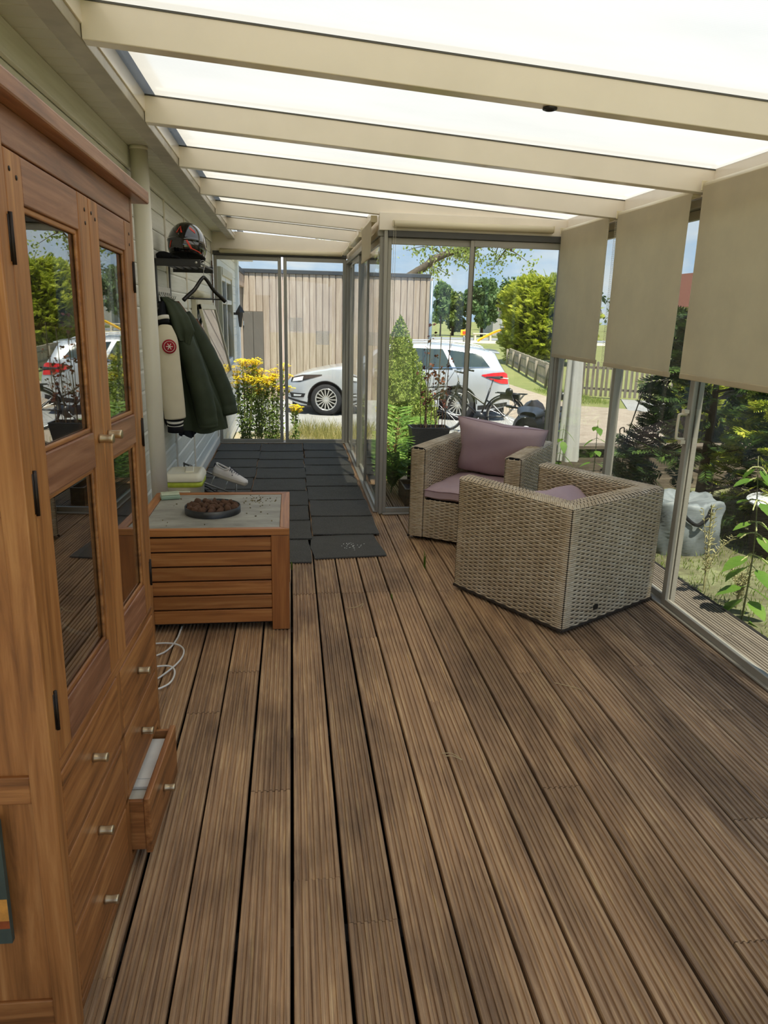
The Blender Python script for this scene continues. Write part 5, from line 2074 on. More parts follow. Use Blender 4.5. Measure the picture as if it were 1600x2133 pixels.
def sprays(name, P, D, size, mat, parent, tilt=0.5):
    """instances of the fan at P pointing along D merged into one mesh"""
    n = len(P)
    X = D / np.linalg.norm(D, axis=1)[:, None]
    up = NR.normal(size=(n, 3)) * tilt + np.array([0, 0, 1.0])
    Y = np.cross(up, X)
    Y /= np.linalg.norm(Y, axis=1)[:, None]
    Z = np.cross(X, Y)
    s = (size * NR.uniform(0.6, 1.25, n))[:, None, None]
    V = P[:, None, :] + s * (SPV[None, :, 0:1] * X[:, None] + SPV[None, :, 1:2] * Y[:, None] + SPV[None, :, 2:3] * Z[:, None])
    k = len(SPV)
    F = (SPF[None] + (np.arange(n) * k)[:, None, None]).reshape(-1, 4)
    o = np_mesh(name, V.reshape(-1, 3), F, mat, parent, off=wpos(parent))
    o['kind'] = 'stuff'
    return o


BARK = plain('bark_grey', '#5d5346', 0.9, 0, 0.3, 14, 0.6, 40)
BARK_D = plain('bark_brown', '#4a3a2c', 0.9, 0, 0.3, 14, 0.6, 40)
GOLD = leafmat('gold_thuja', '#4d6619', '#9cab35', '#e6e05e', 0.4)
SHADECON = leafmat('shade_dark_thuja', '#18260f', '#2f4420', '#5f7a35', 0.3)  # garden shade is put into these dark leaf colours
TREEG = leafmat('hazy_tree_green', '#44633a', '#67854e', '#9bb07a', 0.35)  # leaf greens paled, distance haze mixed into the colour
TREEY = leafmat('young_leaf', '#6f8438', '#9bab54', '#c9cf83', 0.45)
HERB = leafmat('herb_green', '#38591d', '#648c32', '#a6c257', 0.45)


# ------------------------------------------------------------------ conifers of the right garden
def conifer(name, label, loc, R, H, n, size, mat, z0=0.05, cone=0.7, cat='shrub', group=None, trunk=True, tilt=0.45):
    t = thing(name, label, cat, loc, 0, group)
    h = NR.uniform(0, 1, n) ** 0.9
    a = NR.uniform(0, 2 * math.pi, n)
    rad = R * (1 - cone * h) * NR.uniform(0.35, 1.0, n) ** 0.5
    P = np.c_[rad * np.cos(a), rad * np.sin(a), z0 + h * (H - z0)] + np.array(loc)
    D = np.c_[np.cos(a), np.sin(a), NR.uniform(-0.15, 0.75, n)]
    sprays('foliage', P, D, size, mat, t, tilt)
    if trunk:
        MB().tube([(0, 0, -0.05), (0.02, 0.01, H * 0.5), (0, 0, H * 0.9)], [0.05, 0.035, 0.008], 8).build('trunk', BARK_D, t, True, world=False)
        for i in range(7):
            z = H * (0.12 + 0.1 * i)
            aa = i * 2.4
            r = R * (1 - cone * z / H) * 0.8
            MB().tube([(0, 0, z), (r * 0.5 * math.cos(aa), r * 0.5 * math.sin(aa), z + 0.05), (r * math.cos(aa), r * math.sin(aa), z + 0.12)], [0.016, 0.01, 0.004], 6).build('branch', BARK_D, t, True, world=False)
    return t


conifer('conifer_shrub', 'green conifer coloured dark for shade, with a few golden sprays behind the middle glass door', (3.66, 5.85, -0.06), 0.72, 1.8, 620, 0.24, SHADECON)
conifer('conifer_shrub', 'golden tipped conifer low behind the nettle at the edge of the photo', (4.22, 5.42, -0.06), 0.62, 1.12, 280, 0.24, GOLD, cone=0.45, z0=0.3)
conifer('conifer_shrub', 'conifer coloured dark for shade in front of the board fence', (4.72, 5.35, -0.06), 0.52, 2.1, 300, 0.28, SHADECON, cone=0.5)
conifer('conifer_shrub', 'slender golden conifer top showing between two blinds', (4.75, 7.9, GZ), 0.34, 2.15, 420, 0.16, GOLD, cone=0.65)


def board_fence():
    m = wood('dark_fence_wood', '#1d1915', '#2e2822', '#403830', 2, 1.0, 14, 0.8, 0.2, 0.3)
    t = thing('board_fence', 'dark upright board fence in shade behind the garden conifers', 'fence', (5.6, 3.0, -0.06))
    y = -0.5
    while y < 9.9:
        MB().box(5.58, 5.60, y, y + 0.135, -0.36, 1.72 + RND.uniform(-0.015, 0.015)).build('board', m, t, bevel=0.003, seg=1)
        y += 0.142
    for z in (0.35, 1.4):
        MB().box(5.60, 5.64, -0.5, 9.9, z, z + 0.09).build('rail', m, t)
    # retaining wall of the bed
    m2 = wood('grey_sleeper', '#4b443b', '#75695a', '#958877', 0, 1.0, 14, 0.85, 0.3, 0.25)
    w = thing('sleeper_wall', 'low weathered wooden wall closing the garden bed towards the path', 'wall', (4.2, 6.92, -0.06))
    for i, z in enumerate((-0.33, -0.10, 0.13)):
        MB().box(2.6, 5.9, 6.90, 6.945, z, z + 0.222).build('sleeper', m2, w, bevel=0.006)
    MB().box(2.58, 5.92, 6.86, 7.02, 0.36, 0.405).build('cap_board', m2, w, bevel=0.008)
    for x in (2.64, 3.5, 4.4, 5.3):
        MB().box(x, x + 0.07, 6.83, 6.90, -0.06, 0.36).build('post', m2, w, bevel=0.006)
    r = thing('iron_rod', 'thin dark iron rod with curled ends stuck beside the bed wall', 'rod', (3.36, 6.80, -0.06))
    MB().tube(spline([(3.36, 6.80, -0.06), (3.37, 6.80, 0.45), (3.50, 6.82, 0.98)], 6), 0.006, 6).build('stem', IRON, r, True)
    MB().tube(spline([(3.365, 6.80, 0.42), (3.31, 6.80, 0.50), (3.29, 6.80, 0.58), (3.33, 6.80, 0.60), (3.34, 6.80, 0.55)], 6), 0.006, 6).build('curl', IRON, r, True)
    MB().tube(spline([(3.365, 6.80, 0.42), (3.27, 6.79, 0.44), (3.2, 6.79, 0.40)], 6), 0.006, 6).build('curl', IRON, r, True)


board_fence()


def bulk_bag():
    t = thing('bulk_bag', 'sagging white woven bulk bag, coloured grey for shade, with black lifting loops in the garden', 'bag', (2.98, 4.98, -0.06))
    m = plain('shade_grey_poly', '#757b7c', 0.55, 0, 0.3, 6, 0.5, 25)  # white bag, the shade it lies in is put into this grey
    n, k = 40, 14
    P = []
    for i in range(k + 1):
        v = i / k
        z = 0.40 * v
        row = []
        for j in range(n + 1):
            a = 2 * math.pi * j / n
            c, s = math.cos(a), math.sin(a)
            e = 0.55
            r = 0.25 / (abs(c) ** (2 / e) + abs(s) ** (2 / e)) ** (e / 2)
            bul = 1 + 0.10 * math.sin(math.pi * v) + 0.05 * math.sin(7 * a + 6 * v) + 0.04 * math.sin(13 * a - 11 * v) + 0.025 * math.sin(23 * a + 17 * v)
            row.append((r * bul * c, r * bul * s * 0.9, z + 0.02 * math.sin(5 * a) * v))
        P.append(row)
    for q in (0.9, 0.6, 0.2):
        P.append([(x * q, y * q, 0.40 - 0.07 * (1 - q) + 0.02 * math.sin(4 * j)) for j, (x, y, z) in enumerate(P[k])])
    MB().grid(P).build('sack', m, t, True, world=False)
    bl = clothmat('black_webbing', '#1b1c1e', 0.2)
    for (x0, x1, y) in ((-0.13, 0.10, -0.24),):
        MB().tube(spline([(x0, y, 0.37), (x0 + 0.03, y - 0.012, 0.31), ((x0 + x1) / 2, y - 0.03, 0.255), (x1 - 0.03, y - 0.012, 0.31), (x1, y, 0.37)], 6), 0.014, 6).build('lifting_loop', bl, t, True, world=False)


bulk_bag()


def wicker_drum():
    t = thing('round_wicker_table', 'round dark wicker table with a speckled white top at the edge of the photo', 'table', (3.80, 4.74, -0.06))
    m = plain('dark_wicker', '#40342a', 0.6, 0, 0.3, 40)
    base = MB()
    for i in range(34):
        z = 0.001 + i * 0.0110
        r = 0.30 + 0.02 * math.sin(i / 34 * math.pi)
        base.lathe([(r - 0.004, z), (r + 0.004, z + 0.002), (r + 0.004, z + 0.008), (r - 0.004, z + 0.0105)], 40)
    o = base.build('woven_drum', m, t, True, world=False)
    tp = NT('speckled_glass_top')
    v = tp.coords()
    nn = tp.noise(v, 45, 4, 0.7)
    c = tp.ramp(nn, [(0.40, srgb('#6d6a6a')), (0.47, srgb('#e9ecef'))])
    tm = tp.done(tp.principled(c, 0.25))
    MB().lathe([(0, 0.388), (0.37, 0.388), (0.375, 0.394), (0.375, 0.402), (0.37, 0.408), (0, 0.408)], 48).build('table_top', tm, t, True, world=False)


wicker_drum()


# ------------------------------------------------------------------ herbs
def leaf_part(name, mat, parent, base, tip, width, normal, cup=0.12, serr=0):
    base, tip, normal = Vector(base), Vector(tip), Vector(normal).normalized()
    d = tip - base
    L = d.length
    t = d.normalized()
    s = t.cross(normal).normalized()
    nn = s.cross(t).normalized()
    K = 7
    rows = []
    for i in range(K + 1):
        u = i / K
        w = width / 2 * (math.sin(math.pi * u ** 0.72) ** 0.85 if 0 < u < 1 else 0.02)
        if serr:
            w *= 1 + 0.10 * (i % 2)
        c = base + t * (L * u) - nn * (L * 0.18 * u * u)
        rows.append([c - s * w + nn * cup * w, c, c + s * w + nn * cup * w])
    mb = MB()
    mb.grid(rows)
    return mb.build(name, mat, parent, True)


def nettle(label, loc, H, pairs, lw, seed=1, mat=None, flowers=True, lean=(0.0, 0.0), cat='plant', name='nettle_plant', first=0.12):
    r = random.Random(seed)
    t = thing(name, label, cat, loc)
    L0 = Vector(loc)
    mat = mat or HERB
    top = L0 + Vector((lean[0], lean[1], H))
    stem = spline([L0 + Vector((0, 0, -0.02)), L0 + Vector((lean[0] * 0.3 + 0.01, lean[1] * 0.2, H * 0.5)), top], 8)
    MB().tube(stem, [0.006 - 0.004 * i / len(stem) for i in range(len(stem))], 6).build('stem', plain('herb_stem', '#7b7a52', 0.7), t, True)
    for i in range(pairs):
        f = first + (0.97 - first) * i / max(1, pairs - 1)
        p = stem[min(int(f * (len(stem) - 1)), len(stem) - 1)]
        a0 = i * 1.57 + r.uniform(-0.3, 0.3)
        ln = lw * (1.15 - 0.6 * f) * r.uniform(0.85, 1.15)
        for s in (0, math.pi):
            a = a0 + s
            d = Vector((math.cos(a), math.sin(a), r.uniform(-0.85, -0.2)))
            b = p + d * ln * 0.25
            MB().tube([p, b], 0.0018, 5).build('leaf_stalk', mat, t)
            leaf_part('leaf', mat, t, b, b + d * ln, ln * 0.62, (0, 0, 1), serr=1)
        if flowers and f > 0.45:
            fm = leafmat('nettle_flower', '#9a9f63', '#c3c585', '#e1deb0', 0.3)
            for s in range(3):
                a = a0 + 1.2 + s * 2.1
                d = Vector((math.cos(a), math.sin(a), -0.5))
                pts = spline([p, p + d * ln * 0.35 + Vector((0, 0, 0.012)), p + d * ln * 0.7], 5)
                MB().tube(pts, [0.003 + 0.002 * (k % 2) for k in range(len(pts))], 5).build('flower_string', fm, t)
    return t


nettle('tall stinging nettle with serrated bright leaves right outside the nearest glass', (2.60, 3.55, -0.06), 0.98, 10, 0.165, 3, lean=(0.02, 0.12))
nettle('leafy knotweed seedling outside the second glass bay', (2.66, 5.95, -0.06), 0.85, 8, 0.15, 8, flowers=False, lean=(0.03, 0.05), name='leafy_weed')
nettle('leafy knotweed beside the white cloth outside the glass', (2.44, 6.25, 0.0), 0.72, 7, 0.16, 12, flowers=False, lean=(0.02, -0.05), name='leafy_weed')
nettle('smaller leafy weed close to the foot of the nettle', (2.72, 3.30, -0.06), 0.22, 4, 0.08, 5, flowers=False, name='leafy_weed')


def wispy_weed(label, loc, H, seed, mat):
    r = random.Random(seed)
    t = thing('wispy_weed', label, 'weed', loc)
    L0 = Vector(loc)
    for k in range(6):
        a = r.uniform(0, 6.28)
        lean = Vector((math.cos(a), math.sin(a), 0)) * r.uniform(0.05, 0.22) * H
        top = L0 + lean + Vector((0, 0, H * r.uniform(0.6, 1.0)))
        st = spline([L0, L0 + lean * 0.25 + Vector((0, 0, H * 0.4)), top], 8)
        MB().tube(st, 0.0022, 5).build('stem', mat, t)
        sd = MB()
        for i in range(5, len(st)):
            for q in range(3):
                d = Vector((r.uniform(-1, 1), r.uniform(-1, 1), r.uniform(0.1, 0.9))) * 0.035
                sd.tube([st[i], st[i] + d * 0.6, st[i] + d], [0.0012, 0.003, 0.0008], 4, cap=False)
        sd.build('seed_head', mat, t)
    return t


PALEW = leafmat('pale_weed', '#8f8d5c', '#bdb784', '#ddd5ac', 0.35)
wispy_weed('pale wispy seeding weed outside the nearest glass beside the armchair', (2.66, 4.05, -0.06), 0.62, 2, PALEW)
wispy_weed('small pale seed spike in the grass beyond the deck edge', (2.72, 3.78, -0.06), 0.32, 6, PALEW)
wispy_weed('dry brown weed at the foot of the small spruce', (0.98, 6.75, 0.0), 0.7, 9, leafmat('brown_weed', '#7a5a3a', '#a67d55', '#cba57c', 0.3))


def grass_patch(name, label, area, n, h, mat, z, cat='grass', dense=None):
    x0, x1, y0, y1 = area
    C = np.c_[NR.uniform(x0, x1, n), NR.uniform(y0, y1, n), np.full(n, z)]
    if dense is not None:
        k = dense.shape[0]
        idx = NR.integers(0, k, n)
        C[:, :2] = dense[idx, :2] + NR.normal(0, 1, (n, 2)) * dense[idx, 2:3]
    hh = h * NR.uniform(0.4, 1.15, n)
    a = NR.uniform(0, 2 * math.pi, n)
    ln = NR.uniform(0.1, 0.6, n)
    T = np.c_[np.cos(a) * ln, np.sin(a) * ln, np.ones(n)]
    N = np.c_[-np.sin(a), np.cos(a), np.zeros(n)]
    C[:, 2] += hh * 0.45
    V, F = rhombs(C, T, N + NR.normal(0, .3, (n, 3)), hh, 0.006 + 0.004 * hh)
    o = np_mesh(name, V, F, mat)
    tag(o, label, cat, kind='stuff')
    return o


DRYG = leafmat('dry_grass', '#7d8245', '#a9a566', '#d6c88f', 0.35)
FRESHG = leafmat('fresh_grass', '#50702a', '#80993f', '#b4b965', 0.35)
grass_patch('meadow_grass', 'sparse grass and moss on the garden bed beyond the deck edge', (2.58, 4.2, 2.4, 6.7), 5200, 0.055, FRESHG, -0.065)
grass_patch('meadow_grass', 'tall dry grass on the gravel beyond the end door', (0, 1, 0, 1), 2600, 0.34, DRYG, GZ, dense=np.array([[0.45, 11.6, 0.16], [0.62, 11.8, 0.14], [0.2, 11.9, 0.12], [0.55, 11.2, 0.2], [0.9, 11.3, 0.25], [1.6, 10.8, 0.4], [2.3, 10.5, 0.4], [-0.2, 11.0, 0.15]]))
grass_patch('meadow_grass', 'grass verge along the picket fence', (6.85, 7.9, 16.6, 20), 2600, 0.12, FRESHG, GZ)
grass_patch('meadow_grass', 'rough grass at the edge of the path outside the glass partition', (1.2, 2.7, 8.8, 10.4), 2600, 0.16, FRESHG, GZ)


# ------------------------------------------------------------------ ragwort beyond the end door
def ragwort(label, loc, H, stems, spread, seed):
    r = random.Random(seed)
    t = thing('ragwort_plant', label, 'plant', loc, 0, 'ragwort plants beyond the end door')
    L0 = Vector(loc)
    ym = leafmat('ragwort_yellow', '#e6c400', '#fbe21a', '#fff35c', 0.3)
    sm = leafmat('ragwort_stem', '#5f6a35', '#83894a', '#a9a465', 0.2)
    gm = leafmat('ragwort_leaf', '#4d6a2c', '#789046', '#a9b764', 0.4)
    lc = []
    for k in range(stems):
        a = r.uniform(0, 6.28)
        sp = spread * r.uniform(0.15, 1.0)
        top = L0 + Vector((math.cos(a) * sp, math.sin(a) * sp * 0.7, H * r.uniform(0.72, 1.0)))
        top.x = max(top.x, -0.80)
        b = L0 + Vector((math.cos(a) * sp * 0.25, math.sin(a) * sp * 0.25, 0))
        st = spline([b, b.lerp(top, 0.45) + Vector((0, 0, 0.06)), top], 8)
        MB().tube(st, 0.005, 5).build('stem', sm, t)
        for i in range(3, len(st) - 1):
            for q in range(5):
                d = Vector((r.uniform(-1, 1), r.uniform(-1, 1), r.uniform(-0.1, 0.6)))
                lc.append(tuple(st[i] + d * r.uniform(0.02, 0.07)))
        # flat flower heads
        mb = MB()
        for q in range(22):
            aa, rr = r.uniform(0, 6.28), 0.115 * math.sqrt(r.random())
            c = top + Vector((rr * math.cos(aa), rr * math.sin(aa), 0.05 - rr * 0.35 + r.uniform(-0.012, 0.012)))
            s = r.uniform(0.013, 0.02)
            n = 7
            tip = [c + Vector((s * math.cos(6.283 * j / n), s * math.sin(6.283 * j / n), 0.004 * (j % 2))) for j in range(n)]
            mb.add([c + Vector((0, 0, 0.008))] + tip, [(0, 1 + j, 1 + (j + 1) % n) for j in range(n)])
            mb.tube([top - Vector((0, 0, 0.06)), c], 0.0015, 3, cap=False)
        mb.build('flower_head', ym, t)
    leaf_cloud('leaves', np.array(lc), 0.062, gm, t, 0.4)
    return t


ragwort('tallest yellow flowering ragwort against the house wall beyond the end door', (-0.68, 10.5, GZ), 1.36, 17, 0.26, 1)
ragwort('yellow ragwort leaning beside the door stile beyond the end glass', (-0.30, 10.55, GZ), 1.26, 15, 0.27, 2)
ragwort('lower yellow ragwort between the two taller ones', (-0.5, 10.85, GZ), 1.08, 12, 0.25, 3)
ragwort('single low ragwort stem in front of the silver car', (0.05, 10.7, GZ), 0.75, 3, 0.14, 4)


# ------------------------------------------------------------------ dwarf spruce, fern bed and planter outside the partition
def dwarf_spruce():
    loc = (1.43, 9.6, GZ)
    t = thing('dwarf_spruce', 'dense cone shaped dwarf spruce outside the glass partition', 'tree', loc)
    n = 42000
    h = NR.uniform(0, 1, n)
    h = h[NR.uniform(0, 1, n) < (1.02 - h)]
    n = len(h)
    a = NR.uniform(0, 2 * math.pi, n)
    H, R0 = 1.93, 0.63
    prof = np.sin(np.clip((h + 0.10) / 0.34, 0, 1) * math.pi / 2) * (1 - h) ** 0.85 * 1.12
    lump = 1 + 0.10 * np.sin(a * 6 + h * 22) + 0.06 * np.sin(a * 11 - h * 40)
    rad = R0 * prof * lump * (1 - 0.14 * NR.uniform(0, 1, n) ** 2)
    P = np.c_[rad * np.cos(a), rad * np.sin(a), 0.06 + h * H] + np.array(loc)
    T = np.c_[np.cos(a), np.sin(a), NR.uniform(0.1, 1.0, n)] + NR.normal(0, .8, (n, 3))
    s = 0.044 * NR.uniform(0.7, 1.3, n)
    m = leafmat('spruce_green', '#4f6b2a', '#8aa044', '#c8cc74', 0.3)
    V, F = rhombs(P, T, rand_dirs(n), s, s * 0.42)
    o = np_mesh('needles', V, F, m, t, off=loc)
    o['kind'] = 'stuff'
    k, q = 20, 24
    core = [[(R0 * 0.88 * math.cos(6.2832 * j / q) * math.sin(min(1, (i / k + 0.1) / 0.34) * math.pi / 2) * (1 - i / k) ** 0.85, R0 * 0.88 * math.sin(6.2832 * j / q) * math.sin(min(1, (i / k + 0.1) / 0.34) * math.pi / 2) * (1 - i / k) ** 0.85, 0.06 + i / k * H * 0.95) for j in range(q + 1)] for i in range(k + 1)]
    MB().grid(core).build('inner_twigs', plain('spruce_inner', '#7b8c42', 0.95, 0, 0.4, 30), t, True, world=False)
    MB().tube([(0, 0, -0.02), (0, 0, 0.2)], 0.04, 8).build('trunk', BARK_D, t, True, world=False)


dwarf_spruce()


def fern(label, loc, n, L, seed, mat):
    r = random.Random(seed)
    t = thing('fern_plant', label, 'fern', loc)
    L0 = Vector(loc)
    for k in range(n):
        a = r.uniform(0, 6.28)
        ln = L * r.uniform(0.6, 1.05)
        d = Vector((math.cos(a), math.sin(a), 0))
        if L0.x + d.x * ln * 0.75 - 0.14 * L < 0.80:
            d.x = abs(d.x) * 0.6
        up = r.uniform(0.75, 1.2)
        st = spline([L0, L0 + d * ln * 0.12 + Vector((0, 0, ln * 0.55 * up)), L0 + d * ln * 0.40 + Vector((0, 0, ln * 0.85 * up)), L0 + d * ln * 0.7 + Vector((0, 0, ln * 0.78 * up))], 7)
        mb = MB()
        mb.tube(st, 0.0025, 4, cap=False)
        side = d.cross(Vector((0, 0, 1)))
        for i in range(4, len(st)):
            f = i / len(st)
            w = 0.16 * L * math.sin(math.pi * min(1, f * 0.95 + 0.02)) + 0.012
            tn = (st[i] - st[i - 1]).normalized()
            for s in (-1, 1):
                tip = st[i] + side * s * w + tn * w * 0.4
                q = tn * 0.011
                mid = st[i].lerp(tip, 0.4)
                mb.add([st[i], mid + q, tip, mid - q], [(0, 1, 2, 3)])
                mid2 = st[i].lerp(tip, 0.75)
                mb.add([mid, mid2 + q * 1.6, tip + tn * 0.01, mid2 - q], [(0, 1, 2, 3)])
        mb.build('frond', mat, t)
    return t


FERN = leafmat('fern_green', '#557f36', '#86b04e', '#c3da7e', 0.45)
fern('upright green fern beside the corner post outside the partition', (0.98, 7.3, GZ), 16, 1.0, 1, FERN)
fern('second green fern just beyond the deck edge outside the partition', (1.05, 8.2, GZ), 14, 0.95, 4, FERN)
fern('low fern hanging over the deck edge outside the partition', (0.93, 6.55, 0.0), 12, 0.40, 7, HERB)


def planter():
    loc = (1.36, 7.0, 0.0)
    st = thing('plant_stand', 'small black plant stand outside the glass partition', 'stand', loc)
    for sx in (-1, 1):
        for sy in (-1, 1):
            MB().box(sx * 0.17 - 0.015, sx * 0.17 + 0.015, sy * 0.10 - 0.015, sy * 0.10 + 0.015, 0.0, 0.37).build('leg', BLACK, st, world=False, bevel=0.002)
    MB().box(-0.20, 0.20, -0.13, 0.13, 0.37, 0.39).build('top', BLACK, st, world=False, bevel=0.003)
    MB().box(-0.17, 0.17, -0.11, -0.09, 0.12, 0.15).build('stretcher', BLACK, st, world=False)
    p = thing('flower_box', 'black rectangular planter with dead stems on the black stand', 'planter', (loc[0], loc[1], 0.3905))
    m = plain('black_planter', '#202124', 0.5, 0, 0.15, 10)
    sl = MB()
    for (w0, w1) in ((1, 0),):
        a = [(-0.165, -0.10), (0.165, -0.10), (0.165, 0.10), (-0.165, 0.10)]
        b = [(-0.195, -0.12), (0.195, -0.12), (0.195, 0.12), (-0.195, 0.12)]
        c = [(-0.18, -0.106), (0.18, -0.106), (0.18, 0.106), (-0.18, 0.106)]
        vs = [(x, y, 0.0) for x, y in a] + [(x, y, 0.185) for x, y in b] + [(x, y, 0.185) for x, y in c] + [(x, y, 0.15) for x, y in c]
        fs = [(3, 2, 1, 0)] + [(i, (i + 1) % 4, 4 + (i + 1) % 4, 4 + i) for i in range(4)] + [(4 + i, 4 + (i + 1) % 4, 8 + (i + 1) % 4, 8 + i) for i in range(4)] + [(8 + i, 8 + (i + 1) % 4, 12 + (i + 1) % 4, 12 + i) for i in range(4)]
        sl.add(vs, fs)
    sl.build('box', m, p, world=False)
    MB().box(-0.175, 0.175, -0.10, 0.10, 0.12, 0.15).build('soil', plain('potting_soil', '#3b2c20', 0.95, 0, 0.4, 50), p, world=False)
    r = random.Random(3)
    tw = plain('dead_twig', '#4d3527', 0.9)
    lm = leafmat('dead_leaf', '#3a1d16', '#5e3024', '#8a5238', 0.25)
    lc = []
    for k in range(9):
        x, y = r.uniform(-0.15, 0.15), r.uniform(-0.06, 0.06)
        h = r.uniform(0.55, 1.0) if k < 6 else r.uniform(0.3, 0.6)
        tip = Vector((x * 1.15 + r.uniform(-0.07, 0.07), y + r.uniform(-0.05, 0.05), 0.14 + h))
        s = spline([(x, y, 0.14), (x + r.uniform(-0.02, 0.02), y, 0.14 + h * 0.5), tip], 8)
        MB().tube(s, [0.0045 - 0.0028 * i / len(s) for i in range(len(s))], 5).build('stem', tw, p, True, world=False)
        for i in range(6, len(s)):
            if r.random() < 0.6:
                d = Vector((r.uniform(-1, 1), r.uniform(-1, 1), r.uniform(0.2, 1)))
                e = s[i] + d * r.uniform(0.04, 0.10)
                MB().tube([s[i], e], [0.002, 0.001], 4).build('twig', tw, p, world=False)
                for q in range(3):
                    lc.append(tuple(e + Vector((r.uniform(-.03, .03), r.uniform(-.03, .03), r.uniform(-.03, .03))) + Vector(p.location)))
    leaf_cloud('dead_leaves', np.array(lc), 0.038, lm, p, 0.75)
    for x, h in ((0.075, 0.92), (0.165, 0.96), (-0.03, 0.9)):
        MB().tube([(x, 0.02, 0.12), (x + 0.02, 0.02, 0.14 + h)], 0.0045, 5).build('cane', plain('plant_cane', '#5f5340', 0.8), p, world=False)
    c = thing('wooden_crate', 'small open weathered plank crate on the deck outside the partition', 'crate', (1.05, 6.28, 0.0))
    wm = wood('crate_wood', '#5a4a38', '#7d6a52', '#9a866a', 1)
    for (a, b, cc, d, e, f) in ((-0.06, -0.045, -0.2, 0.2, 0, 0.15), (0.045, 0.06, -0.2, 0.2, 0, 0.15), (-0.045, 0.045, -0.2, -0.185, 0, 0.15), (-0.045, 0.045, 0.185, 0.2, 0, 0.15)):
        MB().box(a, b, cc, d, e, f).build('plank', wm, c, world=False, bevel=0.002)
    MB().box(-0.044, 0.044, -0.184, 0.184, 0.0, 0.11).build('soil', plain('potting_soil', '#3b2c20', 0.95), c, world=False)


planter()


def parasol():
    t = thing('closed_parasol', 'white cloth hanging folded from a wooden pole outside the glass corner', 'parasol', (2.62, 6.62, 0.0))
    pm = wood('parasol_pole', '#8f7f63', '#b5a484', '#cbbb9c', 2)
    MB().box(-0.135, -0.075, -0.03, 0.03, -0.3, 2.2).build('pole', pm, t, world=False, bevel=0.006)
    cm = clothmat('white_cloth', '#e9e8e2', 0.04, 0.3)
    P = []
    n, k = 48, 22
    for i in range(k + 1):
        v = i / k
        z = 2.15 - 1.85 * v
        row = []
        for j in range(n + 1):
            a = 2 * math.pi * j / n
            r = 0.05 + 0.05 * v + 0.014 * math.sin(6 * a + v) * (0.4 + v)
            row.append((0.055 + 0.02 * v + r * math.cos(a), 0.01 + r * 0.9 * math.sin(a), z))
        P.append(row)
    MB().grid(P).build('cloth', cm, t, True, world=False)


parasol()
# ------------------------------------------------------------------ neighbour's annex with pale upright cladding
def annex():
    m = wood('pale_cladding', '#a08d7c', '#b5a492', '#c9bbaa', 2, 0.7, 9, 0.6, 0.05, 0.10)
    dk = plain('anthracite_trim', '#3c4147', 0.5, 0, 0.08, 6)
    Y, x0, x1, z0, z1 = 17.2, -1.25, 3.22, GZ, 2.50
    t = thing('cladded_annex', 'flat roofed annex with pale upright wood cladding behind the silver car', 'building', ((x0 + x1) / 2, Y, GZ))
    MB().box(x0 + 0.05, x1 - 0.02, Y + 0.03, Y + 2.5, z0, z1).build('core', plain('annex_core', '#7d6d5f', 0.8), t)
    p = 0.152
    x = x0
    i = 0
    prof = [(0.0, 0.03), (0.006, 0.006), (0.022, 0.0), (0.128, 0.0), (0.142, 0.006), (0.146, 0.03)]
    while x < x1 - 0.05:
        if not (-1.12 < x < -0.78):
            MB().prism([(x + a, Y + b) for a, b in prof], z0, z1).build('cladding_board', m, t)
        else:
            MB().prism([(x + a, Y + b) for a, b in prof], 1.66, z1).build('cladding_board', m, t)
        x += p
    # boards on the gable end that faces the path
    y = Y
    while y < Y + 2.4:
        MB().prism([(x1 - b * 0 - 0.02 + (0.03 - b), y + a) for a, b in prof], z0, z1).build('cladding_board', m, t)
        y += p
    MB().box(x0 - 0.02, x1 + 0.03, Y - 0.03, Y + 2.55, z1, z1 + 0.09).build('roof_edge', dk, t, bevel=0.01)
    # grey door with two panels
    gd = plain('door_grey', '#6d675f', 0.5, 0, 0.06, 5)
    for a, b in ((-1.10, -0.874), (-0.868, -0.645)):
        MB().box(a, b, Y + 0.0, Y + 0.05, z0, 1.65).build('door_panel', gd, t, bevel=0.006)
    MB().box(-1.10, -1.075, Y - 0.03, Y + 0.0, 1.34, 1.44).build('door_handle', plain('steel_handle', '#c9c9c9', 0.3, 0.8), t, bevel=0.004)
    # canopy at the left end
    cw = wood('canopy_wood', '#96806f', '#b39a86', '#c4ad99', 1, 1, 10)
    MB().box(-2.4, -1.05, Y - 2.6, Y - 0.02, 2.18, 2.44).build('canopy_box', cw, t, bevel=0.01)
    MB().box(-2.42, -1.03, Y - 2.64, Y - 0.02, 2.44, 2.54).build('canopy_edge', dk, t, bevel=0.008)
    MB().box(-2.4, -1.22, Y - 2.66, Y - 2.6, 2.18, 2.52).build('canopy_front', dk, t, bevel=0.008)
    # grey rain pipe on the corner
    MB().tube([(x1 + 0.06, Y - 0.02, z0), (x1 + 0.06, Y - 0.02, z1 - 0.06)], 0.038, 12).build('rain_pipe', plain('zinc_pipe', '#8fa0ab', 0.4, 0.5), t, True)


annex()


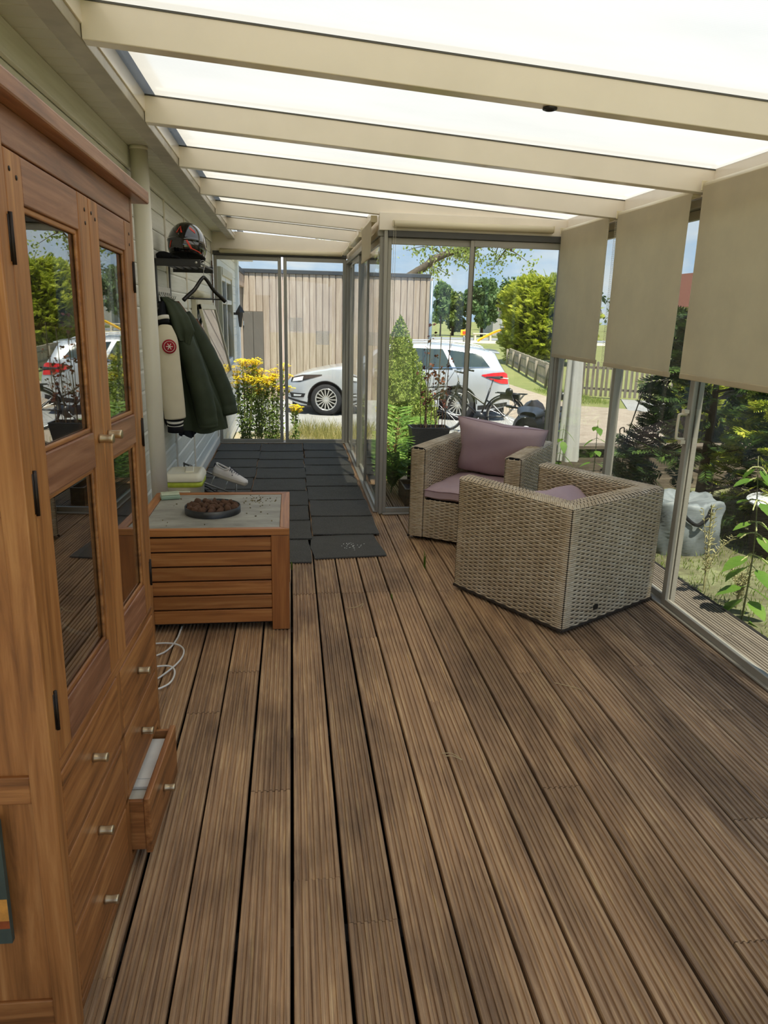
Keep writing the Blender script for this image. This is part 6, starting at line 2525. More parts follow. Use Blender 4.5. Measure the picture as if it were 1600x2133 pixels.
# ------------------------------------------------------------------ silver estate car
def car():
    ang = math.atan2(-0.59, 2.59)
    R = Matrix.Rotation(ang, 3, 'Z')
    org = Vector((0.70, 14.55, 0)) - R @ Vector((0.88, -0.80, 0))
    t = thing('estate_car', 'silver estate car parked sideways beyond the glass', 'car', (org.x, org.y, GZ + 0.004), ang)
    paint = NT('silver_paint')
    pn = paint.principled(srgb('#c9cdd2'), 0.28, 0.35)
    pn.inputs['Coat Weight'].default_value = 0.8
    pn.inputs['Coat Roughness'].default_value = 0.05
    silver = paint.done(pn)
    gl = plain('car_glass', '#39464a', 0.05, 0, 0.1, 2)
    blk = plain('car_black_plastic', '#1c1d1f', 0.5)
    chrome = plain('chrome', '#d5d8da', 0.12, 1.0)
    top_pts = [(0.0, 0.50), (0.03, 0.66), (0.12, 0.75), (0.35, 0.845), (0.7, 0.92), (1.0, 0.965), (1.22, 1.0), (1.5, 1.155), (1.8, 1.315), (2.05, 1.41), (2.35, 1.458), (2.8, 1.472), (3.3, 1.455), (3.8, 1.405), (4.12, 1.35), (4.22, 1.31), (4.32, 1.12), (4.42, 0.98), (4.50, 0.84), (4.54, 0.68), (4.555, 0.5)]
    tx = np.array([p[0] for p in top_pts])
    tz = np.array([p[1] for p in top_pts])

    def ztop(x):
        return float(np.interp(x, tx, tz))

    def hw(x):           # half width of the lower body
        f = 1 - max(0, (0.55 - x) / 0.55) ** 2.4 * 0.30
        r = 1 - max(0, (x - 4.05) / 0.51) ** 2.6 * 0.20
        return 0.905 * f * r
    AX = (0.88, 3.53)
    RA = 0.365

    def zbot(x):
        z = 0.19 + 0.10 * max(0, (0.35 - x) / 0.35) + 0.12 * max(0, (x - 4.1) / 0.45)
        for a in AX:
            d = abs(x - a)
            if d < RA:
                z = max(z, 0.318 + math.sqrt(RA * RA - d * d))
        return z

    def belt(x):
        return 0.90 + 0.018 * x

    def side(x, z):
        """half width at height z on the flank / greenhouse"""
        b = min(belt(x), ztop(x) - 0.03)
        w = hw(x)
        if z <= b:
            u = (z - 0.2) / max(0.05, b - 0.2)
            return w * (0.955 + 0.06 * math.sin(max(0, min(1, u)) * math.pi * 0.75) - 0.035 * u * u)
        zt = ztop(x)
        u = (z - b) / max(0.02, zt - b)
        w0 = w * (0.955 + 0.06 * math.sin(math.pi * .75) - 0.035)
        cab = max(0.0, min(1.0, (zt - b) / 0.35))
        wr = w0 * (1 - 0.30 * cab)
        return w0 + (wr - w0) * u ** 1.25
    xs = sorted(set([0.0, 0.015, 0.04, 0.08] + [round(0.12 + 0.045 * i, 3) for i in range(98)] + [4.53, 4.545, 4.555]))
    xs = [x for x in xs if x <= 4.555]

    def section(x):
        zb = zbot(x)
        zt = ztop(x)
        b = min(belt(x), zt - 0.03)
        pts = []
        for i in range(9):
            z = zb + (max(b, zb + 0.02) - zb) * i / 8
            pts.append((side(x, z), z))
        for i in range(1, 6):
            z = b + (zt - 0.035 - b) * i / 5
            if z > b:
                pts.append((side(x, z), z))
            else:
                pts.append((side(x, b) * (1 - 0.02 * i), b + 0.002 * i))
        we = pts[-1][0]
        for f, dz in ((0.93, -0.016), (0.75, -0.006), (0.4, -0.001), (0.0, 0.0)):
            pts.append((we * f, zt + dz))
        return pts
    secs = [section(x) for x in xs]
    mb = MB()
    for s in (-1, 1):
        P = [[(x, s * y, z) for (y, z) in sec] for x, sec in zip(xs, secs)]
        mb.grid(P if s < 0 else P[::-1])
    # nose and tail caps
    for x, sec, flip in ((xs[0], secs[0], False), (xs[-1], secs[-1], True)):
        P = [[(x, y * f, z) for (y, z) in sec] for f in (-1, 0, 1)]
        mb.grid(P if flip else P[::-1])
    mb.build('body', silver, t, True, world=False)
    # floor and wheel housings
    fl = MB()
    fl.box(0.15, 4.45, -0.72, 0.72, 0.17, 0.30)
    fl.build('underbody', blk, t, world=False)
    for a in AX:
        MB().tube([(a, -0.80, 0.325), (a, 0.80, 0.325)], RA - 0.005, 24).build('wheel_housing', plain('arch_black', '#0c0c0c', 0.9), t, True, world=False)

    def patch(name, mat, poly, s=-1, off=0.006, sub=10):
        """polygon (x,z) laid on the flank on side s; quad-ish strip between lower and upper outline"""
        lo, hi = poly
        lx = [p[0] for p in lo]
        lz = [p[1] for p in lo]
        hx = [p[0] for p in hi]
        hz = [p[1] for p in hi]
        N = 22
        P = []
        for i in range(N + 1):
            u = i / N
            a = (np.interp(u, np.linspace(0, 1, len(lo)), lx), np.interp(u, np.linspace(0, 1, len(lo)), lz))
            b = (np.interp(u, np.linspace(0, 1, len(hi)), hx), np.interp(u, np.linspace(0, 1, len(hi)), hz))
            row = []
            for j in range(sub + 1):
                f = j / sub
                x, z = a[0] + (b[0] - a[0]) * f, a[1] + (b[1] - a[1]) * f
                row.append((x, s * (side(x, z) + off), z))
            P.append(row)
        return MB().grid(P if s > 0 else P[::-1]).build(name, mat, t, True, world=False)
    for s in (-1, 1):
        patch('side_window', gl, ([(1.52, 0.965), (2.42, 0.975)], [(1.92, 1.30), (2.42, 1.375)]), s)
        patch('side_window', gl, ([(2.50, 0.975), (3.40, 0.99)], [(2.50, 1.378), (3.18, 1.37)]), s)
        patch('side_window', gl, ([(3.48, 0.995), (4.12, 1.06)], [(3.27, 1.362), (3.93, 1.29)]), s)
        patch('window_trim', chrome, ([(1.48, 0.952), (4.14, 1.045)], [(1.50, 0.966), (4.12, 1.058)]), s, 0.009, 2)
        patch('headlamp', blk, ([(0.13, 0.645), (0.34, 0.66), (0.80, 0.80)], [(0.16, 0.74), (0.40, 0.80), (0.80, 0.815)]), s, 0.008)
        patch('lamp_lens', plain('lamp_clear', '#eef1f3', 0.08), ([(0.17, 0.655), (0.40, 0.69)], [(0.20, 0.725), (0.42, 0.775)]), s, 0.012)
        patch('fog_recess', blk, ([(0.14, 0.33), (0.42, 0.35)], [(0.10, 0.43), (0.46, 0.43)]), s, 0.008)
        patch('fog_lamp', plain('lamp_clear', '#eef1f3', 0.08), ([(0.20, 0.365), (0.36, 0.375)], [(0.20, 0.405), (0.38, 0.405)]), s, 0.012)
        patch('lower_skirt', blk, ([(0.02, 0.30), (0.50, 0.205)], [(0.02, 0.335), (0.51, 0.25)]), s, 0.008, 3)
        patch('lower_skirt', blk, ([(1.28, 0.195), (3.14, 0.195)], [(1.28, 0.25), (3.14, 0.25)]), s, 0.006, 3)
        patch('lower_skirt', blk, ([(3.92, 0.215), (4.50, 0.30)], [(3.92, 0.30), (4.50, 0.38)]), s, 0.006, 3)
        patch('tail_lamp', plain('tail_red', '#d8232b', 0.12), ([(3.96, 0.895), (4.20, 0.80), (4.35, 0.745), (4.50, 0.735)], [(3.98, 0.91), (4.20, 0.95), (4.40, 0.965), (4.47, 0.93)]), s, 0.010)
        patch('tail_lamp_strip', plain('lamp_white', '#f6e6e2', 0.15), ([(4.22, 0.865), (4.50, 0.83)], [(4.22, 0.88), (4.50, 0.85)]), s, 0.016, 2)
        patch('door_seam', blk, ([(2.455, 0.26), (2.455, 0.955)], [(2.463, 0.26), (2.463, 0.955)]), s, 0.004, 1)
        patch('door_seam', blk, ([(3.18, 0.55), (3.45, 0.99)], [(3.188, 0.55), (3.458, 0.99)]), s, 0.004, 1)
        patch('door_seam', blk, ([(1.36, 0.26), (1.36, 0.93)], [(1.368, 0.26), (1.368, 0.93)]), s, 0.004, 1)
        patch('door_handle', silver, ([(2.22, 0.80), (2.40, 0.81)], [(2.22, 0.835), (2.40, 0.845)]), s, 0.03, 4)
        patch('door_handle', silver, ([(3.10, 0.82), (3.28, 0.83)], [(3.10, 0.855), (3.28, 0.865)]), s, 0.03, 4)
        # wheel arch lip
        for a in AX:
            pts = [(a + (RA + 0.004) * math.cos(q), s * (side(a + RA * math.cos(q), 0.318 + RA * math.sin(q)) + 0.002), 0.318 + (RA + 0.004) * math.sin(q)) for q in np.linspace(0.05, math.pi - 0.05, 22)]
            MB().tube(pts, 0.011, 6).build('arch_lip', blk, t, True, world=False)
        # roof rail
        pts = [(x, s * (side(x, ztop(x) - 0.03) * 0.86), ztop(x) + 0.028) for x in np.linspace(2.1, 3.95, 12)]
        MB().tube([(pts[0][0] - 0.05, pts[0][1], ztop(2.05))] + pts + [(4.02, pts[-1][1], ztop(4.02))], 0.013, 8).build('roof_rail', silver, t, True, world=False)
        # mirror
        MB().cbox((1.68, s * 0.99, 0.985), (0.12, 0.19, 0.12), (0, 0, -0.1 * s)).build('wing_mirror', silver, t, world=False, bevel=0.03)
    # windscreen, rear window, grille, plates
    def topstrip(name, mat, xa, xb, f, off=0.006):
        P = []
        for i in range(11):
            x = xa + (xb - xa) * i / 10
            w = side(x, ztop(x) - 0.035) * f
            P.append([(x, -w + 2 * w * j / 8, ztop(x) + off - 0.02 * abs(-1 + 2 * j / 8) ** 3) for j in range(9)])
        MB().grid(P).build(name, mat, t, True, world=False)
    topstrip('windscreen', gl, 1.26, 1.98, 0.92)
    topstrip('rear_window', gl, 4.24, 4.42, 0.85, 0.012)
    topstrip('wiper_cowl', blk, 1.18, 1.27, 0.9)
    MB().cbox((4.20, 0, 1.325), (0.22, 1.05, 0.035), (0, 0.12, 0)).build('roof_spoiler', silver, t, world=False, bevel=0.012)
    MB().grid([[(-0.004 - 0.0 * z, y, z) for z in (0.44, 0.52, 0.60)] for y in (-0.45, 0, 0.45)]).build('grille', blk, t, world=False)
    for zz in (0.47, 0.51, 0.55, 0.59):
        MB().box(-0.012, 0.0, -0.44, 0.44, zz, zz + 0.012).build('grille_bar', chrome, t, world=False)
    MB().lathe([(0, 0.004), (0.06, 0.003), (0.063, 0)], 20, Matrix.Translation((0.028, 0, 0.655)) @ Euler((0, math.radians(-70), 0)).to_matrix().to_4x4() @ Matrix.Diagonal((0.5, 1, 1, 1))).build('badge', plain('badge_blue', '#223a70', 0.2), t, True, world=False)
    # wheels
    rub = plain('tyre_rubber', '#26272a', 0.8, 0, 0.1, 30)
    alloy = plain('alloy_rim', '#d6d6d4', 0.25, 0.7)
    for a in AX:
        for s in (-1, 1):
            M = Matrix.Translation((a, s * 0.80, 0.318)) @ Euler((math.pi / 2 * (1 if s < 0 else -1), 0, 0)).to_matrix().to_4x4()
            w = empty('wheel', (0, 0, 0), parent=t)
            MB().lathe([(0.215, -0.10), (0.29, -0.105), (0.315, -0.08), (0.318, 0.0), (0.315, 0.08), (0.29, 0.105), (0.222, 0.10)], 40, M).build('tyre', rub, w, True, world=False)
            MB().lathe([(0.222, -0.1), (0.205, -0.02), (0.205, 0.06), (0.226, 0.098), (0.218, 0.104), (0.20, 0.09), (0.20, 0.03), (0.0, 0.02)], 40, M).build('rim', alloy, w, True, world=False)
            MB().lathe([(0.198, 0.038), (0.0, 0.034)], 32, M).build('brake_disc', plain('disc_dark', '#33342f', 0.5, 0.4), w, True, world=False)
            sp = MB()
            for k in range(15):
                q = 2 * math.pi * k / 15
                p0 = M @ Vector((0.04 * math.cos(q), 0.04 * math.sin(q), 0.085))
                p1 = M @ Vector((0.207 * math.cos(q), 0.207 * math.sin(q), 0.088))
                ax = M.to_3x3() @ Vector((0, 0, 1))
                MB_ = MB().bar(p0, p1, 0.021, 0.022, ax)
                MB_.build('spoke', alloy, w, world=False)
            MB().lathe([(0.0, 0.098), (0.035, 0.097), (0.052, 0.085), (0.052, 0.06)], 20, M).build('hub_cap', alloy, w, True, world=False)


car()


# ------------------------------------------------------------------ city bicycle and scooter
def bicycle():
    a, b = Vector((2.79, 12.55, GZ)), Vector((3.63, 12.03, GZ))
    d = (b - a)
    ang = math.atan2(d.y, d.x)
    mid = (a + b) / 2
    t = thing('city_bicycle', 'black city bicycle with rear carrier standing in front of the silver car', 'bicycle', (mid.x, mid.y, GZ), ang)
    fr = plain('bike_frame_black', '#1d1f20', 0.3)
    sil = plain('bike_alloy', '#b9bcbe', 0.3, 0.8)
    rub = plain('tyre_rubber', '#26272a', 0.8)
    wb, R = 0.54, 0.345
    fw, rw = Vector((-wb, 0, R)), Vector((wb, 0, R))
    for c in (fw, rw):
        w = empty('wheel', (0, 0, 0), parent=t)
        ring = lambda r, k: [(c.x + r * math.cos(2 * math.pi * i / k), 0, c.z + r * math.sin(2 * math.pi * i / k)) for i in range(k)]
        MB().tube(ring(R - 0.02, 40), 0.02, 8, closed=True).build('tyre', rub, w, True, world=False)
        MB().tube(ring(R - 0.045, 40), 0.010, 6, closed=True).build('rim', sil, w, True, world=False)
        MB().tube([(c.x, -0.035, c.z), (c.x, 0.035, c.z)], 0.022, 10).build('hub', sil, w, True, world=False)
        for i in range(18):
            q = 2 * math.pi * i / 18
            MB().tube([(c.x, 0.02 * (-1) ** i, c.z), (c.x + (R - 0.05) * math.cos(q), 0, c.z + (R - 0.05) * math.sin(q))], 0.0016, 4).build('spoke', sil, w, world=False)
        arc = [(c.x + (R + 0.02) * math.cos(q), 0, c.z + (R + 0.02) * math.sin(q)) for q in np.linspace(math.radians(10 if c is rw else 25), math.radians(165), 16)]
        MB().tube(arc, 0.016, 6).build('mudguard', fr, t, True, world=False)
    bb = Vector((0.10, 0, 0.29))
    head_t, head_b = Vector((-0.33, 0, 0.88)), Vector((-0.385, 0, 0.70))
    seat = Vector((0.25, 0, 0.80))
    tb = lambda n, p, r=0.017, m=fr: MB().tube(p, r, 8).build(n, m, t, True, world=False)
    tb('down_tube', [head_b, bb], 0.022)
    tb('top_tube', spline([head_t + Vector((0.01, 0, -0.05)), Vector((-0.05, 0, 0.66)), Vector((0.18, 0, 0.52))], 6), 0.018)
    tb('seat_tube', [bb, seat], 0.017)
    tb('seat_post', [seat, seat + Vector((0.045, 0, 0.16))], 0.013, sil)
    tb('head_tube', [head_b, head_t], 0.022)
    for s in (-1, 1):
        tb('fork_blade', [head_b + Vector((0, s * 0.03, 0)), fw + Vector((0, s * 0.05, 0))], 0.012)
        tb('chain_stay', [bb, rw + Vector((0, s * 0.06, 0))], 0.010)
        tb('seat_stay', [Vector((0.20, s * 0.02, 0.60)), rw + Vector((0, s * 0.06, 0))], 0.009)
    tb('stem', [head_t, head_t + Vector((-0.03, 0, 0.17))], 0.013, sil)
    hb = head_t + Vector((-0.03, 0, 0.17))
    tb('handlebar', spline([hb + Vector((0.20, -0.29, 0.02)), hb + Vector((0.03, -0.24, 0.05)), hb, hb + Vector((0.03, 0.24, 0.05)), hb + Vector((0.20, 0.29, 0.02))], 6), 0.011, sil)
    for s in (-1, 1):
        tb('grip', [hb + Vector((0.08, s * 0.265, 0.035)), hb + Vector((0.21, s * 0.292, 0.018))], 0.017)
    sd = MB()
    P = []
    for i in range(11):
        u = i / 10
        w = 0.03 + 0.075 * u ** 1.6
        P.append([(0.17 + 0.27 * u, w * math.cos(q), 0.985 + 0.035 * math.sin(q) * (0.6 + 0.6 * u)) for q in np.linspace(0, math.pi, 9)])
    sd.grid(P)
    sd.grid([[(x, y, 0.975) for (x, y, z) in row] for row in P][::-1])
    sd.build('saddle', plain('saddle_black', '#2a2a2b', 0.5), t, True, world=False)
    for s in (-1, 1):
        tb('carrier_rail', [(0.36, s * 0.06, 0.745), (0.90, s * 0.06, 0.745)], 0.008)
        tb('carrier_strut', [(0.86, s * 0.06, 0.745), (rw.x + 0.02, s * 0.07, rw.z)], 0.007)
    for x in (0.42, 0.58, 0.74, 0.9):
        tb('carrier_bar', [(x, -0.06, 0.745), (x, 0.06, 0.745)], 0.006)
    MB().box(0.44, 0.78, -0.05, 0.05, 0.65, 0.735).build('battery', fr, t, world=False, bevel=0.01)
    for s in (-1, 1):
        tb('front_carrier_rail', [(-0.86, s * 0.10, 0.76), (-0.42, s * 0.10, 0.80)], 0.008)
    for x in (-0.86, -0.72, -0.58, -0.44):
        tb('front_carrier_bar', [(x, -0.10, 0.76 + (x + 0.86) * 0.09), (x, 0.10, 0.76 + (x + 0.86) * 0.09)], 0.007)
    MB().lathe([(0.0, 0.03), (0.10, 0.03), (0.105, 0.0), (0.0, 0.0)], 20, Matrix.Translation((bb.x, -0.06, bb.z)) @ Euler((math.pi / 2, 0, 0)).to_matrix().to_4x4()).build('chain_wheel', fr, t, True, world=False)
    tb('crank', [bb + Vector((0, -0.09, 0)), bb + Vector((-0.10, -0.09, -0.13))], 0.010, sil)
    MB().cbox(bb + Vector((-0.10, -0.14, -0.13)), (0.09, 0.09, 0.025)).build('pedal', fr, t, world=False, bevel=0.004)
    tb('kick_stand', [bb + Vector((0.05, -0.03, -0.02)), Vector((0.22, -0.2, 0.015))], 0.008)


bicycle()


def scooter():
    t = thing('motor_scooter', 'dark motor scooter with a tinted windscreen behind the mauve cushion', 'scooter', (3.12, 8.66, GZ), math.radians(52))
    body = plain('scooter_grey_blue', '#3f4651', 0.22, 0.2)
    blk = plain('scooter_black', '#17181b', 0.35)
    rub = plain('tyre_rubber', '#26272a', 0.8)
    # local -x = front
    for x in (-0.55, 0.55):
        w = empty('wheel', (0, 0, 0), parent=t)
        M = Matrix.Translation((x, 0, 0.215)) @ Euler((math.pi / 2, 0, 0)).to_matrix().to_4x4()
        MB().lathe([(0.13, -0.05), (0.20, -0.05), (0.215, 0.0), (0.20, 0.05), (0.13, 0.05)], 28, M).build('tyre', rub, w, True, world=False)
        MB().lathe([(0.0, 0.03), (0.13, 0.045), (0.13, -0.045), (0.0, -0.03)], 24, M).build('rim', plain('bike_alloy', '#b9bcbe', 0.3, 0.8), w, True, world=False)

    def loft(name, mat, secs, n=20):
        P = []
        for (x, zc, w, h) in secs:
            P.append([(x, w * math.copysign(abs(math.cos(q)) ** 0.7, math.cos(q)), zc + h * math.copysign(abs(math.sin(q)) ** 0.8, math.sin(q))) for q in np.linspace(0, 2 * math.pi, n + 1)])
        mb = MB()
        mb.grid(P)
        mb.f.append(tuple(range(n)))
        mb.f.append(tuple(len(mb.v) - 1 - i for i in range(n)))
        mb.mi += [0, 0]
        return mb.build(name, mat, t, True, world=False)
    loft('front_mudguard', body, [(-0.78, 0.30, 0.05, 0.03), (-0.66, 0.43, 0.075, 0.05), (-0.5, 0.46, 0.08, 0.05), (-0.38, 0.40, 0.06, 0.04)])
    loft('leg_shield', blk, [(-0.52, 0.62, 0.16, 0.22), (-0.44, 0.60, 0.22, 0.28), (-0.36, 0.55, 0.20, 0.26), (-0.28, 0.40, 0.16, 0.12)])
    loft('foot_board', blk, [(-0.36, 0.27, 0.16, 0.06), (0.0, 0.26, 0.17, 0.06), (0.22, 0.30, 0.16, 0.08)])
    loft('rear_body', body, [(0.10, 0.42, 0.13, 0.14), (0.30, 0.52, 0.18, 0.19), (0.60, 0.60, 0.19, 0.15), (0.85, 0.66, 0.14, 0.09), (0.96, 0.68, 0.06, 0.04)])
    loft('seat', blk, [(0.08, 0.70, 0.09, 0.04), (0.25, 0.74, 0.15, 0.06), (0.55, 0.77, 0.16, 0.06), (0.88, 0.80, 0.11, 0.05)])
    loft('handlebar_cowl', body, [(-0.50, 0.86, 0.10, 0.05), (-0.42, 0.90, 0.17, 0.07), (-0.33, 0.90, 0.15, 0.05)])
    MB().lathe([(0, 0.01), (0.06, 0.006), (0.068, -0.01)], 18, Matrix.Translation((-0.545, 0, 0.68)) @ Euler((0, math.radians(-80), 0)).to_matrix().to_4x4()).build('head_lamp', plain('lamp_clear', '#eef1f3', 0.08), t, True, world=False)
    # egg shaped tinted screen
    P = []
    for i in range(13):
        v = i / 12
        z = 0.54 + 0.50 * v
        w = 0.20 * math.sqrt(max(0, 1 - (v * 1.0 - 0.30) ** 2 / 0.52)) if v < 0.99 else 0.03
        P.append([(-0.52 + 0.14 * v + 0.10 * (q / 1.0) ** 2, w * q, z) for q in np.linspace(-1, 1, 13)])
    scr = plain('tinted_screen', '#2d2a2f', 0.25)
    mb = MB()
    mb.grid(P)
    mb.grid([[(x + 0.004, y, z) for x, y, z in r] for r in P][::-1])
    mb.build('windscreen', scr, t, True, world=False)
    MB().tube(spline([(-0.28, -0.33, 0.93), (-0.36, -0.2, 0.93), (-0.40, 0, 0.92), (-0.36, 0.2, 0.93), (-0.28, 0.33, 0.93)], 6), 0.012, 8).build('handlebar', blk, t, True, world=False)
    for s in (-1, 1):
        MB().tube([(-0.33, s * 0.25, 0.93), (-0.26, s * 0.37, 0.93)], 0.018, 10).build('grip', blk, t, True, world=False)
        MB().tube([(-0.34, s * 0.22, 0.94), (-0.30, s * 0.30, 1.08)], 0.005, 6).build('mirror_arm', blk, t, True, world=False)
        MB().lathe([(0, 0.014), (0.045, 0.008), (0.05, -0.006), (0, -0.01)], 16, Matrix.Translation((-0.30, s * 0.33, 1.11)) @ Euler((0, math.radians(90), 0)).to_matrix().to_4x4()).build('mirror', blk, t, True, world=False)
        MB().tube([(-0.27, s * 0.33, 0.915), (-0.38, s * 0.28, 0.90), (-0.40, s * 0.2, 0.91)], 0.005, 6).build('brake_lever', plain('bike_alloy', '#b9bcbe', 0.3, 0.8), t, True, world=False)
    MB().tube([(-0.50, 0.0, 0.45), (-0.55, 0, 0.22)], 0.03, 8).build('fork', blk, t, True, world=False)
    MB().tube([(0.3, 0.12, 0.24), (0.55, 0.12, 0.22), (0.85, 0.14, 0.34)], 0.04, 10).build('exhaust', blk, t, True, world=False)
    MB().tube([(0.12, -0.05, 0.25), (0.18, -0.2, 0.0)], 0.012, 6).build('side_stand', blk, t, True, world=False)


scooter()


# ------------------------------------------------------------------ picket fences
def picket_fence(label, p, q, h, pitch=0.115, mat=None, far=False):
    p, q = Vector(p), Vector(q)
    d = (q - p)
    L = d.length
    ang = math.atan2(d.y, d.x)
    t = thing('picket_fence', label, 'fence', (p.x, p.y, GZ), ang)
    m = mat or wood('grey_pickets', '#6f675c', '#8f8577', '#aaa091', 2, 1, 12, 0.85, 0.2, 0.3)
    me = None
    n = int(L / pitch)
    for i in range(n):
        if me is None:
            mb = MB()
            w = 0.034
            mb.prism([(-w, 0.04), (w, 0.04), (w, h - 0.03), (0, h), (-w, h - 0.03)], -0.01, 0.01, Matrix(((1, 0, 0, 0), (0, 0, -1, 0), (0, 1, 0, 0), (0, 0, 0, 1))))
            me = mb.mesh('picket')
        o = link_mesh('picket', me, m, t, False)
        o.location = (i * pitch + 0.05, 0, RND.uniform(-0.01, 0.01))
        o.rotation_euler = (0, RND.uniform(-0.02, 0.02), 0)
    for z in (0.2, h - 0.2):
        MB().box(0, L, 0.012, 0.04, z, z + 0.06).build('rail', m, t, world=False)
    k = max(2, int(L / 2.0))
    for i in range(k + 1):
        MB().tube([(L * i / k, 0.07, -0.1), (L * i / k, 0.07, h - 0.05)], 0.045, 8).build('post', m, t, True, world=False)


picket_fence('grey picket fence running away beside the grass verge towards the hedge', (7.3, 18.85), (9.6, 31.4), 0.72)
picket_fence('grey picket fence across the path seen under the blinds', (7.4, 18.75), (13.4, 14.6), 0.95, 0.125)


# ------------------------------------------------------------------ hedge and trees
def big_hedge():
    loc = (11.65, 32.6, GZ)
    t = thing('tall_hedge', 'tall rounded golden green hedge shrub at the end of the picket fence', 'hedge', loc)
    n = 3800
    u = rand_dirs(n)
    a = np.arctan2(u[:, 1], u[:, 0])
    h = NR.uniform(0, 1, n)
    prof = np.where(h < 0.15, 0.80 + 0.2 * h / 0.15, np.where(h < 0.7, 1.0, np.sqrt(np.clip(1 - ((h - 0.7) / 0.32) ** 2, 0.02, 1))))
    lump = 1 + 0.12 * np.sin(3 * a + 6 * h) + 0.08 * np.sin(7 * a - 11 * h) + 0.06 * np.sin(13 * a + 17 * h)
    r = 1.75 * prof * lump * NR.uniform(0.82, 1.03, n)
    P = np.c_[r * np.cos(a), r * np.sin(a), 0.25 + h * 3.45] + np.array(loc)
    D = np.c_[np.cos(a), np.sin(a), NR.uniform(0.0, 1.1, n)] + NR.normal(0, .25, (n, 3))
    sprays('foliage', P, D, 0.42, leafmat('hedge_gold', '#5b781f', '#b0bb40', '#f4ee74', 0.4), t, 0.5)
    core = [[(1.35 * pr * math.cos(q), 1.35 * pr * math.sin(q), 0.2 + hh * 3.3) for q in np.linspace(0, 2 * math.pi, 21)] for hh, pr in ((0, 0.75), (0.2, 1), (0.6, 1), (0.85, 0.8), (1.0, 0.2))]
    MB().grid(core).build('inner_twigs', plain('hedge_inner', '#37431c', 0.95, 0, 0.4, 6), t, True, world=False)
    for i in range(4):
        MB().tube([(0.3 * math.cos(i * 1.6) - 1.0, 0.3 * math.sin(i * 1.6), 0), (0.5 * math.cos(i * 1.6) - 0.9, 0.5 * math.sin(i * 1.6), 0.9)], 0.07, 8).build('trunk', BARK_D, t, True, world=False)


big_hedge()


def branch_tree():
    """old tree behind the annex: a leaning limb with young leaves over the roof"""
    loc = (1.3, 20.5, GZ)
    t = thing('leafing_tree', 'old tree with a bare leaning limb and young leaves above the annex roof', 'tree', loc)
    r = random.Random(8)
    L0 = Vector(loc)
    MB().tube(spline([L0, L0 + Vector((0.1, 0, 1.4)), L0 + Vector((0.4, -0.1, 2.5)), L0 + Vector((0.9, -0.1, 3.2))], 6), [0.26 - 0.004 * i for i in range(19)], 10).build('trunk', BARK, t, True)
    lc = []
    limb = spline([L0 + Vector((0.9, -0.1, 2.6)), Vector((2.9, 20.2, 2.50)), Vector((3.5, 20.1, 2.86)), Vector((4.05, 20.0, 3.22)), Vector((4.7, 20.0, 3.42)), Vector((5.4, 20.0, 3.55)), Vector((6.0, 20.0, 3.45))], 8)
    MB().tube(limb, [0.14 - 0.105 * i / len(limb) for i in range(len(limb))], 8).build('limb', BARK, t, True)
    for k in range(24):
        i = r.randrange(8, len(limb))
        p = limb[i]
        L = r.uniform(0.5, 1.4)
        d = Vector((r.uniform(-1, 1), r.uniform(-0.8, 0.8), r.uniform(-0.55, 0.85))).normalized()
        q = spline([p, p + d * L * 0.5 + Vector((0, 0, 0.08)), p + d * L + Vector((0, 0, -0.15 if r.random() < 0.6 else 0.1))], 6)
        MB().tube(q, [0.022 - 0.018 * j / len(q) for j in range(len(q))], 5).build('branch', BARK, t, True)
        for j in range(3, len(q)):
            if r.random() < 0.75:
                for _ in range(4):
                    e = q[j] + Vector((r.uniform(-.3, .3), r.uniform(-.3, .3), r.uniform(-.25, .22)))
                    lc.append(e)
    for k in range(7):
        p = L0 + Vector((0.9, -0.1, 3.1))
        d = Vector((r.uniform(-2.0, 0.6), r.uniform(-0.5, 0.5), r.uniform(0.4, 1.6)))
        q = spline([p, p + d * 0.5, p + d], 6)
        MB().tube(q, [0.05 - 0.04 * j / len(q) for j in range(len(q))], 6).build('branch', BARK, t, True)
        for j in range(4, len(q)):
            for _ in range(3):
                lc.append(q[j] + Vector((r.uniform(-.3, .3), r.uniform(-.3, .3), r.uniform(-.25, .25))))
    C = []
    for e in lc:
        for _ in range(4):
            C.append((e.x + r.gauss(0, .06), e.y + r.gauss(0, .06), e.z + r.gauss(0, .05)))
    leaf_cloud('leaves', np.array(C), 0.095, TREEY, t, 0.6, 0.3)


branch_tree()


def far_tree(label, x, y, H, R, n, mat, trunk=0.3, seed=0, cat='tree', leaf=0.5):
    loc = (x, y, GZ)
    t = thing('park_tree', label, cat, loc, 0, 'trees beyond the playground')
    r = np.random.default_rng(seed)
    blobs = []
    for i in range(16):
        a = r.uniform(0, 6.28)
        h = r.uniform(trunk + 0.08, 0.92)
        rr = R * (1 - ((h - 0.5) / 0.55) ** 2) ** 0.5 * r.uniform(0.2, 0.7) if abs(h - 0.5) < 0.54 else 0
        blobs.append((rr * math.cos(a), rr * math.sin(a), H * h, R * r.uniform(0.32, 0.52)))
    B = np.array(blobs)
    idx = r.integers(0, len(B), n)
    d = r.normal(size=(n, 3))
    d /= np.linalg.norm(d, axis=1)[:, None]
    C = B[idx, :3] + d * (B[idx, 3] * r.uniform(0.6, 1.0, n))[:, None] + np.array(loc)
    C = C[C[:, 2] > GZ + H * trunk * 0.8]
    leaf_cloud('foliage', C, leaf, mat, t, 0.7)
    MB().tube([(0, 0, -0.1), (0, 0, H * 0.6)], [R * 0.08, R * 0.03], 8).build('trunk', BARK_D, t, True, world=False)
    for i in range(6):
        b = B[i]
        MB().tube([(0, 0, H * trunk), (b[0] * 0.6, b[1] * 0.6, b[2] * 0.85)], [R * 0.04, R * 0.01], 5).build('branch', BARK_D, t, world=False)
    return t


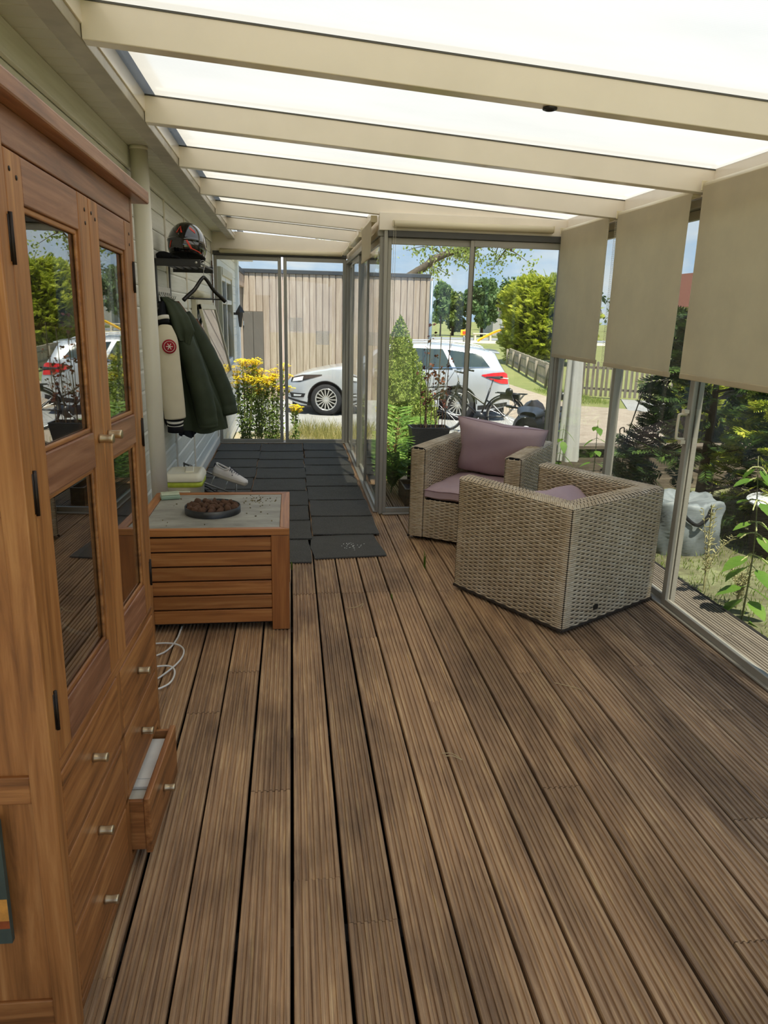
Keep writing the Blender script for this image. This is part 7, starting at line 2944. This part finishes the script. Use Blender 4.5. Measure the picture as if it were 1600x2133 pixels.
far_tree('slim dark tree at the edge of the annex corner', 15.6, 76, 5.6, 1.2, 1500, TREEG, 0.25, 1)
far_tree('yellowish green bushy tree beyond the playground lawn', 17.8, 80, 4.6, 2.2, 2200, leafmat('tree_olive', '#4a5f28', '#6d8038', '#9aa356', 0.35), 0.12, 2)
far_tree('largest green tree straight behind the partition stile', 20.6, 78, 5.9, 2.2, 3200, TREEG, 0.15, 3)
far_tree('round green tree with a bare trunk between partition stile and hedge', 23.4, 76, 5.7, 1.6, 2600, TREEG, 0.33, 4)
far_tree('dark distant tree far behind the slide', 34, 120, 6.2, 3.0, 1200, TREEG, 0.1, 5, leaf=0.8)
for i, (x, y, H) in enumerate(((9, 130, 7), (15.5, 110, 6), (48, 150, 9), (56, 140, 9), (64, 130, 10), (74, 120, 10), (86, 110, 11))):
    far_tree('dark wood edge tree on the horizon, %s counted from the annex' % ['first', 'second', 'third', 'fourth', 'fifth', 'sixth', 'seventh'][i], x, y, H, H * 0.62, 1100, leafmat('wood_edge', '#27402a', '#3d5a38', '#5d7550', 0.3), 0.05, 20 + i, leaf=0.9)


# ------------------------------------------------------------------ playground and far houses
def playground():
    slab_obj('ground', [(9, 57.5), (40, 55.5), (40, 62.5), (9, 64.5)], GZ + 0.01, plain('pale_sand', '#d9cfb4', 0.95, 0, 0.1, 1))
    slab_obj('road', [(6, 66), (60, 63), (60, 70), (6, 73)], GZ + 0.012, plain('grey_asphalt', '#8d9094', 0.9, 0, 0.1, 1))
    yl = plain('play_yellow', '#f0c01e', 0.4)
    gn = plain('play_green', '#4d8f3a', 0.4)
    rd = plain('play_red', '#d8502a', 0.4)
    gy = plain('play_grey', '#7d838a', 0.4, 0.4)
    t = thing('play_tower', 'small yellow and green play tower with a slide in front of the hedge', 'slide', (17.75, 60, GZ))
    for x in (0, 1.0):
        for y in (0, 1.0):
            MB().tube([(x, y, 0), (x, y, 1.95)], 0.05, 8).build('post', gy, t, True, world=False)
    MB().box(-0.05, 1.05, -0.05, 1.05, 0.9, 1.0).build('platform', gy, t, world=False)
    for i in range(5):
        MB().box(0.0 + 0.21 * i, 0.17 + 0.21 * i, -0.06, 0.0, 1.0, 1.7).build('side_board', yl if i in (0, 4) else gn, t, world=False, bevel=0.02)
    sl = MB()
    P = [[(-0.05 - 2.0 * u, y, 0.98 - 0.93 * (u ** 1.25) + 0.12 * abs((y - 0.5) / 0.3) ** 3) for y in np.linspace(0.2, 0.8, 7)] for u in np.linspace(0, 1, 12)]
    sl.grid(P)
    sl.grid([[(x, y, z - 0.04) for x, y, z in r] for r in P][::-1])
    sl.build('slide', yl, t, True, world=False)
    s = thing('spring_rider', 'yellow and red play panel on a post in the sand', 'play panel', (14.35, 60, GZ))
    MB().tube([(0, 0, 0), (0, 0, 0.5)], 0.08, 8).build('post', gy, s, True, world=False)
    MB().cbox((0, 0, 0.75), (0.62, 0.12, 0.48)).build('panel', yl, s, world=False, bevel=0.1)
    MB().cbox((0, -0.08, 0.75), (0.28, 0.06, 0.24)).build('inset', rd, s, world=False, bevel=0.05)
    b = thing('picnic_bench', 'pale low bench beyond the sand behind the partition stile', 'bench', (17.0, 64, GZ))
    wm = plain('bench_pale', '#cfc5b4', 0.8)
    MB().box(-0.9, 0.9, -0.25, 0.25, 0.55, 0.65).build('seat', wm, b, world=False, bevel=0.02)
    for x in (-0.7, 0.7):
        MB().box(x - 0.08, x + 0.08, -0.2, 0.2, 0, 0.55).build('leg', wm, b, world=False)
    h = thing('grey_chalet', 'low pale grey house with dark windows beyond the playground trees', 'building', (27.5, 84, GZ))
    wl = plain('house_grey', '#b4b1b0', 0.8, 0, 0.05, 1)
    MB().box(-4.0, 9.0, 0, 6, 0, 2.7).build('wall', wl, h, world=False)
    MB().prism([(-4.3, 2.7), (9.3, 2.7), (8.3, 3.9), (-3.3, 3.9)], -0.3, 6.3, Matrix(((1, 0, 0, 0), (0, 0, 1, 0), (0, 1, 0, 0), (0, 0, 0, 1)))).build('roof', plain('roof_greybrown', '#8f8580', 0.9), h, world=False)
    for x in (-2.4, 0.2, 3.0, 5.4):
        w = MB().box(x, x + 1.2, -0.06, 0.02, 1.0, 2.1).build('window', plain('far_pane', '#30343a', 0.2), h, world=False)
        MB().box(x - 0.06, x + 1.26, -0.09, -0.055, 0.94, 1.0).build('sill', wl, h, world=False)
    MB().box(1.7, 2.6, -0.06, 0.02, 0, 2.1).build('door', plain('far_door', '#6f6a66', 0.5), h, world=False)
    g = thing('brick_house', 'house with a red brown roof glimpsed between two blinds', 'building', (27.0, 42, GZ))
    MB().box(-3, 6, 0, 6, 0, 2.9).build('wall', plain('house_white', '#c9c3b8', 0.8, 0, 0.05, 1), g, world=False)
    MB().prism([(-3.4, 2.9), (6.4, 2.9), (5.0, 5.0), (-2.0, 5.0)], -0.4, 6.4, Matrix(((1, 0, 0, 0), (0, 0, 1, 0), (0, 1, 0, 0), (0, 0, 0, 1)))).build('roof', plain('roof_redbrown', '#7d4c3c', 0.9), g, world=False)
    for x in (-2.0, 0.5, 3.2):
        MB().box(x, x + 1.3, -0.06, 0.02, 0.9, 2.2).build('window', plain('far_pane', '#30343a', 0.2), g, world=False)


playground()
